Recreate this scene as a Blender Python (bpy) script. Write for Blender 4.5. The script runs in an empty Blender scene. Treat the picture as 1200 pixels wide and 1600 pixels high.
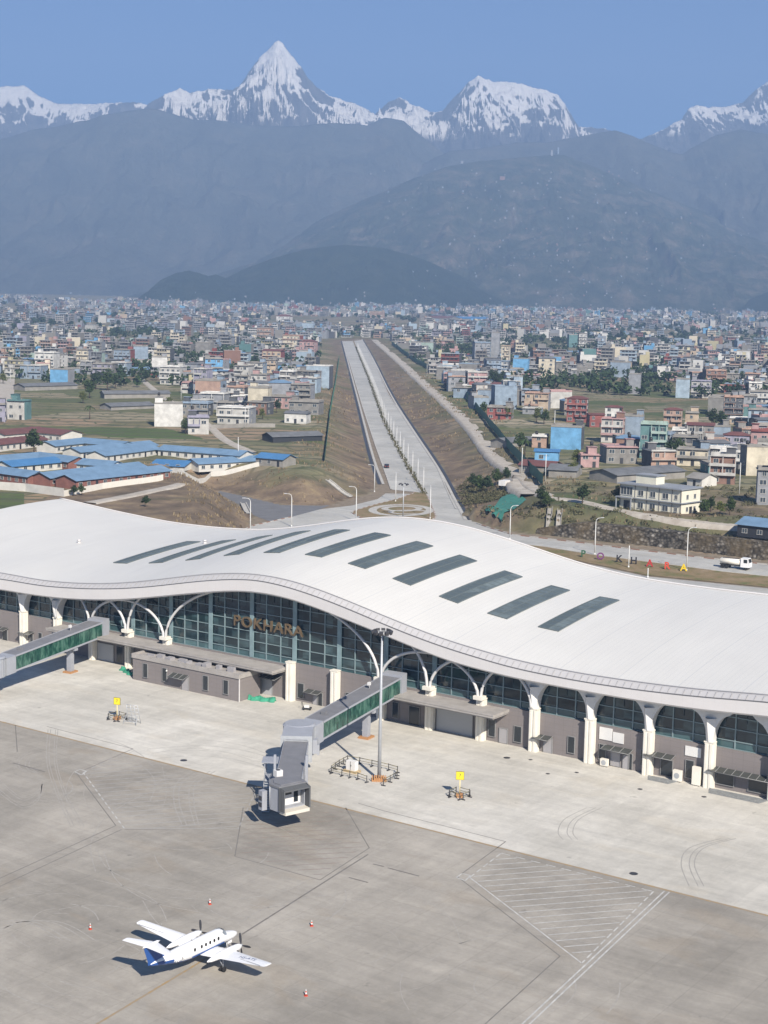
import bpy, math, random
import numpy as np
from mathutils import Matrix, Vector
SC = bpy.context.scene
COL = SC.collection
rad = math.radians
# ------------------------------------------------------------------ camera
FPX = 2400.0; PITCH = rad(7.52); ROLL = rad(1.18); CAMH = 62.8
_cp, _sp = math.cos(PITCH), math.sin(PITCH)
FW = np.array([0, _cp, -_sp]); _r0 = np.array([1.0, 0, 0]); _u0 = np.array([0, _sp, _cp])
_c, _s = math.cos(ROLL), math.sin(ROLL)
RT = _c*_r0 + _s*_u0; UP = -_s*_r0 + _c*_u0
EYE = np.array([0.0, 0.0, CAMH])
cam = bpy.data.cameras.new('camera')
cam.sensor_fit = 'HORIZONTAL'; cam.sensor_width = 36.0; cam.lens = 36.0*FPX/1200.0
cam.clip_start = 1.0; cam.clip_end = 60000.0
camo = bpy.data.objects.new('camera', cam); COL.objects.link(camo)
m = Matrix.Identity(4)
for i in range(3):
    m[i][0] = RT[i]; m[i][1] = UP[i]; m[i][2] = -FW[i]; m[i][3] = EYE[i]
camo.matrix_world = m
SC.camera = camo
# ------------------------------------------------------------------ sun, sky, exposure
SUN_EL = 36.0
SUN_AZ = 160.0            # clockwise from +Y (the view direction)
w = bpy.data.worlds.new('World'); SC.world = w; w.use_nodes = True
nt = w.node_tree; bg = nt.nodes['Background']
sky = nt.nodes.new('ShaderNodeTexSky'); sky.sky_type = 'NISHITA'; sky.sun_disc = False
sky.sun_elevation = rad(SUN_EL); sky.sun_rotation = rad(SUN_AZ)
sky.altitude = 1500; sky.air_density = 0.72; sky.dust_density = 0.1; sky.ozone_density = 4.0
tint = nt.nodes.new('ShaderNodeMix'); tint.data_type = 'RGBA'; tint.blend_type = 'MULTIPLY'; tint.inputs[0].default_value = 1.0; tint.inputs[7].default_value = (0.38, 0.70, 0.93, 1)
nt.links.new(sky.outputs[0], tint.inputs[6]); nt.links.new(tint.outputs[2], bg.inputs[0]); bg.inputs[1].default_value = 0.055
sl = bpy.data.lights.new('sun', 'SUN'); sl.energy = 5.0; sl.angle = rad(0.53); sl.color = (1.0, 0.925, 0.82)
so = bpy.data.objects.new('sun', sl); COL.objects.link(so)
_az, _el = rad(SUN_AZ), rad(SUN_EL)
SUND = Vector((math.sin(_az)*math.cos(_el), math.cos(_az)*math.cos(_el), math.sin(_el)))
so.rotation_euler = SUND.to_track_quat('Z', 'Y').to_euler(); so.location = (100, -100, 200)
vs = SC.view_settings
SC.display_settings.display_device = 'sRGB'
vs.view_transform = 'Standard'; vs.look = 'None'; vs.exposure = 1.12; vs.gamma = 1.0
try: vs.use_curve_mapping = False
except Exception: pass
HAZE_DENSITY = 1.78e-4
HAZE_COLOR = (0.38, 0.58, 0.96)
cy = SC.cycles
cy.use_denoising = True
cy.max_bounces = 6; cy.diffuse_bounces = 3; cy.glossy_bounces = 2; cy.transmission_bounces = 3; cy.volume_bounces = 0
cy.transparent_max_bounces = 8
cy.caustics_reflective = False; cy.caustics_refractive = False

# ------------------------------------------------------------------ pixel <-> world
def ray(x, y): return FW + RT*(x-600)/FPX - UP*(y-800)/FPX
def px(P):
    d = np.asarray(P, float) - EYE; k = d @ FW
    return 600+FPX*(d @ RT)/k, 800-FPX*(d @ UP)/k
def gp(x, y, z=0.0):
    d = ray(x, y); k = (z-CAMH)/d[2]; return EYE + d*k
TH = rad(-35.2)
P0 = np.array([-73.62*.9, 308.2*.9, 0.0])
U = np.array([math.cos(TH), math.sin(TH), 0.0]); V = np.array([-U[1], U[0], 0.0])
def Wst(s, t, z=0.0): return P0 + U*s + V*t + np.array([0, 0, z])
def onfac(x, y, t):
    d = ray(x, y); k = ((P0+V*t-EYE) @ V)/(d @ V); P = EYE+d*k
    return float((P-P0) @ U), float(P[2])
def st(x, y, z=0.0):
    P = gp(x, y, z)-P0; return float(P @ U), float(P @ V)

# ------------------------------------------------------------------ noise (numpy)
def _hash(ix, iy, seed):
    h = (ix.astype(np.int64)*374761393 + iy.astype(np.int64)*668265263 + seed*1274126177) & 0xffffffff
    h = ((h ^ (h >> 13))*1274126177) & 0xffffffff
    return ((h ^ (h >> 16)) & 0xffff)/65535.0
def vnoise(x, y, seed=0):
    x = np.asarray(x, float); y = np.asarray(y, float)
    ix = np.floor(x); iy = np.floor(y); fx = x-ix; fy = y-iy
    fx = fx*fx*fx*(fx*(fx*6-15)+10); fy = fy*fy*fy*(fy*(fy*6-15)+10)
    ix = ix.astype(np.int64); iy = iy.astype(np.int64)
    a = _hash(ix, iy, seed); b = _hash(ix+1, iy, seed); c = _hash(ix, iy+1, seed); d = _hash(ix+1, iy+1, seed)
    return (a*(1-fx)+b*fx)*(1-fy)+(c*(1-fx)+d*fx)*fy
def fbm(x, y, o=5, seed=0, g=.5):
    s = 0; a = 1; t = 0
    for i in range(o):
        s = s+a*vnoise(x, y, seed+i*17); t += a; a *= g; x = x*2.03+11.3; y = y*2.03+5.7
    return s/t
def ridged(x, y, o=5, seed=0, g=.5):
    s = 0; a = 1; t = 0
    for i in range(o):
        n = 1-np.abs(2*vnoise(x, y, seed+i*31)-1); s = s+a*n*n; t += a; a *= g; x = x*2.07+3.1; y = y*2.07+9.2
    return s/t

# ------------------------------------------------------------------ object helpers
def tag(o, label=None, cat=None, group=None, kind=None):
    if label: o['label'] = label
    if cat: o['category'] = cat
    if group: o['group'] = group
    if kind: o['kind'] = kind
    return o
def empty(name, loc=(0, 0, 0), rz=0.0, label=None, cat=None, group=None):
    o = bpy.data.objects.new(name, None); COL.objects.link(o)
    o.location = tuple(float(c) for c in loc); o.rotation_euler = (0, 0, rz); o.empty_display_size = .2
    return tag(o, label, cat, group)
def copy_tree(o, parent=None):
    c = o.copy(); COL.objects.link(c); c.parent = parent
    for ch in list(o.children): copy_tree(ch, c)
    return c
class MB:
    def __init__(s): s.v = []; s.f = []; s.m = []; s.smooth = []
    def add(s, vs, fs, mi=0, sm=False):
        b = len(s.v); s.v += [tuple(float(c) for c in p) for p in vs]
        for f in fs: s.f.append(tuple(b+i for i in f)); s.m.append(mi); s.smooth.append(sm)
        return s
    def box(s, x0, x1, y0, y1, z0, z1, mi=0):
        v = [(x0,y0,z0),(x1,y0,z0),(x1,y1,z0),(x0,y1,z0),(x0,y0,z1),(x1,y0,z1),(x1,y1,z1),(x0,y1,z1)]
        return s.add(v, [(0,3,2,1),(4,5,6,7),(0,1,5,4),(1,2,6,5),(2,3,7,6),(3,0,4,7)], mi)
    def prism(s, poly, z0, z1, mi=0):
        n = len(poly)
        v = [(p[0],p[1],z0) for p in poly]+[(p[0],p[1],z1) for p in poly]
        return s.add(v, [tuple(range(n))[::-1], tuple(range(n,2*n))]+[(i,(i+1)%n,n+(i+1)%n,n+i) for i in range(n)], mi)
    def xprism(s, poly, y0, y1, mi=0):   # polygon in x,z pushed along y
        n = len(poly)
        v = [(p[0],y0,p[1]) for p in poly]+[(p[0],y1,p[1]) for p in poly]
        return s.add(v, [tuple(range(n)), tuple(range(n,2*n))[::-1]]+[(i,n+i,n+(i+1)%n,(i+1)%n) for i in range(n)], mi)
    def tube(s, pts, r, n=8, mi=0, cap=True, sm=True, flat=None):
        pts = [Vector(p) for p in pts]; rs = r if isinstance(r, (list, tuple)) else [r]*len(pts)
        vs = []; up = Vector((0, 0, 1))
        for i, p in enumerate(pts):
            a = pts[max(0, i-1)]; b = pts[min(len(pts)-1, i+1)]; d = (b-a).normalized()
            ref = up if abs(d.dot(up)) < .95 else Vector((0, 1, 0))
            e1 = d.cross(ref).normalized(); e2 = e1.cross(d).normalized()
            for k in range(n):
                t = 2*math.pi*(k+.5)/n
                fx, fy = (rs[i], rs[i]) if flat is None else (rs[i]*flat[0], rs[i]*flat[1])
                vs.append(p+e1*math.cos(t)*fx+e2*math.sin(t)*fy)
        fs = []
        for i in range(len(pts)-1):
            for k in range(n):
                a = i*n+k; b = i*n+(k+1)%n; fs.append((a, b, b+n, a+n))
        s.add(vs, fs, mi, sm)
        if cap:
            b = len(s.v)-len(vs)
            s.f.append(tuple(b+k for k in range(n))[::-1]); s.m.append(mi); s.smooth.append(False)
            s.f.append(tuple(b+len(vs)-n+k for k in range(n))); s.m.append(mi); s.smooth.append(False)
        return s
    def cone(s, c, r0, r1, z0, z1, n=12, mi=0, sm=True):
        return s.tube([(c[0], c[1], z0), (c[0], c[1], z1)], [r0, r1], n, mi, True, sm)
    def grid(s, P, mi=0, sm=False, flip=False):   # P[i][j] points
        n = len(P); k = len(P[0]); vs = [p for row in P for p in row]; fs = []
        for i in range(n-1):
            for j in range(k-1):
                q = (i*k+j, i*k+j+1, (i+1)*k+j+1, (i+1)*k+j)
                fs.append(q[::-1] if flip else q)
        return s.add(vs, fs, mi, sm)
    def build(s, name, mats, parent=None, loc=None, rz=None):
        me = bpy.data.meshes.new(name); me.from_pydata(s.v, [], s.f)
        if not isinstance(mats, (list, tuple)): mats = [mats]
        for x in mats: me.materials.append(x)
        me.polygons.foreach_set('material_index', s.m)
        me.polygons.foreach_set('use_smooth', s.smooth)
        me.update()
        o = bpy.data.objects.new(name, me); COL.objects.link(o)
        if parent: o.parent = parent
        if loc is not None: o.location = tuple(float(c) for c in loc)
        if rz is not None: o.rotation_euler = (0, 0, rz)
        return o
def gridmesh(name, X, Y, Z, mat, smooth=True, kind='structure', col=None):
    n, k = X.shape
    v = np.stack([X, Y, Z], -1).reshape(-1, 3).astype(np.float32)
    i = np.arange(n-1)[:, None]*k+np.arange(k-1)[None, :]
    f = np.stack([i, i+1, i+k+1, i+k], -1).reshape(-1, 4)
    me = bpy.data.meshes.new(name)
    me.vertices.add(len(v)); me.vertices.foreach_set('co', v.ravel())
    me.loops.add(f.size); me.loops.foreach_set('vertex_index', f.ravel().astype(np.int32))
    me.polygons.add(len(f)); me.polygons.foreach_set('loop_start', (np.arange(len(f))*4).astype(np.int32))
    me.polygons.foreach_set('loop_total', np.full(len(f), 4, np.int32))
    me.polygons.foreach_set('use_smooth', np.full(len(f), smooth))
    me.materials.append(mat); me.update(calc_edges=True)
    if col is not None:
        a = me.color_attributes.new('zone', 'FLOAT_COLOR', 'POINT')
        c = np.ones((len(v), 4), np.float32); c[:, :3] = col.reshape(-1, 3); a.data.foreach_set('color', c.ravel())
    o = bpy.data.objects.new(name, me); COL.objects.link(o)
    if kind: o['kind'] = kind
    return o

# ------------------------------------------------------------------ materials
def srgb(r, g, b):
    f = lambda c: (c/255/12.92) if c/255 <= .04045 else ((c/255+.055)/1.055)**2.4
    return (f(r), f(g), f(b))
_mc = {}
def mat(name, col, rough=.7, noise=0.0, scale=1.0, metal=0.0, spec=.5, bump=0.0, col2=None, bscale=None, detail=4):
    """Principled with object/world-space noise mottling between col and col2 (default darker col)."""
    if name in _mc: return _mc[name]
    mt = bpy.data.materials.new(name); mt.use_nodes = True; n = mt.node_tree; p = n.nodes['Principled BSDF']
    p.inputs['Roughness'].default_value = rough; p.inputs['Metallic'].default_value = metal
    p.inputs['Specular IOR Level'].default_value = spec
    p.inputs['Base Color'].default_value = (*col, 1)
    if noise or bump:
        g = n.nodes.new('ShaderNodeNewGeometry')
        t = n.nodes.new('ShaderNodeTexNoise'); t.inputs['Scale'].default_value = scale; t.inputs['Detail'].default_value = detail
        t.inputs['Roughness'].default_value = .6
        n.links.new(g.outputs['Position'], t.inputs['Vector'])
        if noise:
            r = n.nodes.new('ShaderNodeValToRGB'); r.color_ramp.elements[0].position = .3; r.color_ramp.elements[1].position = .7
            c2 = col2 or tuple(c*(1-noise) for c in col)
            r.color_ramp.elements[0].color = (*c2, 1); r.color_ramp.elements[1].color = (*col, 1)
            n.links.new(t.outputs['Fac'], r.inputs['Fac']); n.links.new(r.outputs['Color'], p.inputs['Base Color'])
        if bump:
            t2 = t
            if bscale:
                t2 = n.nodes.new('ShaderNodeTexNoise'); t2.inputs['Scale'].default_value = bscale; t2.inputs['Detail'].default_value = 3
                n.links.new(g.outputs['Position'], t2.inputs['Vector'])
            b = n.nodes.new('ShaderNodeBump'); b.inputs['Strength'].default_value = bump; b.inputs['Distance'].default_value = .3
            n.links.new(t2.outputs['Fac'], b.inputs['Height']); n.links.new(b.outputs['Normal'], p.inputs['Normal'])
    _mc[name] = mt
    return mt
class NT:
    """tiny node-graph writer"""
    def __init__(s, name):
        s.m = bpy.data.materials.new(name); s.m.use_nodes = True; s.n = s.m.node_tree; s.p = s.n.nodes['Principled BSDF']; _mc[name] = s.m
    def node(s, t, **kw):
        x = s.n.nodes.new(t)
        for k, v_ in kw.items(): setattr(x, k, v_)
        return x
    def link(s, a, b): s.n.links.new(a, b)
    def put(s, sock, v_):
        if hasattr(v_, 'links') or hasattr(v_, 'is_linked'): s.link(v_, sock)
        elif isinstance(v_, (tuple, list)) and len(v_) == 3 and sock.type == 'RGBA': sock.default_value = (*v_, 1)
        else: sock.default_value = v_
    def math(s, op, a, b=0.0, c=None, clamp=False):
        x = s.node('ShaderNodeMath', operation=op, use_clamp=clamp); s.put(x.inputs[0], a); s.put(x.inputs[1], b)
        if c is not None: s.put(x.inputs[2], c)
        return x.outputs[0]
    def mix(s, f, a, b, mode='MIX'):
        x = s.node('ShaderNodeMix', data_type='RGBA', blend_type=mode); s.put(x.inputs[0], f); s.put(x.inputs[6], a); s.put(x.inputs[7], b)
        return x.outputs[2]
    def pos(s): return s.node('ShaderNodeNewGeometry').outputs['Position']
    def obj(s): return s.node('ShaderNodeTexCoord').outputs['Object']
    def mapv(s, v_, scale=(1, 1, 1), rot=(0, 0, 0), loc=(0, 0, 0)):
        x = s.node('ShaderNodeMapping'); s.link(v_, x.inputs[0]); x.inputs['Scale'].default_value = scale
        x.inputs['Rotation'].default_value = rot; x.inputs['Location'].default_value = loc; return x.outputs[0]
    def noise(s, v_, scale=1.0, detail=4, rough=.55, dist=0.0):
        x = s.node('ShaderNodeTexNoise'); s.link(v_, x.inputs['Vector']); x.inputs['Scale'].default_value = scale
        x.inputs['Detail'].default_value = detail; x.inputs['Roughness'].default_value = rough; x.inputs['Distortion'].default_value = dist
        return x.outputs['Fac']
    def ramp(s, f, *st_):
        x = s.node('ShaderNodeValToRGB'); s.link(f, x.inputs[0]); e = x.color_ramp.elements
        while len(e) < len(st_): e.new(.5)
        for i, (p_, c_) in enumerate(st_):
            e[i].position = p_; e[i].color = (*c_, 1) if isinstance(c_, (tuple, list)) else (c_, c_, c_, 1)
        return x.outputs[0]
    def bump(s, h, strength=.3, dist=.1):
        x = s.node('ShaderNodeBump'); x.inputs['Strength'].default_value = strength; x.inputs['Distance'].default_value = dist
        s.link(h, x.inputs['Height']); s.link(x.outputs[0], s.p.inputs['Normal'])
    def base(s, c): s.put(s.p.inputs['Base Color'], c); return s
    def rough(s, r): s.put(s.p.inputs['Roughness'], r); return s
    def spec(s, r): s.put(s.p.inputs['Specular IOR Level'], r); return s
# ------------------------------------------------------------------ haze
def make_haze():
    mb = MB(); mb.box(-9000, 9000, -3600, 10700, -4, 1720)
    mt = bpy.data.materials.new('haze_air'); mt.use_nodes = True; n = mt.node_tree
    n.nodes.remove(n.nodes['Principled BSDF'])
    p = n.nodes.new('ShaderNodeVolumePrincipled'); p.inputs['Density'].default_value = HAZE_DENSITY
    p.inputs['Color'].default_value = (*HAZE_COLOR, 1); p.inputs['Anisotropy'].default_value = 0.0
    n.links.new(p.outputs[0], n.nodes['Material Output'].inputs['Volume'])
    o = mb.build('haze', mt); o['kind'] = 'stuff'
    return o
make_haze()

# ------------------------------------------------------------------ terrain height
def Pl(Y):      # plateau (town) level
    Y = np.asarray(Y, float)
    return 7+.0105*(np.clip(Y, 480, 2100)-480)+.0182*(np.clip(Y, 2100, 20000)-2100)
def Fl(Y):      # floor of the cutting the avenue climbs in
    Y = np.asarray(Y, float)
    return np.minimum(.015*np.clip(Y-520, 0, None), Pl(Y))
def Pl1(Y):
    return 7+.0105*(min(max(Y, 480), 2100)-480)+.0182*(min(max(Y, 2100), 20000)-2100)
def Fl1(Y): return min(.015*max(Y-520, 0), Pl1(Y))
def hit(x, y, fn=None, y0=150.0):
    fn = fn or zat
    d = ray(x, y); d = d/d[1]; a = y0; st_ = 4.0
    dx_, dz_ = float(d[0]), float(d[2])
    f = lambda Y: CAMH+dz_*Y-fn(dx_*Y, Y)
    if f(a) < 0: return EYE+d*a
    b = a
    while b < 14000:
        b2 = b+max(3.0, b*.01)
        if f(b2) < 0:
            lo, hi = b, b2
            for _ in range(14):
                mm = .5*(lo+hi)
                if f(mm) < 0: hi = mm
                else: lo = mm
            return EYE+d*hi
        b = b2
    return EYE+d*b
FLf = lambda x, Y: Fl1(Y)
AV_R = [hit(x, y, FLf)[:2] for x, y in [(735, 813), (712, 770), (690, 730), (653, 677), (613, 617), (587, 563), (567, 530)]]
AV_L = [hit(x, y, FLf)[:2] for x, y in [(533, 533), (547, 590), (560, 643), (577, 717), (592, 757)]]
WALL = [gp(x, y)[:2] for x, y in [(1330, 897), (1200, 877), (1050, 858), (900, 841.5), (830, 834), (790, 829.5), (757, 820)]]
LEFTB = [gp(x, y)[:2] for x, y in [(575, 772), (510, 790), (440, 789), (385, 776), (338, 765)]]
LEFTC = [gp(x, y)[:2] for x, y in [(338, 772), (372, 790), (394, 806), (385, 822)]]+[Wst(-2, 66)[:2], Wst(-75, 66)[:2], Wst(-95, 40)[:2]]
BASIN = WALL+AV_R+AV_L+LEFTB+LEFTC+[np.array([-260., 200.]), np.array([-260., -400.]), np.array([400., -400.]), np.array([400., WALL[0][1]-60])]
_segw = []
nb = len(BASIN)
for i in range(nb):
    if i < len(WALL)-1: _segw.append((15., 1))
    elif i < len(WALL)-1+1: _segw.append((15., 1))
    elif i < len(WALL)+len(AV_R)-1: _segw.append((27., 0))
    elif i < len(WALL)+len(AV_R)+len(AV_L)-1: _segw.append((21., 0))
    elif i < len(WALL)+len(AV_R)+len(AV_L)+len(LEFTB)-1: _segw.append((20., 0))
    else: _segw.append((13., 0))
def basin_info(X, Y):
    X = np.asarray(X, float); Y = np.asarray(Y, float)
    inside = np.zeros(X.shape, bool); u = np.full(X.shape, 1e9); dw = np.full(X.shape, 1e9)
    for i in range(nb):
        ax, ay = BASIN[i]; bx, by = BASIN[(i+1) % nb]
        c = ((ay > Y) != (by > Y)) & (X < (bx-ax)*(Y-ay)/((by-ay) if by != ay else 1e-9)+ax)
        inside ^= c
        dx, dy = bx-ax, by-ay; t = np.clip(((X-ax)*dx+(Y-ay)*dy)/(dx*dx+dy*dy), 0, 1)
        d = np.hypot(X-ax-t*dx, Y-ay-t*dy); w_, wl = _segw[i]
        u = np.minimum(u, d/w_)
        if wl: dw = np.minimum(dw, d)
    return inside, u, dw
def zter(X, Y, full=False):
    inside, u, dw = basin_info(X, Y)
    P = Pl(Y); F = Fl(Y)
    s = np.clip(u, 0, 1); s = s*s*(3-2*s)*.55+s*.45
    amp = P-F
    z = F+amp*s
    b = 3.9*np.clip((dw-2.0)/1.2, 0, 1)*np.clip(1-(dw-8)/9, 0, 1)
    z = np.maximum(z, np.minimum(b, P))
    z = z+(vnoise(np.asarray(X)/9., np.asarray(Y)/9., 5)-.5)*.9*np.clip(u*2, 0, 1)*np.clip(2.4-u, 0.15, 1)
    z = np.where(inside, F-.02, z)
    if full: return z, inside, u, dw
    return z

_gx0, _gy0, _gs = -420.0, 260.0, 1.5
_GX, _GY = np.meshgrid(np.arange(_gx0, 420.1, _gs), np.arange(_gy0, 2450.1, _gs))
_GZ, _GI, _GU, _GD = zter(_GX, _GY, True)
def zat(x, y):
    i = (y-_gy0)/_gs; j = (x-_gx0)/_gs; a = int(i); b = int(j)
    if i < 0: return 0.0
    if j < 0 or a >= _GZ.shape[0]-1 or b >= _GZ.shape[1]-1: return float(Pl1(y))
    f = i-a; g = j-b
    return float((_GZ[a, b]*(1-g)+_GZ[a, b+1]*g)*(1-f)+(_GZ[a+1, b]*(1-g)+_GZ[a+1, b+1]*g)*f)
def info(x, y):
    a = int((y-_gy0)/_gs+.5); b = int((x-_gx0)/_gs+.5)
    if a < 0 or b < 0 or a >= _GZ.shape[0] or b >= _GZ.shape[1]: return False, 9.0, 999.0
    return bool(_GI[a, b]), float(_GU[a, b]), float(_GD[a, b])
_SY = np.concatenate([np.arange(200, 3000, 10.), np.arange(3000, 13000, 50.)]); _SS = (Pl(_SY)-CAMH)/_SY
def hitP(x, y):
    d = ray(x, y); d = d/d[1]; Y = float(np.interp(d[2], _SS, _SY)); return EYE+d*Y
# ------------------------------------------------------------------ ground materials
def ground_material():
    t = NT('field_ground'); P = t.pos()
    a = t.node('ShaderNodeAttribute', attribute_name='zone'); sep = t.node('ShaderNodeSeparateColor'); t.link(a.outputs['Color'], sep.inputs[0])
    dry, green, pave = sep.outputs
    # field plots
    vp = t.mapv(P, (1/58., 1/34., 0), (0, 0, .2))
    wv = t.node('ShaderNodeTexNoise'); wv.inputs['Scale'].default_value = .02; t.link(P, wv.inputs['Vector'])
    br = t.node('ShaderNodeTexVoronoi', feature='F1'); br.inputs['Randomness'].default_value = .75; br.inputs['Scale'].default_value = 1.0; t.link(vp, br.inputs['Vector'])
    sc = t.node('ShaderNodeSeparateColor'); t.link(br.outputs['Color'], sc.inputs[0])
    plots = t.ramp(sc.outputs[0], (0.0, (.07, .105, .03)), (.2, (.24, .19, .12)), (.38, (.34, .24, .16)), (.5, (.085, .125, .04)), (.62, (.21, .18, .10)), (.8, (.38, .32, .23)), (1.0, (.15, .15, .08)))
    ed = t.node('ShaderNodeTexVoronoi', feature='DISTANCE_TO_EDGE'); ed.inputs['Randomness'].default_value = .75; t.link(vp, ed.inputs['Vector'])
    bund = t.ramp(ed.outputs['Distance'], (.02, 1.0), (.06, 0.0))
    plots = t.mix(bund, plots, (.10, .11, .055))
    # thin terrace lines
    wvx = t.node('ShaderNodeTexWave', wave_type='BANDS', bands_direction='Y'); t.link(t.mapv(P, (.0016, .020, 0), (0, 0, .05)), wvx.inputs['Vector'])
    wvx.inputs['Scale'].default_value = 1.0; wvx.inputs['Distortion'].default_value = 2.5; wvx.inputs['Detail'].default_value = 1; wvx.inputs['Detail Scale'].default_value = .5
    ln = t.ramp(wvx.outputs['Fac'], (.74, 0.0), (.93, 1.0))
    plots = t.mix(t.math('MULTIPLY', ln, .75), plots, (.09, .095, .06))
    big = t.noise(P, .006, 5, .6)
    plots = t.mix(t.ramp(big, (.54, 0.0), (.72, .45)), plots, (.085, .10, .045))
    fine = t.noise(P, .35, 6, .7)
    plots = t.mix(.55, plots, t.mix(fine, (.35, .35, .35), (1.5, 1.5, 1.5)), 'MULTIPLY')
    # dry slopes
    n1 = t.noise(t.mapv(P, (1, 1, 1.6)), .11, 6, .65); n2 = t.noise(P, .9, 5, .7)
    dryc = t.ramp(n1, (.30, (.085, .072, .05)), (.45, (.15, .115, .085)), (.58, (.21, .16, .11)), (.72, (.30, .235, .14)))
    dryc = t.mix(.6, dryc, t.mix(n2, (.4, .4, .4), (1.55, 1.5, 1.45)), 'MULTIPLY')
    gr = t.ramp(t.noise(P, .25, 5, .65), (.3, (.04, .06, .02)), (.7, (.12, .15, .06)))
    c = t.mix(dry, plots, dryc); c = t.mix(green, c, gr)
    pv = t.ramp(t.noise(P, .5, 5, .6), (.3, (.17, .135, .10)), (.7, (.27, .225, .17)))
    c = t.mix(pave, c, pv)
    t.base(c).rough(.95).spec(.15); t.bump(n2, .5, .25)
    return t.m
GM = ground_material()
def zone_cols(X, Y, inside, u):
    dry = np.clip(1.25-u, 0, 1)*(~inside)
    n = fbm(X/22., Y/22., 4, 3)
    green = np.clip((fbm(X/35., Y/35., 4, 9)-.60)*6, 0, 1)*np.where(dry > .2, .45, .5)
    md = (Y < 530) & (X > -97) & (X < 10) & (~inside); dry = np.where(md, np.maximum(dry, .95*np.clip((530-Y)/25, 0, 1)), dry)
    left = (X < -85) & (Y < 420); green = np.where(left, np.clip(green+.9, 0, 1), green)
    tr = (X > 60) & (Y < 520) & (u > .25) & (~inside); green = np.where(tr, np.clip((n-.5)*5, 0, .6), green); dry = np.where(tr, np.maximum(dry, .75*np.clip((505-Y)/30, 0, 1)), dry)
    pave = inside.astype(float)
    pave = np.where((Y > 2300), .35, pave)
    return np.stack([dry, green, pave], -1)
def make_ground():
    xs = np.arange(-330, 330.1, 2.0); ys = np.concatenate([np.arange(345, 760, 2.0), np.arange(760, 1180.1, 3.5)])
    X, Y = np.meshgrid(xs, ys); Z, ins, u, dw = zter(X, Y, True)
    gridmesh('ground', X, Y, Z, GM, True, 'structure', zone_cols(X, Y, ins, u))
    yl = ys[-1]
    ys2 = yl+np.concatenate([[0], np.cumsum(np.geomspace(10, 240, 80))])
    xs2 = np.concatenate([-np.geomspace(330, 8800, 40)[::-1], np.arange(-325, 326, 5.0), np.geomspace(330, 8800, 40)])
    X, Y = np.meshgrid(xs2, ys2); Z, ins, u, dw = zter(X, Y, True)
    gridmesh('valley_floor', X, Y, Z, GM, True, 'structure', zone_cols(X, Y, ins, u))
    for nm, xa in (('side_ground', np.concatenate([-np.geomspace(330, 8800, 24)[::-1]])), ('side_ground', np.geomspace(330, 8800, 24))):
        yy = np.concatenate([np.arange(-3500, 345, 120.), np.arange(345, 1180, 20.0), [yl]])
        X, Y = np.meshgrid(xa, yy); Z, ins, u, dw = zter(X, Y, True)
        gridmesh(nm, X, Y, Z-.0, GM, True, 'structure', zone_cols(X, Y, ins, u))
    # near side, under the airfield
    yy = np.arange(-3500, 346, 55.); yy[-1] = 345.; xx = np.arange(-330, 331, 20.0)
    X, Y = np.meshgrid(xx, yy); Z, ins, u, dw = zter(X, Y, True)
    gridmesh('airfield_ground', X, Y, np.where(ins, -.3, Z), GM, True, 'structure', zone_cols(X, Y, ins, u))
make_ground()

# ------------------------------------------------------------------ hills and mountains
def forest_material(name, c1, c2, c3, sc=.012):
    t = NT(name); P = t.pos()
    n1 = t.noise(P, sc, 8, .72); n2 = t.noise(P, sc*9, 6, .75)
    c = t.ramp(n1, (.36, c1), (.5, c2), (.66, c3))
    c = t.mix(.8, c, t.mix(n2, (.15, .15, .15), (1.95, 1.95, 1.95)), 'MULTIPLY')
    t.base(c).rough(1).spec(.05); t.bump(n2, 1.0, 12.0)
    return t.m
def snow_material():
    t = NT('snow_rock_and_shade'); P = t.pos()
    g = t.node('ShaderNodeNewGeometry'); sp = t.node('ShaderNodeSeparateXYZ'); t.link(g.outputs['Normal'], sp.inputs[0])
    pz = t.node('ShaderNodeSeparateXYZ'); t.link(P, pz.inputs[0])
    n1 = t.noise(t.mapv(P, (1, 1, .42), (0, .35, 0)), .0065, 9, .66, .6)
    n2 = t.noise(t.mapv(P, (1, .6, .25), (0, -.45, 0)), .02, 6, .62)
    # height: more snow up high, snow line about 1250 m above the apron
    a = t.node('ShaderNodeAttribute', attribute_name='zone'); sc = t.node('ShaderNodeSeparateColor'); t.link(a.outputs['Color'], sc.inputs[0])
    hgt = sc.outputs[0]
    f = t.math('ADD', t.math('MULTIPLY', hgt, .40), t.math('MULTIPLY', n1, .9))
    f = t.math('ADD', f, t.math('MULTIPLY', n2, .35)); f = t.math('ADD', f, t.math('MULTIPLY', sc.outputs[1], 1.15)); f = t.math('ADD', f, t.math('MULTIPLY', sp.outputs[2], .55))
    f = t.math('ADD', f, t.math('MULTIPLY', sp.outputs[0], .18))
    snow = t.ramp(f, (.80, 0.0), (.84, 1.0)); 
    cut = t.math('MULTIPLY', f, 1/2.2)
    snow = t.ramp(cut, (.762, 0.0), (.795, 1.0))
    rock = t.ramp(n2, (.35, (.05, .05, .055)), (.65, (.13, .12, .115)))  # dark rock colour also stands in for shadowed faces of the peaks
    low = t.ramp(hgt, (.02, 0.0), (.12, 1.0))
    snow = t.math('MULTIPLY', snow, low)
    c = t.mix(snow, rock, (.84, .81, .77))
    t.base(c).rough(.8).spec(.2); t.bump(t.noise(P, .03, 6, .72), 1.0, 28.0)
    return t.m
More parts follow.
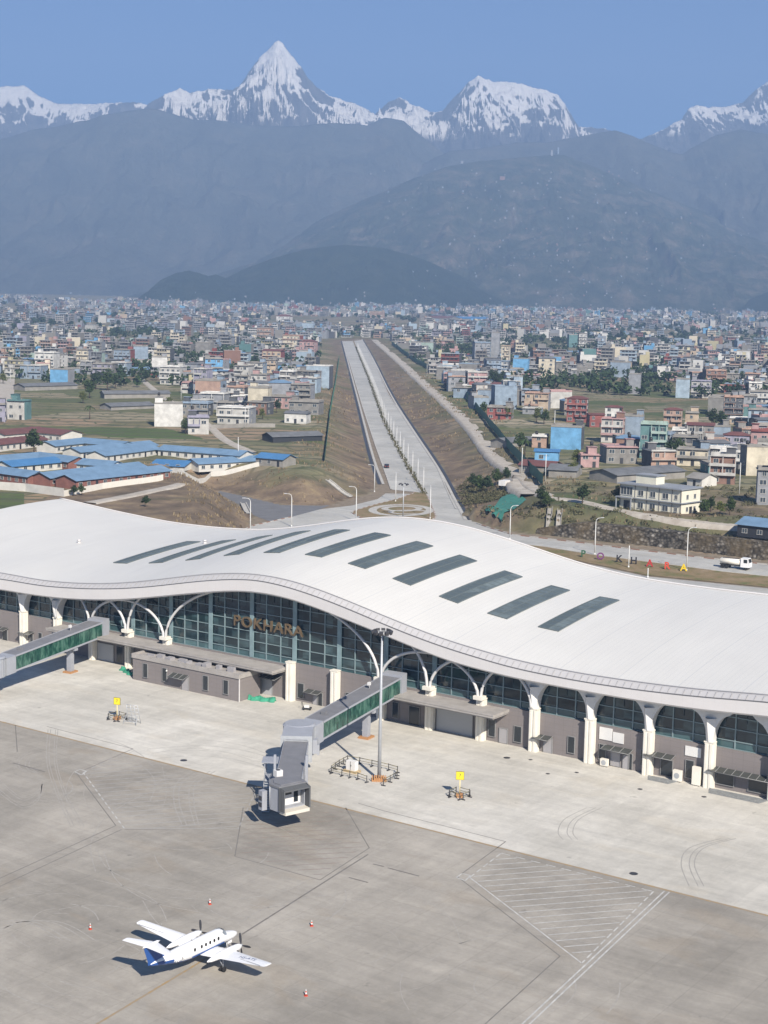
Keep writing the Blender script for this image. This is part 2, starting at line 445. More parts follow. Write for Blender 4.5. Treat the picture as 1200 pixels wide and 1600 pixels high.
def range_mesh(name, prof, D, wf, wb, base, mt, amp, scl, nx=460, ny=110, snowlo=None, seed=1, power=1.15, crest_noise=.35, warp=.5, kind='structure'):
    pr = np.array(prof, float)
    base = float(Pl(D-wf))-12
    W_ = np.array([EYE+ray(a, b)*(D/ray(a, b)[1]) for a, b in pr])
    X1 = np.linspace(W_[0, 0], W_[-1, 0], nx); cz = np.interp(X1, W_[:, 0], W_[:, 2])
    q = np.concatenate([np.linspace(-1, 0, int(ny*.72)), np.linspace(0, 1, ny-int(ny*.72)+1)[1:]])
    X, Q = np.meshgrid(X1, q); CZ = np.broadcast_to(cz, X.shape)
    Y = D+np.where(Q < 0, Q*wf, Q*wb)
    aq = np.abs(Q)
    # crest line wanders
    Y = Y+(vnoise(X/(scl*2.2), X*0, seed+70)-.5)*wf*.25*(1-aq)
    h = np.clip(1-aq, 0, 1)**power
    rel = CZ-base
    wx = X+(fbm(X/scl, Y/scl, 3, seed+5)-.5)*scl*warp*2+(Y-D)*.12*np.sin(X/scl*.7+seed)
    sp = ridged(wx/scl, Y/(scl*2.6), 5, seed, .55)
    dt = ridged(wx/(scl*.33), Y/(scl*.5), 5, seed+40, .55)
    env = np.clip(aq*3.5, 0, 1)*np.clip((1-aq)*4, 0, 1)
    Z = base+rel*h+amp*((sp-.45)*1.0+(dt-.45)*.38)*(crest_noise*.25*np.clip((1-aq)*4, 0, 1)+env)*np.clip(rel/np.max(rel)*1.3, 0, 1)
    if snowlo is not None: Z = Z+(ridged(X/55., Y/90., 4, seed+90, .6)-.45)*13*np.clip(1.2-aq, 0, 1)
    col = None
    if snowlo is not None:
        hh = np.clip((Z-snowlo)/(np.max(CZ)-snowlo), 0, 1); col = np.stack([hh, np.clip(sp*.75+dt*.25+(ridged(X/110., Y/260., 4, seed+90, .6)-.45)*.5, 0, 1), hh*0], -1)
    return gridmesh(name, X, Y, Z, mt, True, kind, col)
SNOW = snow_material()
S_LEFT = [(-420, 190), (-300, 150), (-200, 175), (-90, 140), (-30, 132), (0, 125), (22, 125), (45, 140), (75, 154), (110, 155), (160, 159), (215, 162), (260, 172), (330, 220), (420, 280)]
S_MAIN = [(60, 300), (150, 235), (215, 175), (240, 160), (265, 149), (285, 142), (300, 149), (330, 142), (365, 141), (375, 135), (390, 110), (405, 90), (418, 76), (428, 65), (434, 61), (442, 67), (455, 84), (470, 102), (480, 117), (495, 134), (515, 147), (540, 157), (565, 163), (590, 178), (640, 215), (720, 270)]
S_MID = [(480, 290), (540, 220), (570, 190), (592, 172), (606, 160), (625, 152), (645, 165), (670, 176), (690, 176), (710, 155), (730, 135), (745, 126), (765, 135), (800, 137), (840, 144), (868, 152), (880, 165), (892, 182), (903, 200), (940, 201), (980, 214), (1030, 250), (1100, 300)]
S_RIGHT = [(930, 300), (980, 225), (1010, 213), (1040, 200), (1072, 182), (1085, 163), (1098, 158), (1120, 162), (1150, 157), (1175, 151), (1192, 135), (1230, 105), (1290, 118), (1360, 140), (1480, 160), (1600, 200)]
def hz(y, D, x=600): return float((EYE+ray(x, y)*(D/ray(x, y)[1]))[2])
range_mesh('snow_mountains', S_LEFT, 8900, 2000, 900, 150, SNOW, 330, 300, nx=900, ny=200, snowlo=hz(222, 8600, 100), seed=11, power=.95, crest_noise=.12)
range_mesh('snow_mountains', S_MAIN, 8300, 2000, 900, 150, SNOW, 360, 250, nx=1100, ny=220, snowlo=hz(222, 8100, 400), seed=23, power=.98, crest_noise=.10)
range_mesh('snow_mountains', S_MID, 8800, 2000, 900, 150, SNOW, 380, 260, nx=1000, ny=220, snowlo=hz(238, 8500, 760), seed=37, power=.92, crest_noise=.10)
range_mesh('snow_mountains', S_RIGHT, 8700, 2000, 900, 150, SNOW, 300, 300, nx=800, ny=180, snowlo=hz(214, 8500, 1150), seed=41, power=1.0, crest_noise=.12)
FR1 = forest_material('far_ridge_forest', (.055, .06, .055), (.07, .075, .065), (.10, .095, .08), .006)
FR2 = forest_material('hill_forest', (.03, .042, .024), (.06, .068, .042), (.16, .135, .10), .011)
FR3 = forest_material('dark_hill_forest', (.018, .030, .012), (.028, .042, .018), (.05, .06, .028), .02)
R1 = [(-500, 300), (-250, 262), (-100, 240), (0, 228), (65, 210), (100, 205), (145, 195), (170, 186), (222, 177), (250, 176), (310, 192), (350, 194), (400, 202), (450, 204), (530, 200), (575, 203), (600, 192), (630, 197), (650, 213), (680, 236), (740, 280), (800, 330), (900, 420)]
R2 = [(420, 420), (500, 350), (600, 285), (650, 264), (680, 246), (705, 234), (750, 229), (815, 216), (860, 217), (900, 210), (945, 203), (965, 201), (1000, 216), (1050, 237), (1066, 240), (1085, 228), (1120, 210), (1160, 200), (1210, 206), (1300, 190), (1450, 220), (1600, 260)]
H1 = [(180, 500), (250, 452), (320, 426), (425, 380), (500, 342), (600, 302), (650, 280), (700, 261), (750, 252), (800, 245), (860, 240), (885, 240), (920, 254), (975, 279), (1025, 300), (1100, 330), (1200, 380), (1300, 420), (1450, 470), (1560, 530)]
H4 = [(196, 488), (215, 478), (229, 464), (238, 452), (252, 438), (275, 427), (296, 423), (312, 427), (326, 431), (338, 429), (356, 436), (380, 448), (410, 462), (440, 478), (460, 488)]
H2 = [(250, 492), (300, 462), (345, 440), (380, 422), (425, 405), (480, 390), (540, 383), (600, 388), (660, 405), (720, 430), (780, 462), (840, 492)]
H3 = [(1080, 500), (1120, 492), (1150, 478), (1200, 455), (1280, 430), (1400, 410), (1600, 440)]
range_mesh('hills', R1, 7500, 1700, 700, 120, FR1, 130, 420, seed=51, power=1.0, nx=420)
range_mesh('hills', R2, 7000, 1300, 800, 110, FR1, 75, 300, seed=57, power=.8, nx=420)
range_mesh('hills', H1, 6300, 1500, 900, 88, FR2, 80, 260, seed=63, power=.95, nx=700, ny=180)
range_mesh('hills', H2, 5020, 420, 800, 76, FR3, 26, 150, seed=71, power=.8, nx=420)
range_mesh('hills', H4, 4800, 330, 500, 70, FR3, 16, 90, seed=73, power=.6, nx=260)
range_mesh('hills', H3, 4950, 420, 700, 70, FR3, 20, 150, seed=79, power=.7, nx=260)
# ------------------------------------------------------------------ apron
def concrete_material(name, c1, c2, c3, joint, jd, streak=.5, warm=(.30, .24, .17)):
    t = NT(name); P = t.pos(); R = t.mapv(P, (1, 1, 1), (0, 0, -TH))
    br = t.node('ShaderNodeTexBrick', offset=0.0); t.link(R, br.inputs['Vector']); br.inputs['Scale'].default_value = .2
    br.inputs['Brick Width'].default_value = 1.0; br.inputs['Row Height'].default_value = 1.0; br.inputs['Mortar Size'].default_value = jd
    br.inputs['Mortar Smooth'].default_value = .3
    br.inputs['Color1'].default_value = (.97, .97, .97, 1); br.inputs['Color2'].default_value = (1.025, 1.025, 1.025, 1); br.inputs['Mortar'].default_value = (joint, joint, joint, 1)
    big = t.noise(P, .045, 6, .62, .4); st1 = t.noise(t.mapv(R, (.05, .42, 1)), 1.0, 6, .66, .3)
    st2 = t.noise(t.mapv(R, (.5, .06, 1), (0, 0, .5)), 1.0, 5, .6)
    c = t.ramp(big, (.32, c1), (.5, c2), (.68, c3))
    c = t.mix(streak, c, t.mix(st1, (.38, .38, .39), (1.58, 1.56, 1.52)), 'MULTIPLY')
    c = t.mix(streak*.6, c, t.mix(st2, (.45, .45, .45), (1.55, 1.55, 1.52)), 'MULTIPLY')
    c = t.mix(1.0, c, br.outputs['Color'], 'MULTIPLY')
    # patches where the dust lies
    ps = t.ramp(t.noise(t.mapv(R, (.09, .16, 1), (0, 0, 0), (3, 7, 0)), 1.0, 3, .5, .5), (.58, 0.0), (.66, 1.0))
    c = t.mix(t.math('MULTIPLY', ps, .22), c, warm)
    vo = t.noise(P, 3.0, 3, .7); c = t.mix(.22, c, t.mix(vo, (.5, .5, .5), (1.5, 1.5, 1.5)), 'MULTIPLY')
    vm = t.noise(P, .75, 4, .7, .8); c = t.mix(.30, c, t.mix(vm, (.45, .45, .45), (1.55, 1.55, 1.55)), 'MULTIPLY')
    sp = t.ramp(t.noise(P, .55, 3, .5), (.70, 0.0), (.76, 1.0)); c = t.mix(t.math('MULTIPLY', sp, .35), c, (.10, .095, .09))
    t.base(c).rough(.9).spec(.25); t.bump(vo, .15, .02)
    return t.m
CD = concrete_material('taxi_concrete', (.262, .243, .212), (.33, .306, .268), (.40, .37, .325), .86, .008, .5)
CL = concrete_material('apron_concrete', (.45, .43, .385), (.53, .508, .458), (.63, .605, .55), .90, .006, .5, (.54, .48, .38))
TY = -37.4
def stquad(name, s0, s1, t0, t1, z, mt, sub=1):
    mb = MB(); P = [[Wst(s0+(s1-s0)*i/sub, t0+(t1-t0)*j/sub, z) for j in range(sub+1)] for i in range(sub+1)]
    mb.grid(P); return tag(mb.build(name, mt), kind='structure')
stquad('apron', -160, 300, TY, 8, 0.0, CL); stquad('taxiway_apron', -300, 460, -240, TY, 0.0, CD)
def ribbon(mb, pts, wd, z, mi=0):
    pts = [np.array(p[:2], float) for p in pts]; L = []; R = []
    for i, p in enumerate(pts):
        d = pts[min(i+1, len(pts)-1)]-pts[max(i-1, 0)]; d = d/(np.linalg.norm(d)+1e-9); nn = np.array([-d[1], d[0]])*wd/2
        L.append((*(p+nn), z)); R.append((*(p-nn), z))
    vs = L+R; n = len(pts); mb.add(vs, [(i, n+i, n+i+1, i+1) for i in range(n-1)], mi)
def worn(name, col, amt=.4):
    t = NT(name); n = t.noise(t.pos(), 1.3, 5, .7)
    t.base(t.mix(t.ramp(n, (.42, 0.0), (.62, 1.0)), tuple(c*(1-amt)+.25*amt for c in col), col)).rough(.8).spec(.3); return t.m
M_WP = worn('worn_white_paint', (.56, .55, .52), .5); M_WP2 = worn('faded_white_paint', (.40, .39, .37), .5); M_YP = worn('worn_yellow_paint', (.36, .25, .12), .5)
M_DL = worn('dark_joint_line', (.17, .15, .13), .4); M_RP = worn('faded_red_paint', (.27, .20, .165), .5); M_TY = mat('tyre_scuff', (.39, .37, .335), .9, .3, 2.0)
M_TL = mat('pale_scuff', (.40, .375, .335), .9, .3, 2.0)
g2 = lambda x, y: gp(x, y)[:2]
def seg(mb, a, b, wd, z=.006, mi=0, dash=None):
    a = np.array(a, float); b = np.array(b, float); L = np.linalg.norm(b-a); d = (b-a)/L
    if not dash: ribbon(mb, [a, b], wd, z, mi); return
    k = 0.0
    while k < L: ribbon(mb, [a+d*k, a+d*min(L, k+dash[0])], wd, z, mi); k += dash[0]+dash[1]
def clipline(poly, p, d):
    ts = []
    for i in range(len(poly)):
        a = np.array(poly[i]); b = np.array(poly[(i+1) % len(poly)]); e = b-a; den = d[0]*e[1]-d[1]*e[0]
        if abs(den) < 1e-9: continue
        w_ = a-p; t_ = (w_[0]*e[1]-w_[1]*e[0])/den; u_ = (w_[0]*d[1]-w_[1]*d[0])/den
        if 0 <= u_ <= 1: ts.append(t_)
    return sorted(ts)
def hatch(mb, poly, a, b, step, wd, mi, z=.006, inset=.35):
    a = np.array(a); b = np.array(b); d = (b-a)/np.linalg.norm(b-a); nrm = np.array([-d[1], d[0]])
    k = [float(np.dot(np.array(p)-a, nrm)) for p in poly]; v = min(k)+step*.6
    while v < max(k):
        ts = clipline(poly, a+nrm*v, d)
        if len(ts) >= 2 and ts[-1]-ts[0] > 1.2: ribbon(mb, [a+nrm*v+d*(ts[0]+inset), a+nrm*v+d*(ts[-1]-inset)], wd, z, mi)
        v += step
def markings():
    mb = MB()   # 0 white 1 faded white 2 yellow 3 dark 4 red
    ribbon(mb, [Wst(s, TY+.1) for s in range(-150, 300, 10)], .38, .005, 2)
    seg(mb, g2(60, 1655), g2(300, 1511), .26, .005, 2); seg(mb, g2(378, 1460), g2(575, 1335), .22, .005, 3); seg(mb, g2(300, 1511), g2(330, 1492), .24, .005, 2)
    pr = [g2(734, 1371), g2(783, 1333), g2(1021, 1393), g2(909, 1505)]
    for i, da in ((0, (1.2, .7)), (1, (1.2, .8)), (2, (1.3, .6)), (3, None)): seg(mb, pr[i], pr[(i+1) % 4], .16, .006, 0, da)
    hatch(mb, pr, g2(795, 1420), g2(1000, 1404), 1.55, .15, 0)
    q = [g2(713, 1371), g2(722, 1365), g2(735, 1368), g2(727, 1376)]
    for i in range(4): seg(mb, q[i], q[(i+1) % 4], .16, .007, 0)
    for o in (-.28, .28):
        a = g2(1042, 1393); b = g2(810, 1611); d = (b-a)/np.linalg.norm(b-a); nn = np.array([-d[1], d[0]])*o
        seg(mb, a+nn, b+nn, .17, .006, 0)
    for pl in ([(560, 1255), (600, 1267), (700, 1292), (790, 1315), (715, 1370), (875, 1494), (745, 1612)], [(0, 1385), (190, 1296)], [(-30, 1386), (181, 1290), (118, 1206)], [(380, 1262), (367, 1338), (500, 1375), (577, 1325), (540, 1262)],
               [(24, 1133), (27, 1175)], [(73, 1135), (208, 1170), (132, 1203)], [(195, 1296), (290, 1297)]):
        p = [g2(*c) for c in pl]
        for i in range(len(p)-1): seg(mb, p[i], p[i+1], .13, .005, 3)
    for a, b in (((583, 1350), (600, 1354)), ((606, 1356), (655, 1369)), ((545, 1371), (575, 1379)), ((20, 1192), (70, 1206))): seg(mb, g2(*a), g2(*b), .25, .006, 3)
    pl = [g2(130, 1207), g2(176, 1184), g2(398, 1240), g2(372, 1295), g2(194, 1294)]
    seg(mb, pl[0], pl[4], .16, .006, 0, (1.1, .8)); seg(mb, pl[2], pl[3], .14, .006, 1, (1.1, .8)); seg(mb, pl[3], pl[4], .12, .006, 1); seg(mb, pl[0], pl[1], .12, .006, 1, (1.1, 1.))
    hatch(mb, pl, g2(170, 1262), g2(380, 1246), 1.7, .14, 1)
    q = [g2(117, 1206), g2(125, 1202), g2(135, 1205), g2(127, 1211)]
    for i in range(4): seg(mb, q[i], q[(i+1) % 4], .16, .007, 0)
    pm = [g2(383, 1268), g2(372, 1335), g2(500, 1371), g2(572, 1324), g2(540, 1268)]
    hatch(mb, pm, g2(400, 1330), g2(560, 1322), 1.6, .15, 4)
    o = mb.build('apron_markings', [M_WP, M_WP2, M_YP, M_DL, M_RP]); o['kind'] = 'structure'
    mb = MB(); rnd = random.Random(4)
    def arc(pts, wd, mi, z, n=18):
        P = [np.array(g2(*p)) for p in pts]; out = []
        for i in range(n+1):
            t_ = i/n*(len(P)-1); k = min(int(t_), len(P)-2); f = t_-k
            a = P[max(k-1, 0)]; b = P[k]; c = P[k+1]; d = P[min(k+2, len(P)-1)]
            out.append(.5*((2*b)+(c-a)*f+(2*a-5*b+4*c-d)*f*f+(3*b-a-3*c+d)*f**3))
        ribbon(mb, out, wd, z, mi)
    for dx in (0, 9, 23):
        arc([(940-dx, 1262), (905-dx, 1280), (895-dx, 1300), (903-dx, 1312)], .10, 0, .004)
        arc([(1150-dx, 1310), (1100-dx, 1325), (1085-dx*.9, 1350), (1100-dx, 1385)], .13, 0, .004)
    for dx in (0, 14, 40, 52):
        arc([(300+dx*.7, 1205), (275+dx*.6, 1225), (272+dx*.6, 1255), (285+dx*.5, 1290)], .13, 1, .004)
        arc([(75+dx*.3, 1140), (73+dx*.3, 1190), (88+dx*.3, 1240), (110+dx*.4, 1290)], .10, 1, .004)
        arc([(70-dx*.5, 1175), (50-dx*.4, 1185), (46-dx*.4, 1198), (60-dx*.3, 1208)], .10, 1, .004)
        arc([(0, 1240-dx*.4), (35, 1262-dx*.3), (60, 1250-dx*.3), (66, 1225)], .10, 1, .004)
        arc([(150-dx, 1470), (90-dx, 1440), (-10, 1440+dx*.4)], .14, 1, .004)
    for i in range(95):
        cx_, cy_ = rnd.choice(((95, 1440), (70, 1230), (330, 1330), (150, 1500), (300, 1240), (560, 1480), (420, 1400), (820, 1540))); r1 = rnd.uniform(30, 210); a0 = rnd.uniform(0, 6.28); sw = rnd.uniform(.5, 1.6); k_ = rnd.uniform(.35, .6)
        arc([(cx_+r1*math.cos(a0+sw*q), cy_+r1*k_*math.sin(a0+sw*q)) for q in (0, .33, .66, 1)], rnd.uniform(.06, .14), 1 if cy_+r1*k_*math.sin(a0+sw*.5) > 1128+.25*(cx_+r1*math.cos(a0+sw*.5))+6 else 0, .0035)
    o = mb.build('tyre_marks', [M_TY, M_TL]); o['kind'] = 'structure'
markings()

# ------------------------------------------------------------------ terminal
M_ROOF = None
def roof_material():
    t = NT('white_roof_sheet'); O = t.obj(); s = t.node('ShaderNodeSeparateXYZ'); t.link(O, s.inputs[0])
    w1 = t.math('FRACT', t.math('MULTIPLY', s.outputs[0], 1/.9)); seam = t.ramp(w1, (0.0, 0.0), (.06, 1.0), (.94, 1.0), (1.0, 0.0))
    w2 = t.math('FRACT', t.math('MULTIPLY', t.math('ADD', s.outputs[0], 4.5), 1/9.0)); wide = t.ramp(w2, (0.0, 0.0), (.013, 1.0), (.987, 1.0), (1.0, 0.0))
    n = t.noise(t.mapv(O, (.5, .04, .5)), 1.0, 5, .6); n2 = t.noise(O, .08, 5, .6)
    c = t.mix(n, (.60, .587, .55), (.69, .677, .635)); c = t.mix(t.ramp(n2, (.35, .25), (.65, 0.0)), c, (.53, .52, .50))
    c = t.mix(t.math('MULTIPLY', t.math('SUBTRACT', 1.0, seam), .34), c, (.36, .38, .40))
    c = t.mix(t.math('MULTIPLY', t.math('SUBTRACT', 1.0, wide), .40), c, (.40, .42, .44))
    t.base(c).rough(.5).spec(.35); t.bump(seam, .25, .04)
    return t.m
M_ROOF = roof_material()
def panel_material(name, c, c2, sx, sz=None, line=.3, rough=.6, ofs=(0, 0)):
    t = NT(name); O = t.obj(); s = t.node('ShaderNodeSeparateXYZ'); t.link(O, s.inputs[0])
    f = t.ramp(t.math('FRACT', t.math('MULTIPLY', t.math('ADD', s.outputs[0], ofs[0]), 1/sx)), (0.0, 0.0), (.03, 1.0), (.97, 1.0), (1.0, 0.0))
    if sz:
        g = t.ramp(t.math('FRACT', t.math('MULTIPLY', t.math('ADD', s.outputs[2], ofs[1]), 1/sz)), (0.0, 0.0), (.04, 1.0), (.96, 1.0), (1.0, 0.0))
        f = t.math('MULTIPLY', f, g)
    n = t.noise(t.mapv(O, (.3, .3, .8)), 1.0, 5, .6); cc = t.mix(n, c2, c)
    cc = t.mix(t.math('MULTIPLY', t.math('SUBTRACT', 1.0, f), line), cc, tuple(a*.35 for a in c))
    t.base(cc).rough(rough).spec(.35); return t.m
M_FAS = panel_material('pale_fascia_panel', (.66, .64, .63), (.58, .56, .55), 1.5, None, .10)
M_EAV = panel_material('ribbed_eave', (.50, .49, .49), (.43, .42, .42), 1.1, None, .40)
M_GW = panel_material('grey_cladding', (.235, .21, .205), (.20, .18, .175), 1.5, .75, .30, .7)
M_CREAM = mat('cream_stone', (.80, .76, .67), .75, .10, .8); M_WHITE = mat('white_panel', (.72, .71, .69), .6, .08, .7)
M_SOF = mat('grey_soffit', (.22, .22, .22), .8); M_CAN = mat('canopy_concrete', (.40, .375, .35), .85, .25, .6); M_DG = mat('dark_gutter', (.10, .10, .105), .7)
M_STEEL = mat('arch_steel_white', (.62, .61, .60), .45, .08, .8)
def glass_material(name, dark, light, r=.10, spec=.6):
    t = NT(name); O = t.obj(); s = t.node('ShaderNodeSeparateXYZ'); t.link(O, s.inputs[0])
    cx = t.math('FLOOR', t.math('MULTIPLY', s.outputs[0], 1/1.5)); cz = t.math('FLOOR', t.math('MULTIPLY', s.outputs[2], 1/1.4))
    wn = t.node('ShaderNodeTexWhiteNoise', noise_dimensions='2D'); cb = t.node('ShaderNodeCombineXYZ'); t.link(cx, cb.inputs[0]); t.link(cz, cb.inputs[1]); t.link(cb.outputs[0], wn.inputs['Vector'])
    n = t.noise(t.mapv(O, (.25, .25, .9)), 1.0, 4, .6)
    f = t.math('MULTIPLY', t.ramp(wn.outputs['Value'], (.35, .05), (.9, 1.0)), t.ramp(n, (.4, .2), (.62, 1.0)))
    t.base(t.mix(f, dark, light)).rough(r).spec(spec)
    t.bump(t.noise(O, .7, 2, .5), .04, .05); return t.m
M_GL = glass_material('teal_glass', (.010, .021, .026), (.062, .11, .122)); M_GLL = glass_material('canopy_reflection_glass', (.05, .10, .11), (.10, .18, .19), .15)  # paler second glass paints the canopy's reflection into the lowest panes
M_SKY = glass_material('skylight_glass', (.085, .108, .115), (.16, .195, .20), .45, .25)
M_MUL = mat('blue_grey_mullion', (.20, .27, .285), .5); M_MUD = mat('dark_mullion', (.03, .045, .05), .5); M_PIER = mat('pale_inner_pier', (.24, .34, .36), .5, .3, .7)
M_WIN = mat('dark_window', (.018, .024, .030), .15, spec=.7); M_DOOR = mat('light_grey_door', (.36, .35, .36), .6, .1, 1.0)
M_AWN = mat('smoked_awning_glass', (.06, .065, .06), .25, spec=.6); M_FRM = mat('grey_frame', (.24, .24, .24), .6)
M_ROLL = panel_material('roller_shutter', (.44, .45, .46), (.38, .39, .40), 50., .18, .25, .5)
TF = -2.5; TT = -1.0; TB = 50.0
_bot = [(0,922),(43,930),(100,937),(150,939),(200,938),(233,935),(283,930),(333,926),(367,924),(400,926),(440,933),(483,947),(533,967),(583,987),(633,1008),(700,1035),(765,1052),(815,1064),(860,1072),(940,1087),(1030,1102),(1120,1114),(1200,1121)]
_mid = [(0,905),(67,917),(133,921),(183,921),(233,918),(300,910),(350,906),(400,906),(450,918),(500,935),(550,955),(600,977),(650,997),(700,1015),(800,1045),(900,1065),(1000,1080),(1100,1091),(1200,1098)]
_top = [(0,895),(67,908),(117,912),(167,913),(217,910),(267,904),(317,898),(367,896),(400,897),(450,906),(500,922),(550,942),(600,963),(650,983),(700,1002),(800,1031),(900,1052),(1000,1067),(1100,1079),(1200,1086)]
_bak = [(90,778),(133,788),(183,800),(267,817),(333,825),(400,829),(440,827),(470,824),(555,812),(600,808.5),(640,809),(700,817),(750,829),(800,845),(850,862),(900,879),(950,893),(1000,904),(1050,912),(1125,922),(1200,930)]
def curve(pts, t, ext=True):
    a = sorted(onfac(x, y, t) for x, y in pts); s = np.array([p[0] for p in a]); z = np.array([p[1] for p in a])
    if ext:
        def fit(k): return np.polyfit(s[k], z[k], 1)
        kl = fit(slice(0, 4)); kr = fit(slice(-4, None))
        s = np.concatenate([[-60, -44], s, [165, 185]]); z = np.concatenate([[z[0]+min(3., (-60-s[2])*kl[0]), z[0]+min(3., (-44-s[2])*kl[0])], z, [z[-1]+(165-s[-3])*kr[0]*.8, z[-1]+(185-s[-3])*kr[0]*.8]])
    ss = np.arange(-60, 186, 1.0); zz = np.interp(ss, s, z)
    k = np.exp(-.5*(np.arange(-8, 9)/3.0)**2); k /= k.sum(); zz = np.convolve(np.pad(zz, 8, mode='edge'), k, 'valid')
    return lambda q: np.interp(q, ss, zz)
ZB = curve(_bot, TF); ZM = curve(_mid, TF); ZT = curve(_top, TT); ZK = curve(_bak, TB, False)
SL, SR = -43.5, 165.0
def kt(t): tau = np.clip((t-TT)/(TB-TT), 0, 1); return 1-(1-tau)**2.2
def ZR(s, t): return ZT(s)+(ZK(s)-ZT(s))*kt(t)
COLH = 6.35
ROOT = empty('airport_terminal', P0, TH, 'long airport terminal with white wavy roof and arched glass front', 'terminal building')
def curve_pt(n): return n*9.0
def build_terminal():
    ss = list(np.arange(SL, SR+.1, 1.5)); ss[-1] = SR
    ts = list(TT+(TB-TT)*(np.linspace(0, 1, 30)**1.35))
    mb = MB()
    top = [[(s, t, ZR(s, t)) for t in ts] for s in ss]
    mb.grid(top, 0, True, flip=True)
    mb.grid([[(s, t, ZR(s, t)-.55) for t in ts] for s in ss], 0, True)
    mb.grid([[(s, TB, ZR(s, TB)) , (s, TB, ZR(s, TB)-.55)] for s in ss], 0, False, True)
    for s_, fl in ((SL, False), (SR, True)): mb.grid([[(s_, t, ZR(s_, t)), (s_, t, ZR(s_, t)-.55)] for t in ts], 0, False, fl)
    roof = mb.build('roof', M_ROOF, ROOT)
    mb = MB(); mb.tube([(s, TB-.1, ZR(s, TB)+.12) for s in ss], .16, 6); mb.build('roof_edge_rail', M_FAS, ROOT)
    # small roof vents
    for s_, t_ in ((18, 30), (141, 17), (-8, 22)):
        mb = MB(); z_ = float(ZR(s_, t_)); mb.cone((s_, t_), .35, .3, z_-.2, z_+.45, 10); mb.cone((s_, t_), .5, .1, z_+.45, z_+.7, 10); mb.build('roof_vent', M_FAS, roof)
    # fascia band, gutter line and ribbed eave
    fz = lambda s: float(ZM(s))
    mb = MB(); mb.grid([[(s, TF+.25, ZB(s)), (s, TF, ZB(s)+.25), (s, TF, ZM(s))] for s in ss], 0, False, True)
    mb.grid([[(s, TF+.25, ZB(s)), (s, TF+.6, ZB(s)+.1)] for s in ss], 0)
    fa = mb.build('fascia', M_FAS, ROOT)
    mb = MB(); mb.grid([[(s, TF, ZM(s)), (s, TF+.10, ZM(s)+.16), (s, TF+.22, ZM(s)+.12)] for s in ss], 0, False, True); mb.build('gutter', M_DG, fa)
    mb = MB(); mb.grid([[(s, TF+.22, ZM(s)+.12), (s, TF+.35+.5*(TT-TF), ZM(s)+.12+.72*(ZT(s)-ZM(s))), (s, TT, ZT(s)+.03)] for s in ss], 0, False, True)
    ev = mb.build('ribbed_eave', M_EAV, ROOT)
    mb = MB()
    s = SL+.5
    while s < SR: # upright ribs of the snow and maintenance rail
        mb.tube([(s, TF+.18, ZM(s)+.12), (s, TF+.30+.5*(TT-TF), ZM(s)+.20+.72*(ZT(s)-ZM(s)))], .05, 4, 0, False, False); s += 1.1
    mb.tube([(s_, TT-.05, ZT(s_)+.12) for s_ in ss], .07, 5)
    mb.build('eave_rib', mat('eave_rib_grey', (.36, .355, .36), .6), ev)
    mb = MB(); mb.grid([[(s, TF+.6, ZB(s)+.1), (s, 2.2, ZB(s)+.9)] for s in ss], 0); mb.build('soffit', M_SOF, ROOT)
    # skylights
    for i in range(11):
        s0 = 58.5+(i-5)*9.0; t0, t1 = 11.8, 31.8
        mb = MB(); tt = list(np.linspace(t0, t1, 13)); hw = 1.75
        mb.grid([[(s0-hw, t, ZR(s0-hw, t)), (s0-hw, t, ZR(s0-hw, t)+.10), (s0, t, ZR(s0, t)+.13), (s0+hw, t, ZR(s0+hw, t)+.10), (s0+hw, t, ZR(s0+hw, t))] for t in tt], 0, False, False)
        for t in (t0, t1): mb.add([(s0-hw, t, ZR(s0-hw, t)), (s0-hw, t, ZR(s0-hw, t)+.10), (s0, t, ZR(s0, t)+.13), (s0+hw, t, ZR(s0+hw, t)+.10), (s0+hw, t, ZR(s0+hw, t))], [(0, 1, 2, 3, 4)])
        sk = mb.build('skylight', M_SKY, ROOT)
        fr = MB()
        for k in range(13):
            t = tt[k]; fr.tube([(s0-hw, t, ZR(s0-hw, t)+.12), (s0, t, ZR(s0, t)+.15), (s0+hw, t, ZR(s0+hw, t)+.12)], .05, 4, 0, False, False)
        for o in (-hw, 0, hw): fr.tube([(s0+o, t, ZR(s0+o, t)+(.15 if o == 0 else .12)) for t in tt], .06, 4, 0, False, False)
        fr.build('frame', mat('skylight_frame', (.13, .155, .16), .6), sk)
    # lower wall
    wt = 1.0
    mb = MB(); mb.box(SL+1, SR-1, wt, wt+.5, 0, 5.55)
    mb.add([(SL+1, wt+.5, 0), (SL+1, TB-1.5, 0), (SL+1, TB-1.5, 14.5), (SL+1, wt+.5, 11.5)], [(0, 1, 2, 3)])
    mb.add([(SR-1, wt+.5, 0), (SR-1, TB-1.5, 0), (SR-1, TB-1.5, 14), (SR-1, wt+.5, 11.5)], [(3, 2, 1, 0)])
    wall = mb.build('wall', M_GW, ROOT)
    mb = MB(); mb.grid([[(s, TB-1.5, 0), (s, TB-1.5, ZK(s)-.5)] for s in ss], 0, False, True); mb.build('landside_wall', M_GW, ROOT)
    # upper grey wall between the slabs and the central glass
    mb = MB(); mb.box(63.2, 80.8, .98, 1.2, 5.45, 6.2); mb.build('parapet_wall', M_GW, ROOT)
    # glazing
    gt = 1.7
    zl = 5.5
    mb = MB(); mb.grid([[(s, gt, zl), (s, gt, zl+1.15)] for s in ss], 1, False, True); mb.grid([[(s, gt, zl+1.15), (s, gt, ZB(s)+.85)] for s in ss], 0, False, True)
    gz = mb.build('glazing', [M_GL, M_GLL], ROOT)
    mu = MB()
    k = math.ceil((SL+2)/1.5)
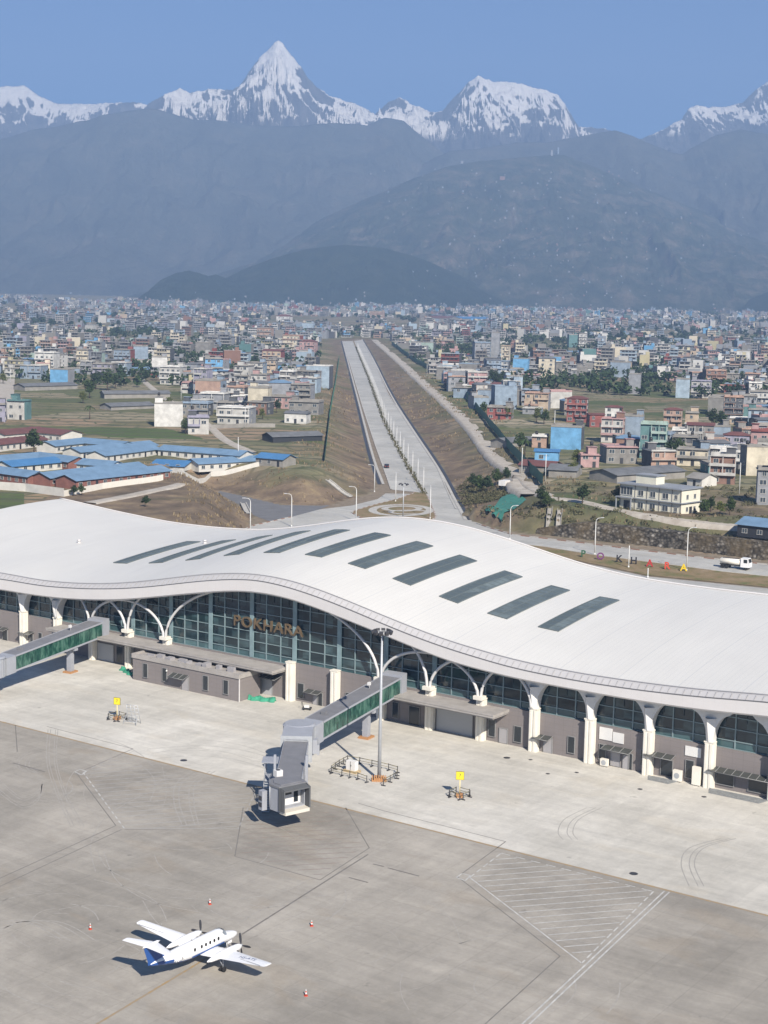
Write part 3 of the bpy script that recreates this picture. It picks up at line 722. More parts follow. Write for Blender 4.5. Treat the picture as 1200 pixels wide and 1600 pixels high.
    while k*1.5 < SR-1:
        s = k*1.5; zt = float(ZB(s))+.8
        if k % 2 == 0: mu.box(s-.09, s+.09, gt-.16, gt-.02, zl, zt, 0)
        elif zt-2.6 > zl+1.2: mu.box(s-.05, s+.05, gt-.12, gt-.02, max(zl+1.15, zt-2.9), zt, 1)
        k += 1
    z = zl+1.15
    while z < 18:
        run = [s for s in ss if ZB(s)+.8 > z]
        st0 = None
        for s in ss+[None]:
            ok = s is not None and ZB(s)+.8 > z
            if ok and st0 is None: st0 = s
            if (not ok) and st0 is not None:
                e = prev; 
                if e > st0: mu.box(st0, e, gt-.15, gt-.03, z-.06, z+.06, 0)
                st0 = None
            prev = s
        z += 1.62
    mu.box(SL+1, SR-1, gt-.2, gt-.01, zl-.02, zl+.12, 0)
    mu.build('mullion', [M_MUL, M_MUD], gz)
    for n in range(3, 11):
        mb = MB(); mb.box(n*9-.42, n*9+.42, gt-.30, gt-.17, zl+.1, float(ZB(n*9))+.6); mb.build('inner_pier', M_PIER, ROOT)
    # columns
    mb = MB(); mb.box(-.62, .62, 0, 1.05, 0, COLH); mb.box(-.50, -.16, -.10, 0.0, 0, COLH-.25); mb.box(.16, .50, -.10, 0.0, 0, COLH-.25); mb.box(-.72, .72, -.06, 1.0, COLH-.12, COLH+.06)
    mb.box(.62, .72, .15, .45, 0, COLH-.25); mb.box(.62, .72, .62, .92, 0, COLH-.25)
    c0 = mb.build('column', M_CREAM, ROOT)
    c0.location = (-36, 0, 0)
    for n in range(-3, 18):
        if n in (5, 6): continue
        c = c0.copy(); COL.objects.link(c); c.location = (n*9., 0, 0)
    # capitals (spandrels between the round bays)
    for n in list(range(-4, 2))+list(range(12, 18)):
        s0 = n*9.0; mb = MB(); L = []; R = []
        zt = float(ZB(s0))+.7; H_ = zt-COLH; N = 12
        hwf = lambda z_: (.42+2.75*(1-math.sqrt(max(0, 1-min(1, (z_-COLH)/(4.15))**2))))
        zs = [COLH+(zt-COLH)*i/N for i in range(N+1)]
        tf = .12
        L = [(s0-hwf(z_), tf, z_) for z_ in zs]; R = [(s0+hwf(z_), tf, z_) for z_ in zs]
        if n == 1: R = [(s0+min(hwf(z_), .75+(z_-COLH)*.25), tf, z_) for z_ in zs]
        if n == 12: L = [(s0-min(hwf(z_), .75+(z_-COLH)*.25), tf, z_) for z_ in zs]
        Lb = [(a, tf+1.3, b) for a, _, b in L]; Rb = [(a, tf+1.3, b) for a, _, b in R]
        mb.grid([L, R], 0); mb.grid([L, Lb], 0, True, True); mb.grid([R, Rb], 0, True)
        cp = mb.build('capital', M_WHITE, ROOT)
        mb = MB(); a0, a1 = .40, .9
        ap = (s0-.15, tf-.9, min(zt-.9, COLH+3.3)); bl = (s0-.42, tf-.10, COLH+.05); br_ = (s0+.42, tf-.02, COLH+.05)
        mr = (s0+.7, tf-.01, COLH+1.9); ml = (s0-.7, tf-.01, COLH+1.9); bc = (s0-.02, tf-.28, COLH+.05)
        tl = (s0-.8, tf-.01, COLH+3.3); tr = (s0+.9, tf-.01, COLH+3.3)
        mb.add([ap, bl, br_, mr, ml, bc, tl, tr], [(0, 5, 2, 3), (0, 3, 7), (0, 4, 1, 5), (0, 6, 4)])
        mb.build('capital_fin', M_WHITE, cp)
    # slim arch ribs
    def rib(foot, sgn, a, ztop, name='arch'):
        s0 = foot*9.0; z0 = COLH+.1; pts = []
        for i in range(25):
            ph = i/24*math.pi/2; x = s0+sgn*(.25+a*(1-math.cos(ph))); z = z0+(ztop-z0)*math.sin(ph)
            pts.append((x, -.15, z))
            if z > float(ZB(x))+.45: break
        mb = MB(); mb.tube(pts, .24, 6, 0, True, True); mb.build(name, M_STEEL, ROOT)
    zc = float(ZB(58.5))
    rib(4, 1, 22.25, zc+.25); rib(9, -1, 22.25, zc+.25)
    rib(4, -1, 8.75, 11.9); rib(2, 1, 8.75, 11.9); rib(9, 1, 8.75, 11.9); rib(11, -1, 8.75, 11.9)
    rib(3, 1, 7.5, 14.2); rib(3, -1, 8.6, 12.3); rib(10, -1, 7.5, 14.2); rib(10, 1, 8.6, 12.3)
    rib(2, -1, 7.0, 12.6); rib(11, 1, 7.0, 12.6)
    rib(1, 1, 6.5, 12.0); rib(12, -1, 6.5, 12.0)
    for n in (2, 3, 4, 9, 10, 11):
        mb = MB(); mb.box(n*9-.75, n*9+.75, -.7, .6, COLH-.1, COLH+.45); mb.build('arch_foot', M_CREAM, ROOT)
    # canopy slabs
    def slab(s0, s1, t0, z0, z1):
        mb = MB(); mb.box(s0, s1, t0, 1.0, z0, z1); mb.box(s0+.15, s1-.15, t0+.35, 1.0, z0-.25, z0); o = mb.build('canopy', M_CAN, ROOT)
        mb = MB(); mb.box(s0-.05, s1+.05, t0-.06, t0+.1, z1-.12, z1+.08); mb.build('canopy_edge', M_CAN, o); return o
    slab(10, 17.6, -3.2, 4.75, 5.15); slab(17.7, 62.2, -3.3, 4.9, 5.35); slab(84.5, 103.5, -3.6, 4.85, 5.3)
build_terminal()
def wbox(name, x0, x1, y0, y1, tp, mt, parent=None, depth=.12, frame=True):
    """a window, door or board on the wall plane t=tp, measured off the photograph"""
    xm, ym = (x0+x1)/2, (y0+y1)/2
    s0 = onfac(x0, ym, tp)[0]; s1 = onfac(x1, ym, tp)[0]; z1 = onfac(xm, y0, tp)[1]; z0 = max(.02, onfac(xm, y1, tp)[1])
    mb = MB(); mb.box(s0, s1, tp-depth, tp-.003, z0, z1)
    o = mb.build(name, mt, parent or ROOT)
    if frame:
        f = MB(); f.box(s0-.08, s0, tp-depth-.05, tp-.002, z0, z1+.08); f.box(s1, s1+.08, tp-depth-.05, tp-.002, z0, z1+.08); f.box(s0, s1, tp-depth-.05, tp-.002, z1, z1+.08)
        if z0 > .3: f.box(s0-.08, s1+.08, tp-depth-.08, tp-.002, z0-.08, z0)
        f.build('frame', M_FRM, o)
    return o, s0, s1, z0, z1
def awning(s0, s1, tp, z, out=1.5, parent=None, dz=-.35):
    mb = MB(); mb.add([(s0, tp, z), (s1, tp, z), (s1, tp-out, z+dz), (s0, tp-out, z+dz), (s0, tp, z-.05), (s1, tp, z-.05), (s1, tp-out, z+dz-.05), (s0, tp-out, z+dz-.05)], [(0, 3, 2, 1), (4, 5, 6, 7), (3, 7, 6, 2), (0, 4, 7, 3), (1, 2, 6, 5)])
    a = mb.build('awning', M_AWN, parent or ROOT)
    f = MB(); n = max(2, int((s1-s0)/1.1)+1)
    for i in range(n):
        s = s0+(s1-s0)*i/(n-1); f.tube([(s, tp, z+.04), (s, tp-out, z+dz+.04)], .045, 4, 0, True, False)
    f.tube([(s0, tp-out, z+dz+.02), (s1, tp-out, z+dz+.02)], .05, 4); f.build('frame', M_FRM, a)
W1 = 1.0
for a in ((888, 898, 1151, 1176), (937, 947, 1163, 1186), (764, 774, 1125, 1150), (804, 815, 1135, 1159), (614, 623, 1097, 1121), (466, 475, 1068, 1090), (541, 550, 1083, 1104), (61, 66, 989, 1007), (5, 12, 984, 1000), (1002, 1008, 1172, 1195), (1120, 1147, 1204, 1226), (1170, 1200, 1214, 1238), (79, 82, 992, 1002)):
    wbox('window', *a, W1, M_WIN)
for a, mt in (((850, 863, 1153, 1176), M_DOOR), ((781, 793, 1138, 1161), M_DOOR), ((955, 969, 1176, 1197), M_DOOR), ((640, 656, 1104, 1132), M_WIN), ((984, 988, 1178, 1202), M_WIN), ((1033, 1051, 1187, 1212), M_WIN), ((1072, 1084, 1188, 1215), M_WIN), ((498, 504, 1083, 1104), M_WIN), ((48, 52, 991, 1008), M_WIN), ((683, 739, 1110, 1147), M_ROLL), ((153, 178, 1006, 1034), M_ROLL), ((407, 426, 1058, 1087), M_ROLL), ((183, 193, 1010, 1035), M_WIN), ((974, 982, 1180, 1203), M_DOOR), ((490, 496, 1086, 1103), M_DOOR)):
    o, s0, s1, z0, z1 = wbox('door', *a, W1, mt)
for a in ((937, 957, 1137, 1156), (958, 975, 1145, 1161), (1071, 1096, 1167, 1182)): wbox('sign_board', *a, W1, M_WHITE, frame=False)
def aw(x0, x1, y, out=1.5, tp=W1): s0, z = onfac(x0, y, tp); s1, _ = onfac(x1, y, tp); awning(s0, s1, tp, z, out)
aw(838, 864, 1146); aw(946, 990, 1163); aw(1012, 1056, 1172); aw(1112, 1215, 1196); aw(481, 504, 1076, 1.3); aw(36, 54, 984); aw(-4, 14, 978)
# annex
def annex():
    a0 = st(207, 1062); a1 = st(375, 1096); tf = (a0[1]+a1[1])/2; s0, s1 = a0[0]-.2, a1[0]
    zt = onfac(290, 1032, tf)[1]; zt = onfac(375, 1054, tf)[1]
    mb = MB(); mb.box(s0, s1, tf, -.2, 0, zt-.75); an = mb.build('annex', M_GW, ROOT)
    mb = MB(); mb.box(s0-.15, s1+.15, tf-.18, tf+.18, zt-.75, zt); mb.box(s1-.18, s1+.15, tf+.18, -.2, zt-.75, zt); mb.box(s0-.15, s0+.18, tf+.18, -.2, zt-.75, zt); mb.box(s0+.18, s1-.18, tf+.18, -.2, zt-.7, zt-.3)
    pr = mb.build('parapet', M_CAN, an)
    rnd = random.Random(2); s = s0+2
    while s < s1-1.5:
        mb = MB(); mb.box(s, s+rnd.uniform(.6, 1.6), tf+rnd.uniform(.4, 1.4), tf+rnd.uniform(1.6, 2.1), zt-.3, zt-.3+rnd.uniform(.3, .8)); s += rnd.uniform(1.8, 2.6); mb.build('roof_duct', M_DOOR, an)
    for a in ((224.5, 231, 1037, 1058), (254.5, 261, 1044, 1064), (318, 325.5, 1056, 1078), (350, 357, 1063, 1084)): wbox('window', *a, tf, M_WIN, an)
    o, d0, d1, z0, z1 = wbox('door', 285.5, 295, 1057, 1081, tf, M_DOOR, an); awning(d0-2.2, d1, tf, z1+.25, 1.4, an, -.5)
    mb = MB(); mb.tube([(d0-3.3, tf-.1, z1+.4), (d0-3.3, tf-.35, z1+.4)], .05, 5); mb.cone((d0-3.3, tf-.35), .16, .1, z1+.3, z1+.55, 8); mb.build('wall_lamp', M_WHITE, an)
    mb = MB(); mb.box(s1+.0, s1+.12, tf-.03, tf+.12, 0, zt-.75); mb.build('downpipe', M_FAS, an)
    awning(s1+.2, s1+3.6, W1, 3.6, 2.0, ROOT, -.4)
annex()
def letters():
    s0, z0 = onfac(366, 977, 1.2); s1, z1 = onfac(474, 993, 1.2); zt = onfac(366, 960, 1.2)[1]
    o = text_mesh('name_sign', 'POKHARA', (zt-z0)/.72, mat('brass_letters', (.17, .12, .07), .45, .25, 1.0, metal=.2), ROOT, Matrix.Identity(4), .14, .02, 1.12, 'LEFT')
    xs = [v.co.x for v in o.data.vertices]; k = (s1-s0)/(max(xs)-min(xs)); ym = min(v.co.y for v in o.data.vertices)
    o.data.transform(Matrix.Translation((s0, 1.2, z0)) @ Mx((1, 0, 0), (0, 0, 1), (0, 0, 0)) @ Matrix.Diagonal((k, 1, 1, 1)) @ Matrix.Translation((-min(xs), -ym, 0)))
# ------------------------------------------------------------------ helpers for small things
def text_mesh(name, body, size, mt, parent, M, extrude=.01, offset=.0, spacing=1.0, align='CENTER'):
    cu = bpy.data.curves.new(name, 'FONT'); cu.body = body; cu.size = size; cu.extrude = extrude; cu.offset = offset
    cu.align_x = align; cu.align_y = 'CENTER'; cu.space_character = spacing; cu.resolution_u = 3
    t = bpy.data.objects.new(name+'_curve', cu); COL.objects.link(t)
    dg = bpy.context.evaluated_depsgraph_get(); me = bpy.data.meshes.new_from_object(t.evaluated_get(dg))
    bpy.data.objects.remove(t); me.materials.clear(); me.materials.append(mt); me.name = name
    me.transform(M); o = bpy.data.objects.new(name, me); COL.objects.link(o)
    if parent: o.parent = parent
    return o
def Mx(xa, ya, loc):
    xa = Vector(xa).normalized(); ya = Vector(ya).normalized(); za = xa.cross(ya)
    m_ = Matrix.Identity(4)
    for i in range(3): m_[i][0] = xa[i]; m_[i][1] = ya[i]; m_[i][2] = za[i]; m_[i][3] = loc[i]
    return m_
M_PW = mat('white_aircraft_paint', (.80, .80, .80), .28, spec=.6); M_PB = mat('blue_aircraft_paint', (.02, .08, .28), .3, spec=.6)
M_BLK = mat('black_rubber', (.015, .015, .016), .8); M_DK = mat('dark_metal', (.045, .045, .05), .55); M_GAL = mat('galvanised_steel', (.46, .48, .50), .45, .15, 1.5, metal=.2)
M_ORG = mat('orange_paint', (.46, .235, .10), .6, .2, 3.0); M_YEL = mat('yellow_sign_face', (.78, .62, .03), .5); M_RED = mat('red_cone', (.62, .09, .05), .6)
M_NET = mat('green_netting', (.055, .34, .21), .8, .4, 1.5); M_BRW = mat('bridge_pale_metal', (.34, .355, .39), .5, .12, .8); M_BRD = mat('bridge_grey_roof', (.205, .205, .215), .6, .2, .7)
M_BGL = None
def bridge_glass():
    t = NT('green_bridge_glass'); O = t.obj(); s = t.node('ShaderNodeSeparateXYZ'); t.link(O, s.inputs[0])
    n = t.noise(t.mapv(O, (1.5, 1, .5)), 1.0, 4, .6)
    t.base(t.ramp(n, (.32, (.008, .035, .03)), (.45, (.02, .075, .055)), (.62, (.085, .18, .14)))).rough(.18).spec(.5); return t.m
M_BGL = bridge_glass()
# ------------------------------------------------------------------ twin propeller aeroplane
def aeroplane():
    c = (gp(222, 1440, 2.3)+gp(420, 1506, 2.1))/2
    root = empty('propeller_aeroplane', (c[0], c[1], 0), TH+rad(90), 'white twin propeller aeroplane with blue T tail fin parked on the dark apron', 'aeroplane')
    secs = [(4.85, 1.60, .04, .04), (4.7, 1.60, .20, .17), (4.35, 1.62, .38, .32), (3.8, 1.67, .52, .45), (3.1, 1.76, .63, .57), (2.75, 1.86, .68, .68), (2.35, 1.97, .71, .80), (1.9, 2.02, .73, .86), (0, 2.02, .74, .87), (-2.4, 2.03, .74, .86), (-3.4, 2.10, .68, .78), (-4.6, 2.22, .52, .62), (-5.8, 2.34, .34, .44), (-6.8, 2.42, .17, .26), (-7.3, 2.45, .05, .1)]
    N = 20; mb = MB(); P = []
    for x, zc, a, b in secs:
        P.append([(x, a*math.sin(2*math.pi*k/N), zc+b*math.cos(2*math.pi*k/N)*(1 if math.cos(2*math.pi*k/N) > 0 else .92)) for k in range(N)])
    vs = [p for r_ in P for p in r_]
    for i in range(len(secs)-1):
        for k in range(N):
            a = i*N+k; b = i*N+(k+1) % N
            xm = (secs[i][0]+secs[i+1][0])/2; ang = abs(((k+.5)/N*360+180) % 360-180)
            blue = ang > 132 or (xm < -4.0 and ang > 60+(xm+8)*12)
            mb.f.append((a, b, b+N, a+N)); mb.m.append(1 if blue else 0); mb.smooth.append(True)
    mb.v = vs; mb.build('fuselage', [M_PW, M_PB], root)
    fz = [o for o in root.children][0]
    # stripe
    for sg in (-1, 1):
        mb = MB(); mb.grid([[(x, sg*.745, 1.75), (x, sg*.735, 1.62)] for x in (2.2, 1, 0, -1, -2.4)], 0, False, sg > 0); mb.build('stripe', M_PB, fz)
        for x in (1.35, .75, .15, -.45, -1.05, -2.0):
            w_ = MB(); vs = [(x+.14*math.cos(t), sg*(.70), 2.30+.19*math.sin(t)) for t in np.linspace(0, 2*math.pi, 13)[:-1]]
            vo = [(x+.14*math.cos(t), sg*(.722+.0*math.sin(t)), 2.30+.19*math.sin(t)) for t in np.linspace(0, 2*math.pi, 13)[:-1]]
            vo = [(a, sg*(.742-.10*max(0, (c_-2.2))), c_) for a, b, c_ in vo]
            w_.add(vs+vo, [tuple(range(12, 24))]+[(i, (i+1) % 12, 12+(i+1) % 12, 12+i) for i in range(12)]); w_.build('cabin_window', M_BLK, fz)
    # windscreen
    mb = MB(); mb.add([(2.98, .22, 2.36), (2.98, -.22, 2.36), (2.5, -.30, 2.80), (2.5, .30, 2.80)], [(0, 1, 2, 3)])
    for sg in (-1, 1): mb.add([(2.92, sg*.27, 2.36), (2.5, sg*.34, 2.76), (2.05, sg*.60, 2.62), (2.35, sg*.66, 2.30), (2.75, sg*.60, 2.22)], [(0, 1, 2, 3, 4) if sg < 0 else (4, 3, 2, 1, 0)])
    mb.build('windscreen', mat('pale_windscreen', (.22, .25, .28), .15, spec=.8), fz)
    def airfoil(x_le, ch, th):
        up = [(0, 0), (.05, .45), (.2, .9), (.4, 1.0), (.7, .6), (1, 0.02)]; lo = [(.7, -.25), (.4, -.4), (.2, -.4), (.05, -.25)]
        return [(x_le-f*ch, h*th) for f, h in up+lo]
    def wing(st_, name, parent, m2=M_PW, vert=False):
        mb = MB(); P = []
        for (y, xl, ch, th, z) in st_:
            P.append([(x, (h if vert else y), (y if vert else z+h)) for x, h in airfoil(xl, ch, th)])
        n = len(P[0]); vs = [p for r_ in P for p in r_]; fs = []
        for i in range(len(P)-1):
            for k in range(n): fs.append((i*n+k, i*n+(k+1) % n, (i+1)*n+(k+1) % n, (i+1)*n+k))
        fs += [tuple(range(n))[::-1], tuple(range((len(P)-1)*n, len(P)*n))]
        mb.add(vs, fs, 0, False); return mb.build(name, m2, parent)
    wings = []
    for sg in (-1, 1):
        wg = wing([(0, 1.45, 2.55, .17, 1.42), (sg*.75, 1.45, 2.5, .17, 1.42), (sg*2.6, 1.35, 2.35, .16, 1.62), (sg*5.6, .75, 1.65, .11, 1.95), (sg*8.1, .30, 1.08, .08, 2.22), (sg*8.3, .15, .75, .04, 2.25)], 'wing', root); wings.append(wg)
        mb = MB()
        for a, b in ((3.3, 5.6), (5.7, 7.8)): mb.grid([[(.75-(y-5.6)*.18-1.18+.0, sg*y, 1.98+(y-5.6)*.11+.05), (.75-(y-5.6)*.18-1.23, sg*y, 1.98+(y-5.6)*.11+.045)] for y in (a, b)])
        mb.build('flap_gap', M_BRD, wg)
        mb = MB(); ns = [(2.35, .16, .16, 1.72), (2.25, .25, .27, 1.70), (1.9, .31, .36, 1.70), (1.0, .35, .39, 1.72), (0, .35, .37, 1.74), (-1.0, .29, .30, 1.74), (-1.9, .2, .2, 1.74), (-2.4, .04, .05, 1.74)]
        P = [[(x, sg*2.6+a*math.sin(2*math.pi*k/12), zc+b*math.cos(2*math.pi*k/12)) for k in range(12)] for x, a, b, zc in ns]
        vs = [p for r_ in P for p in r_]; fs = [(i*12+k, i*12+(k+1) % 12, (i+1)*12+(k+1) % 12, (i+1)*12+k) for i in range(len(ns)-1) for k in range(12)]+[tuple(range(12))]
        mb.add(vs, fs, 0, True); en = mb.build('engine_nacelle', M_PW, root)
        mb = MB(); mb.tube([(1.6, sg*2.6+sg*.34, 1.55), (1.35, sg*2.6+sg*.62, 1.52)], .09, 6); mb.tube([(1.6, sg*2.6-sg*.34, 1.55), (1.35, sg*2.6-sg*.62, 1.52)], .09, 6); mb.build('exhaust', M_DK, en)
        mb = MB(); mb.tube([(2.34, sg*2.6, 1.72), (2.5, sg*2.6, 1.72), (2.72, sg*2.6, 1.72)], [.2, .16, .03], 8)
        sp_ = mb.build('propeller', M_GAL, root)
        for k in range(4):
            a = math.pi/2*k+(.06 if sg > 0 else .12); dy, dz = math.sin(a), math.cos(a); py, pz = dz, -dy
            mb = MB(); vs = []
            for r_, w_ in ((.15, .06), (.5, .12), (.9, .13), (1.18, .09), (1.25, .03)):
                for e, xx in ((-w_, .03), (w_, -.03)): vs.append((2.48+xx, sg*2.6+dy*r_+py*e, 1.72+dz*r_+pz*e)); vs.append((2.46+xx, sg*2.6+dy*r_+py*e, 1.72+dz*r_+pz*e))
            fs = []
            for i in range(4): b = i*4; fs += [(b, b+2, b+6, b+4), (b+1, b+5, b+7, b+3), (b, b+4, b+5, b+1), (b+2, b+3, b+7, b+6)]
            fs += [(0, 1, 3, 2), (16, 18, 19, 17)]
            mb.add(vs, fs); mb.build('blade', M_DK, sp_)
        mb = MB(); mb.tube([(-.1, sg*2.6, 1.5), (-.15, sg*2.6, .35)], .06, 6); mb.tube([(-.6, sg*2.6, 1.3), (-.15, sg*2.6, .5)], .04, 5)
        lg = mb.build('landing_gear', M_GAL, root)
        for d in (-.17, .17):
            mb = MB(); mb.tube([(-.15, sg*2.6+d-.07, .26), (-.15, sg*2.6+d+.07, .26)], .26, 12); mb.build('wheel', M_BLK, lg)
    mb = MB(); mb.tube([(3.35, 0, 1.3), (3.45, 0, .3)], .05, 6); mb.box(3.3, 3.9, -.2, -.16, .95, 1.3); mb.box(3.3, 3.9, .16, .2, .95, 1.3); lg = mb.build('landing_gear', M_PW, root)
    mb = MB(); mb.tube([(3.47, -.07, .22), (3.47, .07, .22)], .22, 12); mb.build('wheel', M_BLK, lg)
    # fin: lofted upward
    mb = MB(); P = []
    for z, xl, ch, th in ((2.45, -4.4, 3.2, .12), (2.75, -5.1, 2.5, .12), (3.5, -5.85, 2.0, .10), (4.28, -6.65, 1.5, .09)):
        P.append([(x, h, z) for x, h in airfoil(xl, ch, th)[:6]]+[(x, -h, z) for x, h in airfoil(xl, ch, th)[:6][::-1]])
    n = 12; vs = [p for r_ in P for p in r_]; fs = [(i*n+k, i*n+(k+1) % n, (i+1)*n+(k+1) % n, (i+1)*n+k) for i in range(3) for k in range(n)]+[tuple(range(3*n, 4*n))]
    mb.add(vs, fs); mb.build('tail_fin', M_PB, root)
    tp = wing([(-2.8, -7.35, .75, .05, 4.36), (-2.7, -7.25, .85, .06, 4.36), (0, -6.35, 1.55, .10, 4.36), (2.7, -7.25, .85, .06, 4.36), (2.8, -7.35, .75, .05, 4.36)], 'tailplane', root)
    mb = MB(); mb.tube([(-6.0, 0, 4.40), (-6.4, 0, 4.42), (-7.6, 0, 4.42), (-8.3, 0, 4.40)], [.03, .13, .12, .02], 8); mb.build('tail_bullet', M_PW, tp)
    mb = MB(); mb.tube([(-1.6, 0, 2.85), (-1.8, 0, 3.2)], [.03, .01], 4, 0); mb.build('antenna', M_DK, fz)
    text_mesh('registration', 'HS-ATS', .62, mat('registration_grey', (.12, .16, .28), .5), wings[0], Mx((0, -1, .11), (1, 0, 0), (-.02, -5.55, 2.075)), .003)
    text_mesh('registration', 'HS-ATS', .40, M_PW, fz, Mx((1, 0, 0), (0, 0, 1), (-4.0, -.70, 2.05))@Matrix.Rotation(0, 4, 'X'), .06)
aeroplane()
# ------------------------------------------------------------------ boarding bridges
def boarding_bridge(p_low, p_high, label, cab=True, supp=None):
    z0, z1 = 3.55, 5.35
    a = gp(*p_low, z0); b = gp(*p_high, z1); d = (b-a)[:2]; L = float(np.linalg.norm(d)); d = d/L; lf = np.array([-d[1], d[0]])
    HW = 1.4; o = a[:2]+lf*HW; rz = math.atan2(d[1], d[0])
    root = empty('boarding_bridge', (o[0], o[1], 0), rz, label, 'boarding bridge')
    zf = lambda x: z0+(z1-z0)*x/L
    def sb(mb, x0, x1, y0, y1, h0, h1, mi=0):
        v = [(x, y, zf(x)+h) for h in (h0, h1) for x, y in ((x0, y0), (x1, y0), (x1, y1), (x0, y1))]
        mb.add(v, [(0, 3, 2, 1), (4, 5, 6, 7), (0, 1, 5, 4), (1, 2, 6, 5), (2, 3, 7, 6), (3, 0, 4, 7)], mi)
    mb = MB(); sb(mb, 0, L, -HW-.04, HW+.04, -.22, .10); fl = mb.build('floor_beam', M_BRW, root)
    for sg in (-1, 1):
        mb = MB(); sb(mb, 0.02, L, sg*HW-.05, sg*HW+.05, .10, 2.30); g = mb.build('glass_side', M_BGL, root)
        mb = MB(); n = int(L/1.45); y = sg*(HW+.06)
        for i in range(n+1): x = L*i/n; mb.tube([(x, y, zf(x)+.15), (x, y, zf(x)+2.25)], .035, 4, 0, True, False)
        for i in range(0, n):
            x0, x1 = L*i/n, L*(i+1)/n
            if i % 2: mb.tube([(x0, y-.1*sg, zf(x0)+.2), (x1, y-.1*sg, zf(x1)+2.2)], .04, 4, 0, True, False)
            else: mb.tube([(x0, y-.1*sg, zf(x0)+2.2), (x1, y-.1*sg, zf(x1)+.2)], .04, 4, 0, True, False)
        mb.build('frame', mat('dark_green_frame', (.03, .08, .07), .5), g)
    mb = MB(); sb(mb, -.1, L, -HW-.12, HW+.12, 2.30, 2.48); rf = mb.build('roof', M_BRD, root)
    mb = MB(); sb(mb, -.1, L, -HW-.18, -HW-.1, 2.28, 2.55); sb(mb, -.1, L, HW+.1, HW+.18, 2.28, 2.55); mb.build('roof_edge', M_BRW, rf)
    mb = MB(); sb(mb, L-1.5, L+.1, -HW-.32, HW+.32, -.35, 2.85); mb.build('end_portal', M_BRW, root)
    mb = MB(); sb(mb, -2.2, .02, -HW-.06, HW+.06, -.35, 2.5); mb.build('corridor', M_BRW, root)
    # support pillar
    sx = supp if supp else L*.6
    mb = MB(); mb.box(sx-.45, sx+.45, -.45, .45, .25, zf(sx)-.35); mb.box(sx-.35, sx+.35, -HW, HW, zf(sx)-.75, zf(sx)-.32)
    pl = mb.build('support_pillar', M_BRW, root)
    mb = MB(); mb.box(sx-1.0, sx+1.0, -.85, .85, 0, .26); mb.build('pillar_base', M_ORG, pl)
    # rotunda
    rx = -4.0
    mb = MB(); mb.cone((rx, 0), 2.15, 2.15, 3.15, 6.25, 20, 0, False); mb.cone((rx, 0), 2.3, 2.0, 6.25, 6.5, 20, 0, False); ro = mb.build('rotunda', M_BRW, root)
    mb = MB()
    for k in range(20): t = 2*math.pi*k/20; mb.box(rx+2.17*math.cos(t)-.04, rx+2.17*math.cos(t)+.04, 2.17*math.sin(t)-.04, 2.17*math.sin(t)+.04, 3.3, 6.2)
    mb.build('slat', M_GAL, ro)
    mb = MB(); mb.cone((rx, 0), .5, .5, .3, 3.15, 12); 
    for k in range(4): t = math.pi/4+k*math.pi/2; mb.tube([(rx+1.5*math.cos(t), 1.5*math.sin(t), 3.15), (rx+.5*math.cos(t), .5*math.sin(t), 1.0)], .1, 6)
    pc = mb.build('rotunda_pillar', M_BRW, root)
    mb = MB(); mb.cone((rx, 0), 1.15, 1.05, 0, .3, 12, 0, False); mb.build('pillar_base', M_ORG, pc)
    # small things on the roof
    mb = MB(); mb.box(L*.1, L*.1+.7, -.2, .5, zf(L*.1)+2.48, zf(L*.1)+2.95); mb.build('roof_unit', M_BRD, rf)
    mb = MB(); mb.tube([(L*.66, .2, zf(L*.66)+2.4), (L*.66, .2, zf(L*.66)+3.5)], .05, 5); mb.box(L*.66-.3, L*.66+.1, 0, .4, zf(L*.66)+3.0, zf(L*.66)+3.45); mb.build('roof_camera', M_WHITE, rf)
    # outer tunnel, in a second direction
    wr = o+d*rx
    tgt = gp(449, 1234, 4.9)[:2] if cab else wr+np.array([-9.0, -22.0])
    e = tgt-wr; LT = float(np.linalg.norm(e)); e = e/LT; ang = math.atan2(e[1], e[0])-rz
    ca, sa = math.cos(ang), math.sin(ang)
    T = lambda x, y, z: (rx+ca*x-sa*y, sa*x+ca*y, z)
    def tb(mb, x0, x1, y0, y1, z00, z01, z10=None, z11=None, mi=0):
        z10 = z00 if z10 is None else z10; z11 = z01 if z11 is None else z11
        v = [T(x0, y0, z00), T(x1, y0, z10), T(x1, y1, z10), T(x0, y1, z00), T(x0, y0, z01), T(x1, y0, z11), T(x1, y1, z11), T(x0, y1, z01)]
        mb.add(v, [(0, 3, 2, 1), (4, 5, 6, 7), (0, 1, 5, 4), (1, 2, 6, 5), (2, 3, 7, 6), (3, 0, 4, 7)], mi)
    mb = MB(); tb(mb, 1.7, 6.6, -2.0, 2.0, 3.2, 6.45, 3.1, 6.3); ot = mb.build('outer_tunnel', M_BRW, root)
    mb = MB(); tb(mb, 6.6, 6.8, -2.1, 2.1, 3.0, 6.55); tb(mb, 6.85, 6.95, -1.6, -1.45, 3.1, 6.1); tb(mb, 6.85, 6.95, 1.45, 1.6, 3.1, 6.1); tb(mb, 6.85, 6.95, -1.6, 1.6, 6.1, 6.25); mb.build('tunnel_portal', M_GAL, ot)
    mb = MB(); tb(mb, 6.8, LT-1.6, -1.55, 1.55, 3.2, 5.85, 2.95, 5.55); it = mb.build('inner_tunnel', M_BRD, root)
    mb = MB(); 
    for y in (-1.62, 1.56): tb(mb, 6.8, LT-1.6, y, y+.06, 5.5, 6.0, 5.2, 5.7); tb(mb, 6.8, LT-1.6, y, y+.06, 3.2, 3.6, 2.95, 3.35)
    k = 7.5
    while k < LT-2:
        for y in (-1.61, 1.56): tb(mb, k, k+.08, y, y+.05, 3.2, 5.8)
        k += .8
    mb.build('tunnel_rib', M_BRW, it)
    dx = LT-6.5
    mb = MB()
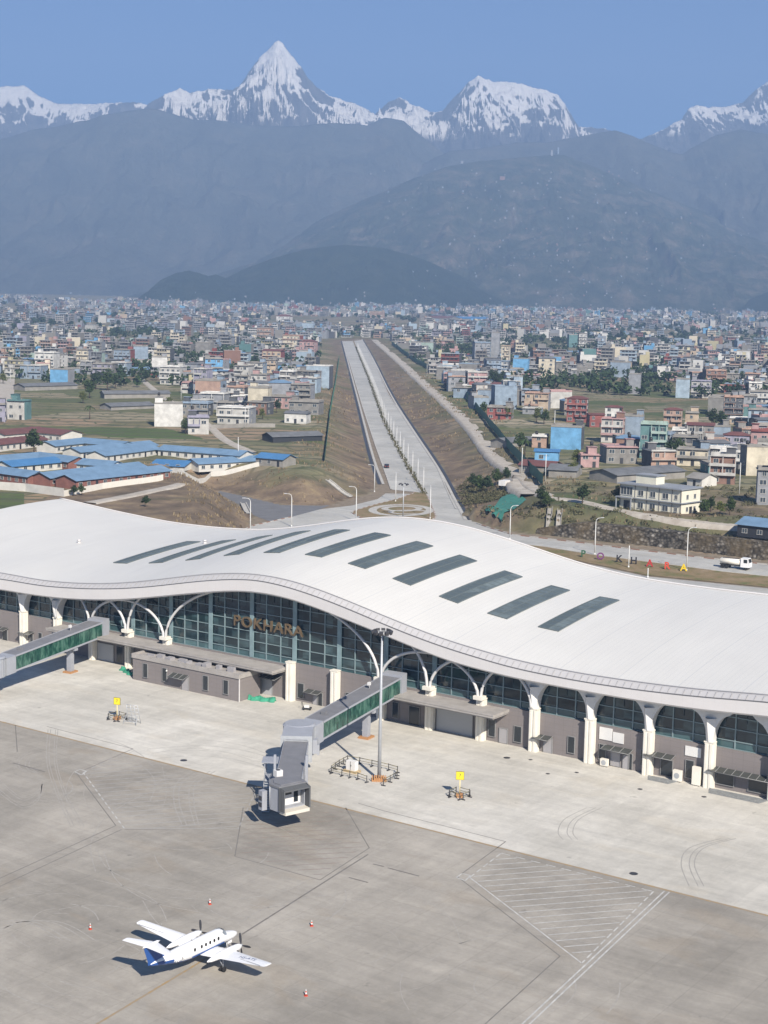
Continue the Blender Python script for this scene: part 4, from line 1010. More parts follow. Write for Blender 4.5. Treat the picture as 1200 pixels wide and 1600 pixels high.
    for y in (-2.15, 1.85): tb(mb, dx-.2, dx+.2, y, y+.3, .9, 7.3)
    tb(mb, dx-.3, dx+.3, -2.1, 2.1, 2.4, 2.85); tb(mb, dx-.35, dx+.35, -1.5, 1.5, .55, 1.0)
    for y in (-1.2, 1.2): tb(mb, dx-.12, dx+.12, y-.1, y+.1, .9, 2.5)
    dc = mb.build('drive_column', M_BRW, root)
    for y in (-1.3, 1.3):
        mb = MB(); mb.tube([T(dx, y-.28, .55), T(dx, y+.28, .55)], .55, 16); mb.build('wheel', M_BLK, dc)
    if cab:
        q = T(LT, 0, 0); cr = rad(-52)-rz
        cc, cs = math.cos(cr), math.sin(cr)
        Cn = lambda x, y, z: (q[0]+cc*x-cs*y, q[1]+cs*x+cc*y, z)
        def cprism(mb, poly, za, zb, mi=0):
            n = len(poly); v = [Cn(x, y, za) for x, y in poly]+[Cn(x, y, zb) for x, y in poly]
            mb.add(v, [tuple(range(n))[::-1], tuple(range(n, 2*n))]+[(i, (i+1) % n, n+(i+1) % n, n+i) for i in range(n)], mi)
        body = [(1.1, -1.9), (1.1, 1.9), (-.6, 2.1), (-1.9, 1.3), (-2.2, 0), (-1.9, -1.3), (-.6, -2.1)]
        mb = MB(); cprism(mb, body, 2.7, 3.1); cprism(mb, [(x*.94, y*.94) for x, y in body if x < 1] + [(.75, -1.75), (.75, 1.75)][::-1][:0], 3.1, 3.1001)
        # walls (front open)
        wl = [(1.1, -1.9), (-.6, -2.1), (-1.9, -1.3), (-2.2, 0), (-1.9, 1.3), (-.6, 2.1), (1.1, 1.9)]
        v = [Cn(x, y, z) for z in (3.1, 5.65) for x, y in wl]+[Cn(x*.93, y*.93, z) for z in (3.1, 5.65) for x, y in wl]
        fs = [(i+1, i, 7+i, 8+i) for i in range(6)]+[(14+i, 15+i, 22+i, 21+i) for i in range(6)]+[(0, 14, 21, 7), (20, 6, 13, 27)]
        mb.add(v, fs); cb = mb.build('cab', M_BRW, root)
        mb = MB(); cprism(mb, [(x*1.06, y*1.06) for x, y in body], 5.65, 5.9); cprism(mb, [(x*.8, y*.8) for x, y in body], 5.9, 6.0); mb.build('cab_roof', M_BRD, cb)
        mb = MB()
        for i in range(6):
            (xa, ya), (xb, yb) = wl[i], wl[i+1]
            if i == 2 or i == 1:
                n = 9
                for k in range(n): f = (k+.5)/n; xx, yy = (xa+(xb-xa)*f)*1.015, (ya+(yb-ya)*f)*1.015; mb.tube([Cn(xx, yy, 3.2), Cn(xx, yy, 5.5)], .035, 4, 0, True, False)
            mb.tube([Cn(xb*1.02, yb*1.02, 3.0), Cn(xb*1.02, yb*1.02, 5.7)], .06, 5)
        mb.build('curtain_slat', M_GAL, cb)
        # inner front: white door and windows set back
        mb = MB(); cprism(mb, [(.15, -1.8), (.22, -1.8), (.22, 1.8), (.15, 1.8)], 3.1, 5.6); fw = mb.build('front_wall', M_WHITE, cb)
        for y0_, y1_, za, zb in ((-1.45, -.95, 3.4, 5.3), (-.6, .45, 4.35, 5.3), (.8, 1.4, 3.3, 5.2)):
            mb = MB(); cprism(mb, [(.222, y0_), (.26, y0_), (.26, y1_), (.222, y1_)], za, zb); mb.build('cab_window', M_WIN, fw)
        # folding canopy
        mb = MB()
        for k in range(4):
            x = 1.1+.28*k; h = 5.75-.06*k; wd = 1.95-.03*k
            for sg in (-1, 1): cprism(mb, [(x, sg*wd-.09), (x+.2, sg*wd-.09), (x+.2, sg*wd+.09), (x, sg*wd+.09)], 2.95, h)
            cprism(mb, [(x, -wd), (x+.2, -wd), (x+.2, wd), (x, wd)], h-.2, h)
        for sg in (-1, 1): cprism(mb, [(1.1, sg*1.86-.03), (2.1, sg*1.80-.03), (2.1, sg*1.80+.03), (1.1, sg*1.86+.03)], 2.95, 5.6)
        cprism(mb, [(1.1, -1.85), (2.1, -1.78), (2.1, 1.78), (1.1, 1.85)], 5.5, 5.54)
        mb.build('folding_canopy', mat('grey_canopy_fabric', (.10, .105, .11), .8), cb)
        mb = MB(); cprism(mb, [(1.1, -1.85), (2.25, -1.75), (2.25, 1.75), (1.1, 1.85)], 2.55, 2.95); mb.build('bumper', mat('beige_bumper', (.62, .58, .50), .8), cb)
        mb = MB(); cprism(mb, [(-3.4, .2), (-2.6, .2), (-2.6, 1.1), (-3.4, 1.1)], 5.7, 6.5); au = mb.build('air_unit', M_WHITE, root)
        mb = MB(); c_ = Cn(-3.0, .65, 6.51); mb.cone((c_[0], c_[1]), .3, .3, 6.5, 6.53, 12); mb.build('fan', M_DK, au)
        mb = MB(); cprism(mb, [(-1.9, -2.9), (-1.1, -2.9), (-1.1, -2.2), (-1.9, -2.2)], 2.5, 4.9); eb = mb.build('equipment_box', M_BRW, cb)
        for za in (2.9, 3.7): mb = MB(); cprism(mb, [(-1.8, -2.93), (-1.2, -2.93), (-1.2, -2.90), (-1.8, -2.90)], za, za+.55); mb.build('vent', M_DK, eb)
        # service stair beside the tunnel
        mb = MB(); sx0 = dx-5.2
        tb(mb, sx0-.1, sx0+2.4, -3.6, -1.8, 3.05, 3.2); tb(mb, sx0-.2, sx0+2.5, -3.9, -1.7, 5.35, 5.45)
        for x in (sx0, sx0+2.3):
            for y in (-3.5, ): tb(mb, x-.05, x+.05, y-.05, y+.05, 3.2, 5.35)
        ld = mb.build('stair_landing', M_BRW, root)
        mb = MB(); n = 13
        for k in range(n): f = k/(n-1); tb(mb, sx0+2.4+f*3.6, sx0+2.4+f*3.6+.28, -3.5, -2.6, 3.05-f*2.85, 3.12-f*2.85)
        for y in (-3.52, -2.58): mb.tube([T(sx0+2.4, y, 3.0), T(sx0+6.2, y, .1)], .06, 4); mb.tube([T(sx0+2.4, y, 4.1), T(sx0+6.2, y, 1.15)], .035, 4); 
        for k in range(4): 
            f = k/3; 
            for y in (-3.52, -2.58): mb.tube([T(sx0+2.4+3.7*f, y, 3.05-2.9*f), T(sx0+2.4+3.7*f, y, 4.1-2.9*f)], .03, 4)
        mb.build('service_stair', M_GAL, root)
    mb = MB(); tb(mb, 2.0, 3.2, 2.01, 2.6, 3.1, 5.0); tb(mb, 2.2, 3.0, 2.6, 2.9, 2.9, 4.3); mb.build('control_cabinet', M_BRW, root)
    return root
boarding_bridge((505, 1154), (632, 1080), 'grey boarding bridge with green glass sides and a cab over the dark apron', True, 14.5)
boarding_bridge((25, 1047), (168, 991), 'second boarding bridge whose outer end stands beyond the round pillar by the far bays', False, 15.0)
# ------------------------------------------------------------------ mast and barriers
def flood_mast(px_, py_, h, label, r=.27, z=0.0, n=10, spread=1.55):
    b = gp(px_, py_, z) if z is not None else hit(px_, py_)
    root = empty('floodlight_mast', (b[0], b[1], b[2]), 0, label, 'light mast')
    mb = MB(); mb.tube([(0, 0, .3), (0, 0, h*.5), (0, 0, h)], [r, r*.75, r*.5], 12); mb.build('pole', M_GAL, root)
    mb = MB(); mb.box(-.7, .7, -.7, .7, 0, .45); mb.build('base', M_ORG if n == 10 else M_CAN, root)
    mb = MB(); pts = [(spread*.62*math.cos(t), spread*.62*math.sin(t), h+.05) for t in np.linspace(0, 2*math.pi, 15)]
    mb.tube(pts, .07, 5, 0, False)
    for k in range(4): t = k*math.pi/2; mb.tube([(0, 0, h), (spread*.62*math.cos(t), spread*.62*math.sin(t), h+.05)], .05, 4)
    mb.build('head_frame', M_GAL, root)
    for k in range(n):
        t = 2*math.pi*k/n+.2; c_, s_ = math.cos(t), math.sin(t); mb = MB(); rr = spread*.8
        vs = []
        for dr, dz in ((-.12, .32), (.22, .12), (.10, -.28), (-.2, -.1)):
            for w_ in (-.26, .26): vs.append(((rr+dr)*c_-w_*s_, (rr+dr)*s_+w_*c_, h+.12+dz))
        mb.add(vs, [(0, 2, 3, 1), (2, 4, 5, 3), (4, 6, 7, 5), (6, 0, 1, 7), (0, 6, 4, 2), (1, 3, 5, 7)]); mb.build('floodlight', M_DK, root)
    return root
mast = flood_mast(592.4, 1219, 20.2, 'tall floodlight mast with orange base standing on the pale apron by the boarding bridge')
for nm_ in ('rung',):
    mb = MB(); mb.box(-1.0, 1.0, -.75, .75, 0, .22); 
    for k in range(7): mb.box(-1.0+k*.3, -.88+k*.3, -.82, -.76, .1, .95)
    mb.build('base_guard', M_ORG, mast)
def barrier(p, q, group, label, name='barrier'):
    a = gp(*p)[:2]; b = gp(*q)[:2]; L = float(np.linalg.norm(b-a)); rz = math.atan2(b[1]-a[1], b[0]-a[0])
    root = empty(name, (a[0], a[1], 0), rz, label, 'barrier', group)
    mb = MB(); n = max(1, round(L/1.6))
    mb.tube([(0, 0, .9), (L, 0, .9)], .05, 5); mb.tube([(0, 0, .5), (L, 0, .5)], .035, 5); mb.build('rail', mat('dull_brass_rail', (.22, .19, .10), .6, .5, 4.0), root)
    for i in range(n+1):
        x = L*i/n; mb = MB(); mb.tube([(x, 0, 0), (x, 0, 1.0)], .06, 5); mb.box(x-.07, x+.07, -.32, .32, 0, .12); mb.build('post', M_DK, root)
fp = [(517.5, 1207), (530, 1198), (543, 1191), (562, 1194), (581, 1198), (607, 1204), (621, 1208), (620, 1217), (599, 1228)]
_bl = ['left of the white electric cabinet', 'behind the left side of the white electric cabinet', 'straight behind the white electric cabinet', 'between cabinet and mast on the terminal side', 'behind the mast on the terminal side', 'at the far right behind the mast', 'at the right-hand tip of the mast enclosure', 'in front of the orange mast base']
for i in range(len(fp)-1): barrier(fp[i], fp[i+1], 'barriers round the floodlight mast', 'dark rail barrier '+_bl[i])
fp = [(517.5, 1209), (534, 1213), (559, 1218), (573, 1223)]
for i in range(len(fp)-1): barrier(fp[i], fp[i+1], 'barriers round the floodlight mast', 'dark rail barrier '+['on the near left side of the white electric cabinet', 'straight in front of the white electric cabinet', 'in front of the gap between cabinet and mast'][i])
def cabinet():
    b = gp(550, 1206); root = empty('electric_cabinet', b, TH, 'white electric cabinet on a beige plinth inside the mast barriers', 'cabinet')
    mb = MB(); mb.box(-.75, .75, -.4, .4, .3, 1.6); bd = mb.build('body', M_WHITE, root)
    mb = MB(); mb.box(-.03, .03, -.42, -.40, .35, 1.55); mb.box(.1, .16, -.45, -.40, .9, 1.1); mb.build('door_seam', M_DK, bd)
    mb = MB(); mb.box(-1.1, 1.1, -.6, .6, 0, .3); mb.build('plinth', mat('ochre_plinth', (.50, .38, .22), .8, .3, 2.0), root)
cabinet()
def stand_sign(x, y, label, g):
    b = gp(x, y); root = empty('stand_sign', b, TH+rad(30) if g else TH+rad(20), label, 'sign')
    mb = MB(); mb.box(-.48, .48, -.05, .05, 2.35, 3.35); bd = mb.build('board', M_YEL, root)
    mb = MB(); mb.box(-.54, -.48, -.07, .07, 2.29, 3.41); mb.box(.48, .54, -.07, .07, 2.29, 3.41); mb.box(-.48, .48, -.07, .07, 3.35, 3.41); mb.box(-.48, .48, -.07, .07, 2.29, 2.35); mb.build('frame', mat('olive_frame', (.30, .25, .05), .6), bd)
    text_mesh('lettering', '7', .62, M_DK, bd, Mx((1, 0, 0), (0, 0, 1), (0, -.06, 2.88)), .004)
    mb = MB(); mb.tube([(0, 0, .4), (0, 0, 2.3)], .07, 8); mb.build('post', mat('yellow_post', (.70, .60, .30), .6), root)
    mb = MB(); mb.box(-.45, .45, -.45, .45, 0, .42); mb.build('base', M_ORG, root)
    for k in range(4):
        a = k*math.pi/2+.3; p = np.array([math.cos(a), math.sin(a)])*1.35; q = np.array([math.cos(a+1.2), math.sin(a+1.2)])*1.35
        r2 = empty('barrier', (b[0]+p[0], b[1]+p[1], 0), math.atan2(*(q-p)[::-1]), 'short rail barrier '+['right of', 'behind', 'left of', 'in front of'][k]+' the yellow sign '+('on the right' if g else 'beside the ladder rack'), 'barrier', 'barriers round the '+('right' if g else 'left')+' yellow sign')
        L = float(np.linalg.norm(q-p)); mb = MB(); mb.tube([(0, 0, .85), (L, 0, .85)], .045, 5); mb.tube([(0, 0, .45), (L, 0, .45)], .035, 5); mb.build('rail', _mc['dull_brass_rail'], r2)
        for xx in (0, L):
            mb = MB(); mb.tube([(xx, 0, 0), (xx, 0, .95)], .06, 5); mb.box(xx-.08, xx+.08, -.3, .3, 0, .12); mb.build('post', M_DK, r2)
stand_sign(718, 1245, 'yellow stand sign on an orange base, right of the floodlight mast', 1)
stand_sign(183, 1124, 'yellow stand sign on an orange base beside the leaning ladder rack', 0)
def rack():
    b = gp(206, 1131); root = empty('ladder_rack', b, TH+rad(15), 'pale metal ladder rack standing next to the yellow sign', 'rack')
    for sg in (-1, 1):
        mb = MB()
        for x in (-1.1, 1.1, -.35, .35) if sg > 0 else (-1.1, 1.1): mb.tube([(x, sg*.75, 0), (x*.85, sg*.05, 2.9 if sg > 0 else 1.3)], .05, 5)
        for z in ((.6, 1.2, 1.8, 2.4, 2.88) if sg > 0 else (.5, 1.25)): f = z/2.9; mb.tube([(-1.1+.16*f, sg*(.75-.7*f), z), (1.1-.16*f, sg*(.75-.7*f), z)], .04, 5)
        mb.build('ladder' if sg > 0 else 'brace_frame', M_GAL, root)
rack()
def cone(x, y, label):
    b = gp(x, y); root = empty('traffic_cone', b, .3, label, 'traffic cone'); root.scale = (.75, .75, .75)
    mb = MB(); mb.box(-.22, .22, -.22, .22, 0, .05); mb.cone((0, 0), .17, .04, .05, .8, 12); mb.build('body', M_RED, root)
    mb = MB(); mb.cone((0, 0), .142, .102, .25, .46, 12); mb.build('stripe', M_WHITE, root)
    mb = MB(); mb.cone((0, 0), .075, .045, .62, .82, 12); mb.build('stripe', M_WHITE, root)
cone(141, 1452, 'red and white traffic cone beyond the tip of the left wing'); cone(328, 1413, 'red and white traffic cone ahead of the aeroplane near the propeller')
cone(487, 1447, 'red and white traffic cone right of the aeroplane nose'); cone(478, 1556, 'red and white traffic cone behind the right wing, nearest the picture bottom')
def netting(x0, y0, x1, y1, label, h=.9, seed=1):
    a = gp(x0, y0)[:2]; b = gp(x1, y1)[:2]; L = float(np.linalg.norm(b-a)); rz = math.atan2(b[1]-a[1], b[0]-a[0])
    mb = MB(); n = 26; rnd = random.Random(seed); P = []
    for i in range(n+1):
        x = L*i/n; o = .18*math.sin(i*.7+seed)+rnd.uniform(-.06, .06); zt = h*(.8+.15*math.sin(i*.5+seed*2))+rnd.uniform(-.05, .05)
        P.append([(x, o-.5, .02), (x, o-.1, zt*.45), (x, o, zt), (x, o+.12, zt*.5), (x, o+.5, .02)])
    mb.grid(P, 0, True); o = mb.build('green_netting', M_NET, None, (a[0], a[1], 0), rz); tag(o, label, 'netting')
netting(388, 1093, 430, 1097, 'crumpled green netting lying before the roller door beside the annex'); netting(190, 1046, 207, 1056, 'small heap of green netting at the far end of the annex', .8, 3)
def trolley():
    b = gp(480, 1109); root = empty('hand_trolley', b, TH+.5, 'small dark hand trolley left on the pale apron before the cream columns', 'trolley')
    mb = MB(); mb.box(-.7, .7, -.4, .4, .28, .4); mb.tube([(-.7, -.35, .4), (-.9, -.35, 1.15), (-.9, .35, 1.15), (-.7, .35, .4)], .04, 5); mb.build('platform', M_DK, root)
    for x in (-.5, .5):
        for y in (-.35, .35): mb = MB(); mb.tube([(x, y-.05, .15), (x, y+.05, .15)], .15, 10); mb.build('wheel', M_BLK, root)
    mb = MB(); mb.box(-.45, .35, -.3, .3, .4, .75); tag(mb.build('white_bag', M_WHITE, None, b, TH+.5), 'white sack lying on the dark hand trolley', 'sack')
trolley()
def ac(x, y, w_, h, label, d=.45, t0=.35):
    s, _ = st(x, y); P = Wst(s, t0); root = empty('air_conditioner', P, TH, label, 'air conditioner')
    mb = MB(); mb.box(-w_/2, w_/2, -d, d*.2, .12, h); bd = mb.build('casing', M_CREAM, root)
    mb = MB(); mb.box(-w_/2+.1, -w_/2+.2, -d+.05, 0, 0, .12); mb.box(w_/2-.2, w_/2-.1, -d+.05, 0, 0, .12); mb.build('foot', M_DK, root)
    if h > 2: return
    mb = MB(); mb.tube([(0, -d-.01, h*.55), (0, -d-.03, h*.55)], min(w_, h)*.33, 12, 0, True, False); mb.build('fan_grille', M_GAL, bd)
ac(945, 1197, 1.1, 1.1, 'cream air conditioner under the awning of the two white boards'); ac(1062, 1219, 1.2, 1.6, 'cream air conditioner left of the tall white cabinet')
ac(1090, 1226, 1.15, 2.6, 'tall cream cabinet against the grey wall beside the dark doorway'); ac(73, 1008, .9, .9, 'small cream air conditioner between far column and bridge', .4)
def manhole(x, y, r, label):
    b = gp(x, y); mb = MB(); mb.cone((0, 0), r, r, 0.0, .012, 14, 0, False); mb.cone((0, 0), r*.8, r*.8, .012, .016, 14, 0, False); tag(mb.build('drain_cover', M_DK, None, (b[0], b[1], 0)), label, 'drain cover')
for x, y, r, l in ((287, 1188, .5, 'dark drain cover in the pale apron beyond the yellow edge line near the left sign'), (990, 1365, .5, 'grey drain cover beside the long yellow edge line near the hatched area'), (856, 1209, .3, 'small drain cover before the second door of the right bays'), (901, 1207, .3, 'small drain cover before the window bay with two white boards'), (829, 1187, .3, 'small drain cover before the column next to the canopy end'),
    (1000, 1233, .35, 'small drain cover between the ramps of the right bays'), (1100, 1245, .35, 'small drain cover beside the long grey ramp'), (792, 1184, .5, 'dark drain cover before the roller shutter canopy')):
    manhole(x, y, r, l)
def ramp(x0, y0, x1, y1, w_, label):
    s0, t0 = st(x0, y0); s1, _ = st(x1, y1); P = Wst(s0, -.1); L = s1-s0
    mb = MB(); v = [(0, 0, .02), (L, 0, .02), (L, 0, .16), (0, 0, .16), (.6, -w_, .012), (L-.6, -w_, .012)]
    mb.add(v, [(3, 2, 5, 4), (0, 3, 4), (1, 5, 2)]); k = .8
    while k < L-.6: mb.box(k, k+.06, -w_+.3, -.1, .03, .12); k += .6
    tag(mb.build('entrance_ramp', mat('ramp_grey', (.27, .28, .28), .8, .3, 2.0), None, P, TH), label, 'ramp')
ramp(1015, 1212, 1058, 1222, 1.6, 'short grey ramp before the dark doorway between two columns'); ramp(1110, 1232, 1200, 1252, 1.8, 'long grey ramp in front of the nearest bay with dark windows')
letters()
# ------------------------------------------------------------------ landside roads
def poly_sheet(name, pts, fn, mt, dz, step=6.0, kind='structure', edge=0.0):
    """polygon of world points draped on fn(x,y)+dz by clipping strips of constant y"""
    P = [np.array(p[:2], float) for p in pts]; ys = [p[1] for p in P]; y = min(ys); mb = MB(); yl = sorted(set([*np.arange(min(ys), max(ys), step), max(ys)]+ys))
    def xs(yy, eps):
        o = []
        for i in range(len(P)):
            a, b = P[i], P[(i+1) % len(P)]
            if (a[1] > yy+eps) != (b[1] > yy+eps): o.append(a[0]+(b[0]-a[0])*(yy-a[1])/(b[1]-a[1]))
        return sorted(o)
    for y0, y1 in zip(yl[:-1], yl[1:]):
        if y1-y0 < 1e-6: continue
        ym = (y0+y1)/2; e = []
        for i in range(len(P)):
            a, b = P[i], P[(i+1) % len(P)]
            if (a[1] > ym) != (b[1] > ym):
                f = lambda yy: a[0]+(b[0]-a[0])*(yy-a[1])/(b[1]-a[1])
                e.append((f(ym), f(y0), f(y1)))
        e.sort()
        for k in range(0, len(e)-1, 2):
            l, r_ = e[k], e[k+1]; n = max(1, int((r_[0]-l[0])/8))
            for j in range(n):
                q = []
                for (f, yy, idx) in ((j/n, y0, 1), ((j+1)/n, y0, 1), ((j+1)/n, y1, 2), (j/n, y1, 2)):
                    x = l[idx]+(r_[idx]-l[idx])*f; q.append((x, yy, float(fn(x, yy))+dz))
                mb.add(q, [(0, 1, 2, 3)])
    o = mb.build(name, mt)
    if kind: o['kind'] = kind
    return o
def kerb(pts, fn, name='kerb', h=.16, w_=.3, closed=False, mt=None, painted=False, step=2.0):
    P = [np.array(p[:2], float) for p in pts]; P = P+[P[0]] if closed else P; D_ = [P[0]]
    for a, b in zip(P[:-1], P[1:]):
        n = max(1, int(np.linalg.norm(b-a)/step))
        for i in range(1, n+1): D_.append(a+(b-a)*i/n)
    mb = MB()
    for i in range(len(D_)-1):
        a, b = D_[i], D_[i+1]; d = b-a; d = d/(np.linalg.norm(d)+1e-9); nn = np.array([-d[1], d[0]])*w_/2
        za, zb = float(fn(*a)), float(fn(*b)); v = []
        for p, z in ((a, za), (b, zb)): v += [(*(p+nn), z-.05), (*(p-nn), z-.05), (*(p-nn), z+h), (*(p+nn), z+h)]
        mb.add(v, [(3, 2, 6, 7), (0, 4, 5, 1), (1, 5, 6, 2), (0, 3, 7, 4)], (i % 2) if painted else 0)
    o = mb.build(name, [mt or M_KERB, M_KERR]); o['kind'] = 'structure'; return o
M_KERB = mat('kerb_concrete', (.50, .48, .44), .9, .3, .8); M_KERR = mat('kerb_red', (.30, .17, .12), .9, .3, .8)
ZERO = lambda x, y: 0.0
def fF(x, y): return Fl1(y)
M_ROAD = concrete_material('road_concrete', (.33, .33, .315), (.40, .395, .375), (.46, .455, .43), .85, .010, .45, (.42, .38, .30))
M_ASPH = mat('side_road_asphalt', (.17, .17, .175), .9, .25, .3); M_DIRTW = mat('gravel_track_dirt', (.48, .44, .38), .95, .35, .35, col2=(.33, .29, .24))
M_VERGE = None
def verge_material():
    t = NT('dry_verge'); P = t.pos(); n = t.noise(P, .18, 6, .65); n2 = t.noise(P, 1.6, 4, .7)
    c = t.ramp(n, (.34, (.13, .145, .06)), (.47, (.22, .17, .095)), (.62, (.27, .205, .13)), (.75, (.34, .28, .19)))
    t.base(t.mix(.5, c, t.mix(n2, (.4, .4, .4), (1.5, 1.5, 1.5)), 'MULTIPLY')).rough(.95).spec(.1); t.bump(n2, .5, .1); return t.m
M_VERGE = verge_material()
hF = lambda x, y: hit(x, y, FLf)[:2]
junction = [gp(x, y)[:2] for x, y in [(360, 846), (372, 832), (398, 821), (455, 808), (500, 796), (550, 790), (590, 780), (611, 765)]]+[gp(x, y)[:2] for x, y in [(700, 765), (735, 812), (760, 824), (800, 836), (900, 848), (1000, 860.5), (1100, 872.5), (1200, 883), (1330, 901), (1330, 917), (1200, 900), (1125, 892), (1050, 882), (925, 866), (850, 854), (760, 852), (560, 846)]]
poly_sheet('road', junction, ZERO, M_ROAD, .045)
Lc_l = [(611, 765), (605, 747), (587, 697), (567, 637), (547, 570), (535, 533)]; Lc_r = [(658, 770), (630, 720), (600, 663), (577, 597), (551, 533)]
Rc_l = [(668, 775), (634, 720), (604, 663), (580, 597), (553.5, 533)]; Rc_r = [(712, 795), (683, 730), (647, 677), (607, 617), (585, 567), (565, 531)]
road_l = [hF(*p) for p in Lc_l]+[hF(*p) for p in Lc_r[::-1]]; road_r = [hF(*p) for p in Rc_r]+[hF(*p) for p in Rc_l[::-1]]
poly_sheet('road', road_l, fF, M_ROAD, .06, 8.0); poly_sheet('road', road_r, fF, M_ROAD, .06, 8.0)
asph = [gp(x, y)[:2] for x, y in [(334, 764), (350, 769), (385, 776), (440, 789), (515, 789.5), (500, 796), (455, 808), (425, 816), (398, 806), (372, 788), (350, 776)]]
poly_sheet('side_road', asph, ZERO, M_ASPH, .03)
med = [hF(*p) for p in Lc_r]+[hF(*p) for p in Rc_l[::-1]]
poly_sheet('median', med, fF, M_VERGE, .13, 8.0); kerb([hF(*p) for p in Lc_r], fF, 'kerb', .2, .4, step=12); kerb([hF(*p) for p in Rc_l], fF, 'kerb', .2, .4, step=12)
kerb([hF(*p) for p in Lc_l], fF, 'kerb', .2, .5, step=12); kerb([hF(*p) for p in Rc_r], fF, 'kerb', .2, .5, step=12)
isl = [gp(x, y)[:2] for x, y in [(549, 801), (562, 796), (590, 788), (622, 780), (646, 771), (654, 761), (664, 767), (672, 785), (678, 800), (681, 808), (672, 815), (630, 817), (590, 815), (562, 809)]]
poly_sheet('traffic_island', isl, ZERO, M_VERGE, .17, 3.0); kerb(isl, ZERO, 'kerb', .22, .4, True, painted=True)
def ring(cx, cy, rx, ry, wd, z, a0=0, a1=360):
    mb = MB(); pts = [gp(cx+rx*math.cos(rad(a)), cy+ry*math.sin(rad(a)))[:2] for a in range(a0, a1+1, 10)]; ribbon(mb, pts, wd, z); return mb
for i, (c, rx, ry, wd) in enumerate((((627, 798), 45, 8.5, 2.6), ((628, 795.5), 27, 3.6, 2.2), ((640, 801), 30, 3, 1.6))):
    tag(ring(*c, rx, ry, wd, .19+.006*i).build('island_path', M_KERB), kind='structure')
# verge with the coloured letters, and the pale path along the terminal
verge = [gp(x, y)[:2] for x, y in [(800, 849), (850, 854.5), (925, 867), (1050, 883), (1125, 893), (1200, 901), (1330, 918), (1330, 944), (1200, 918), (1100, 908), (1010, 899), (940, 884), (880, 872), (830, 864)]]
poly_sheet('verge', verge, ZERO, M_VERGE, .09, 3.0); kerb(verge[:7], ZERO, 'kerb', .2, .35, painted=False)
foot = [gp(x, y)[:2] for x, y in [(830, 866), (940, 886), (1010, 901), (1100, 910), (1200, 920), (1330, 946), (1330, 985), (1200, 950), (1010, 930), (830, 890)]]
poly_sheet('footpath', foot, ZERO, M_ROAD, .06, 4.0)
kerb([gp(x, y)[:2] for x, y in [(745, 818), (760, 823.5), (800, 835.5), (900, 847.5), (1000, 860), (1100, 872), (1200, 882.5), (1330, 900.5)]], ZERO, 'kerb', .22, .55, painted=True, step=2.6)
kerb([gp(x, y)[:2] for x, y in [(360, 836), (398, 821), (455, 808)]], ZERO, 'kerb', .22, .45, painted=True, step=2.0)
# drains along the foot of the cutting, their shade painted as dark ribbons
def drape(name, pts, wd, mt, dz, step=4.0, fn=None, kind='structure'):
    fn = fn or zat; P = [np.array(p[:2], float) for p in pts]
    for _ in range(2 if len(P) > 3 else 0):
        Q = [P[0]]
        for a, b in zip(P[:-1], P[1:]): Q += [a*.75+b*.25, a*.25+b*.75]
        P = Q+[P[-1]]
    D_ = [P[0]]
    for a, b in zip(P[:-1], P[1:]):
        n = max(1, int(np.linalg.norm(b-a)/step))
        for i in range(1, n+1): D_.append(a+(b-a)*i/n)
    rows = []; sk_ = []
    nn_ = 5
    for i, p in enumerate(D_):
        d = D_[min(i+1, len(D_)-1)]-D_[max(i-1, 0)]; d = d/(np.linalg.norm(d)+1e-9); n2 = np.array([-d[1], d[0]])
        w_ = wd(i/len(D_)) if callable(wd) else wd
        rows.append([(*(p+n2*w_*(.5-k/(nn_-1))), 0) for k in range(nn_)]); sk_.append((p+n2*(w_/2+.7), p-n2*(w_/2+.7)))
    A = np.array([[r_[:2] for r_ in rr] for rr in rows]); Z = np.vectorize(lambda x, y: fn(x, y))(A[..., 0], A[..., 1])+dz
    Z = np.maximum(Z, Z.mean(axis=1, keepdims=True)-.15)
    if name in ('gravel_track', 'dirt_path') and len(A) > 8:
        zm = Z.mean(axis=1); zp = np.pad(zm, 3, mode='edge'); zs = np.array([zp[i:i+7].mean() for i in range(len(zm))]); Z = zs[:, None]*.7+Z*.3
        G_ = [[(*sk_[i][0], fn(*sk_[i][0])-.3)]+[(A[i, k, 0], A[i, k, 1], Z[i, k]) for k in range(nn_)]+[(*sk_[i][1], fn(*sk_[i][1])-.3)] for i in range(len(A))]
    else: G_ = [[(A[i, k, 0], A[i, k, 1], Z[i, k]) for k in range(nn_)] for i in range(len(A))]
    mb = MB(); mb.grid(G_, 0, True, True)
    o = mb.build(name, mt)
    if kind: o['kind'] = kind
    return o
offs = lambda P, d: [np.array(p)+np.array([d, 0]) for p in P]
drape('drainage_channel', offs([np.array(p) for p in AV_L], .2)[::-1], 1.3, M_DK, .14, 10, fF); drape('drainage_channel', offs(AV_L, 1.6)[::-1], 1.0, M_KERB, .16, 10, fF)  # flat dark strip is the channel's shadow line put into colour
drape('drainage_channel', offs(AV_R, -.2), 1.1, M_DK, .14, 10, fF); drape('drainage_channel', offs(AV_R, -1.5), 1.0, M_KERB, .16, 10, fF)
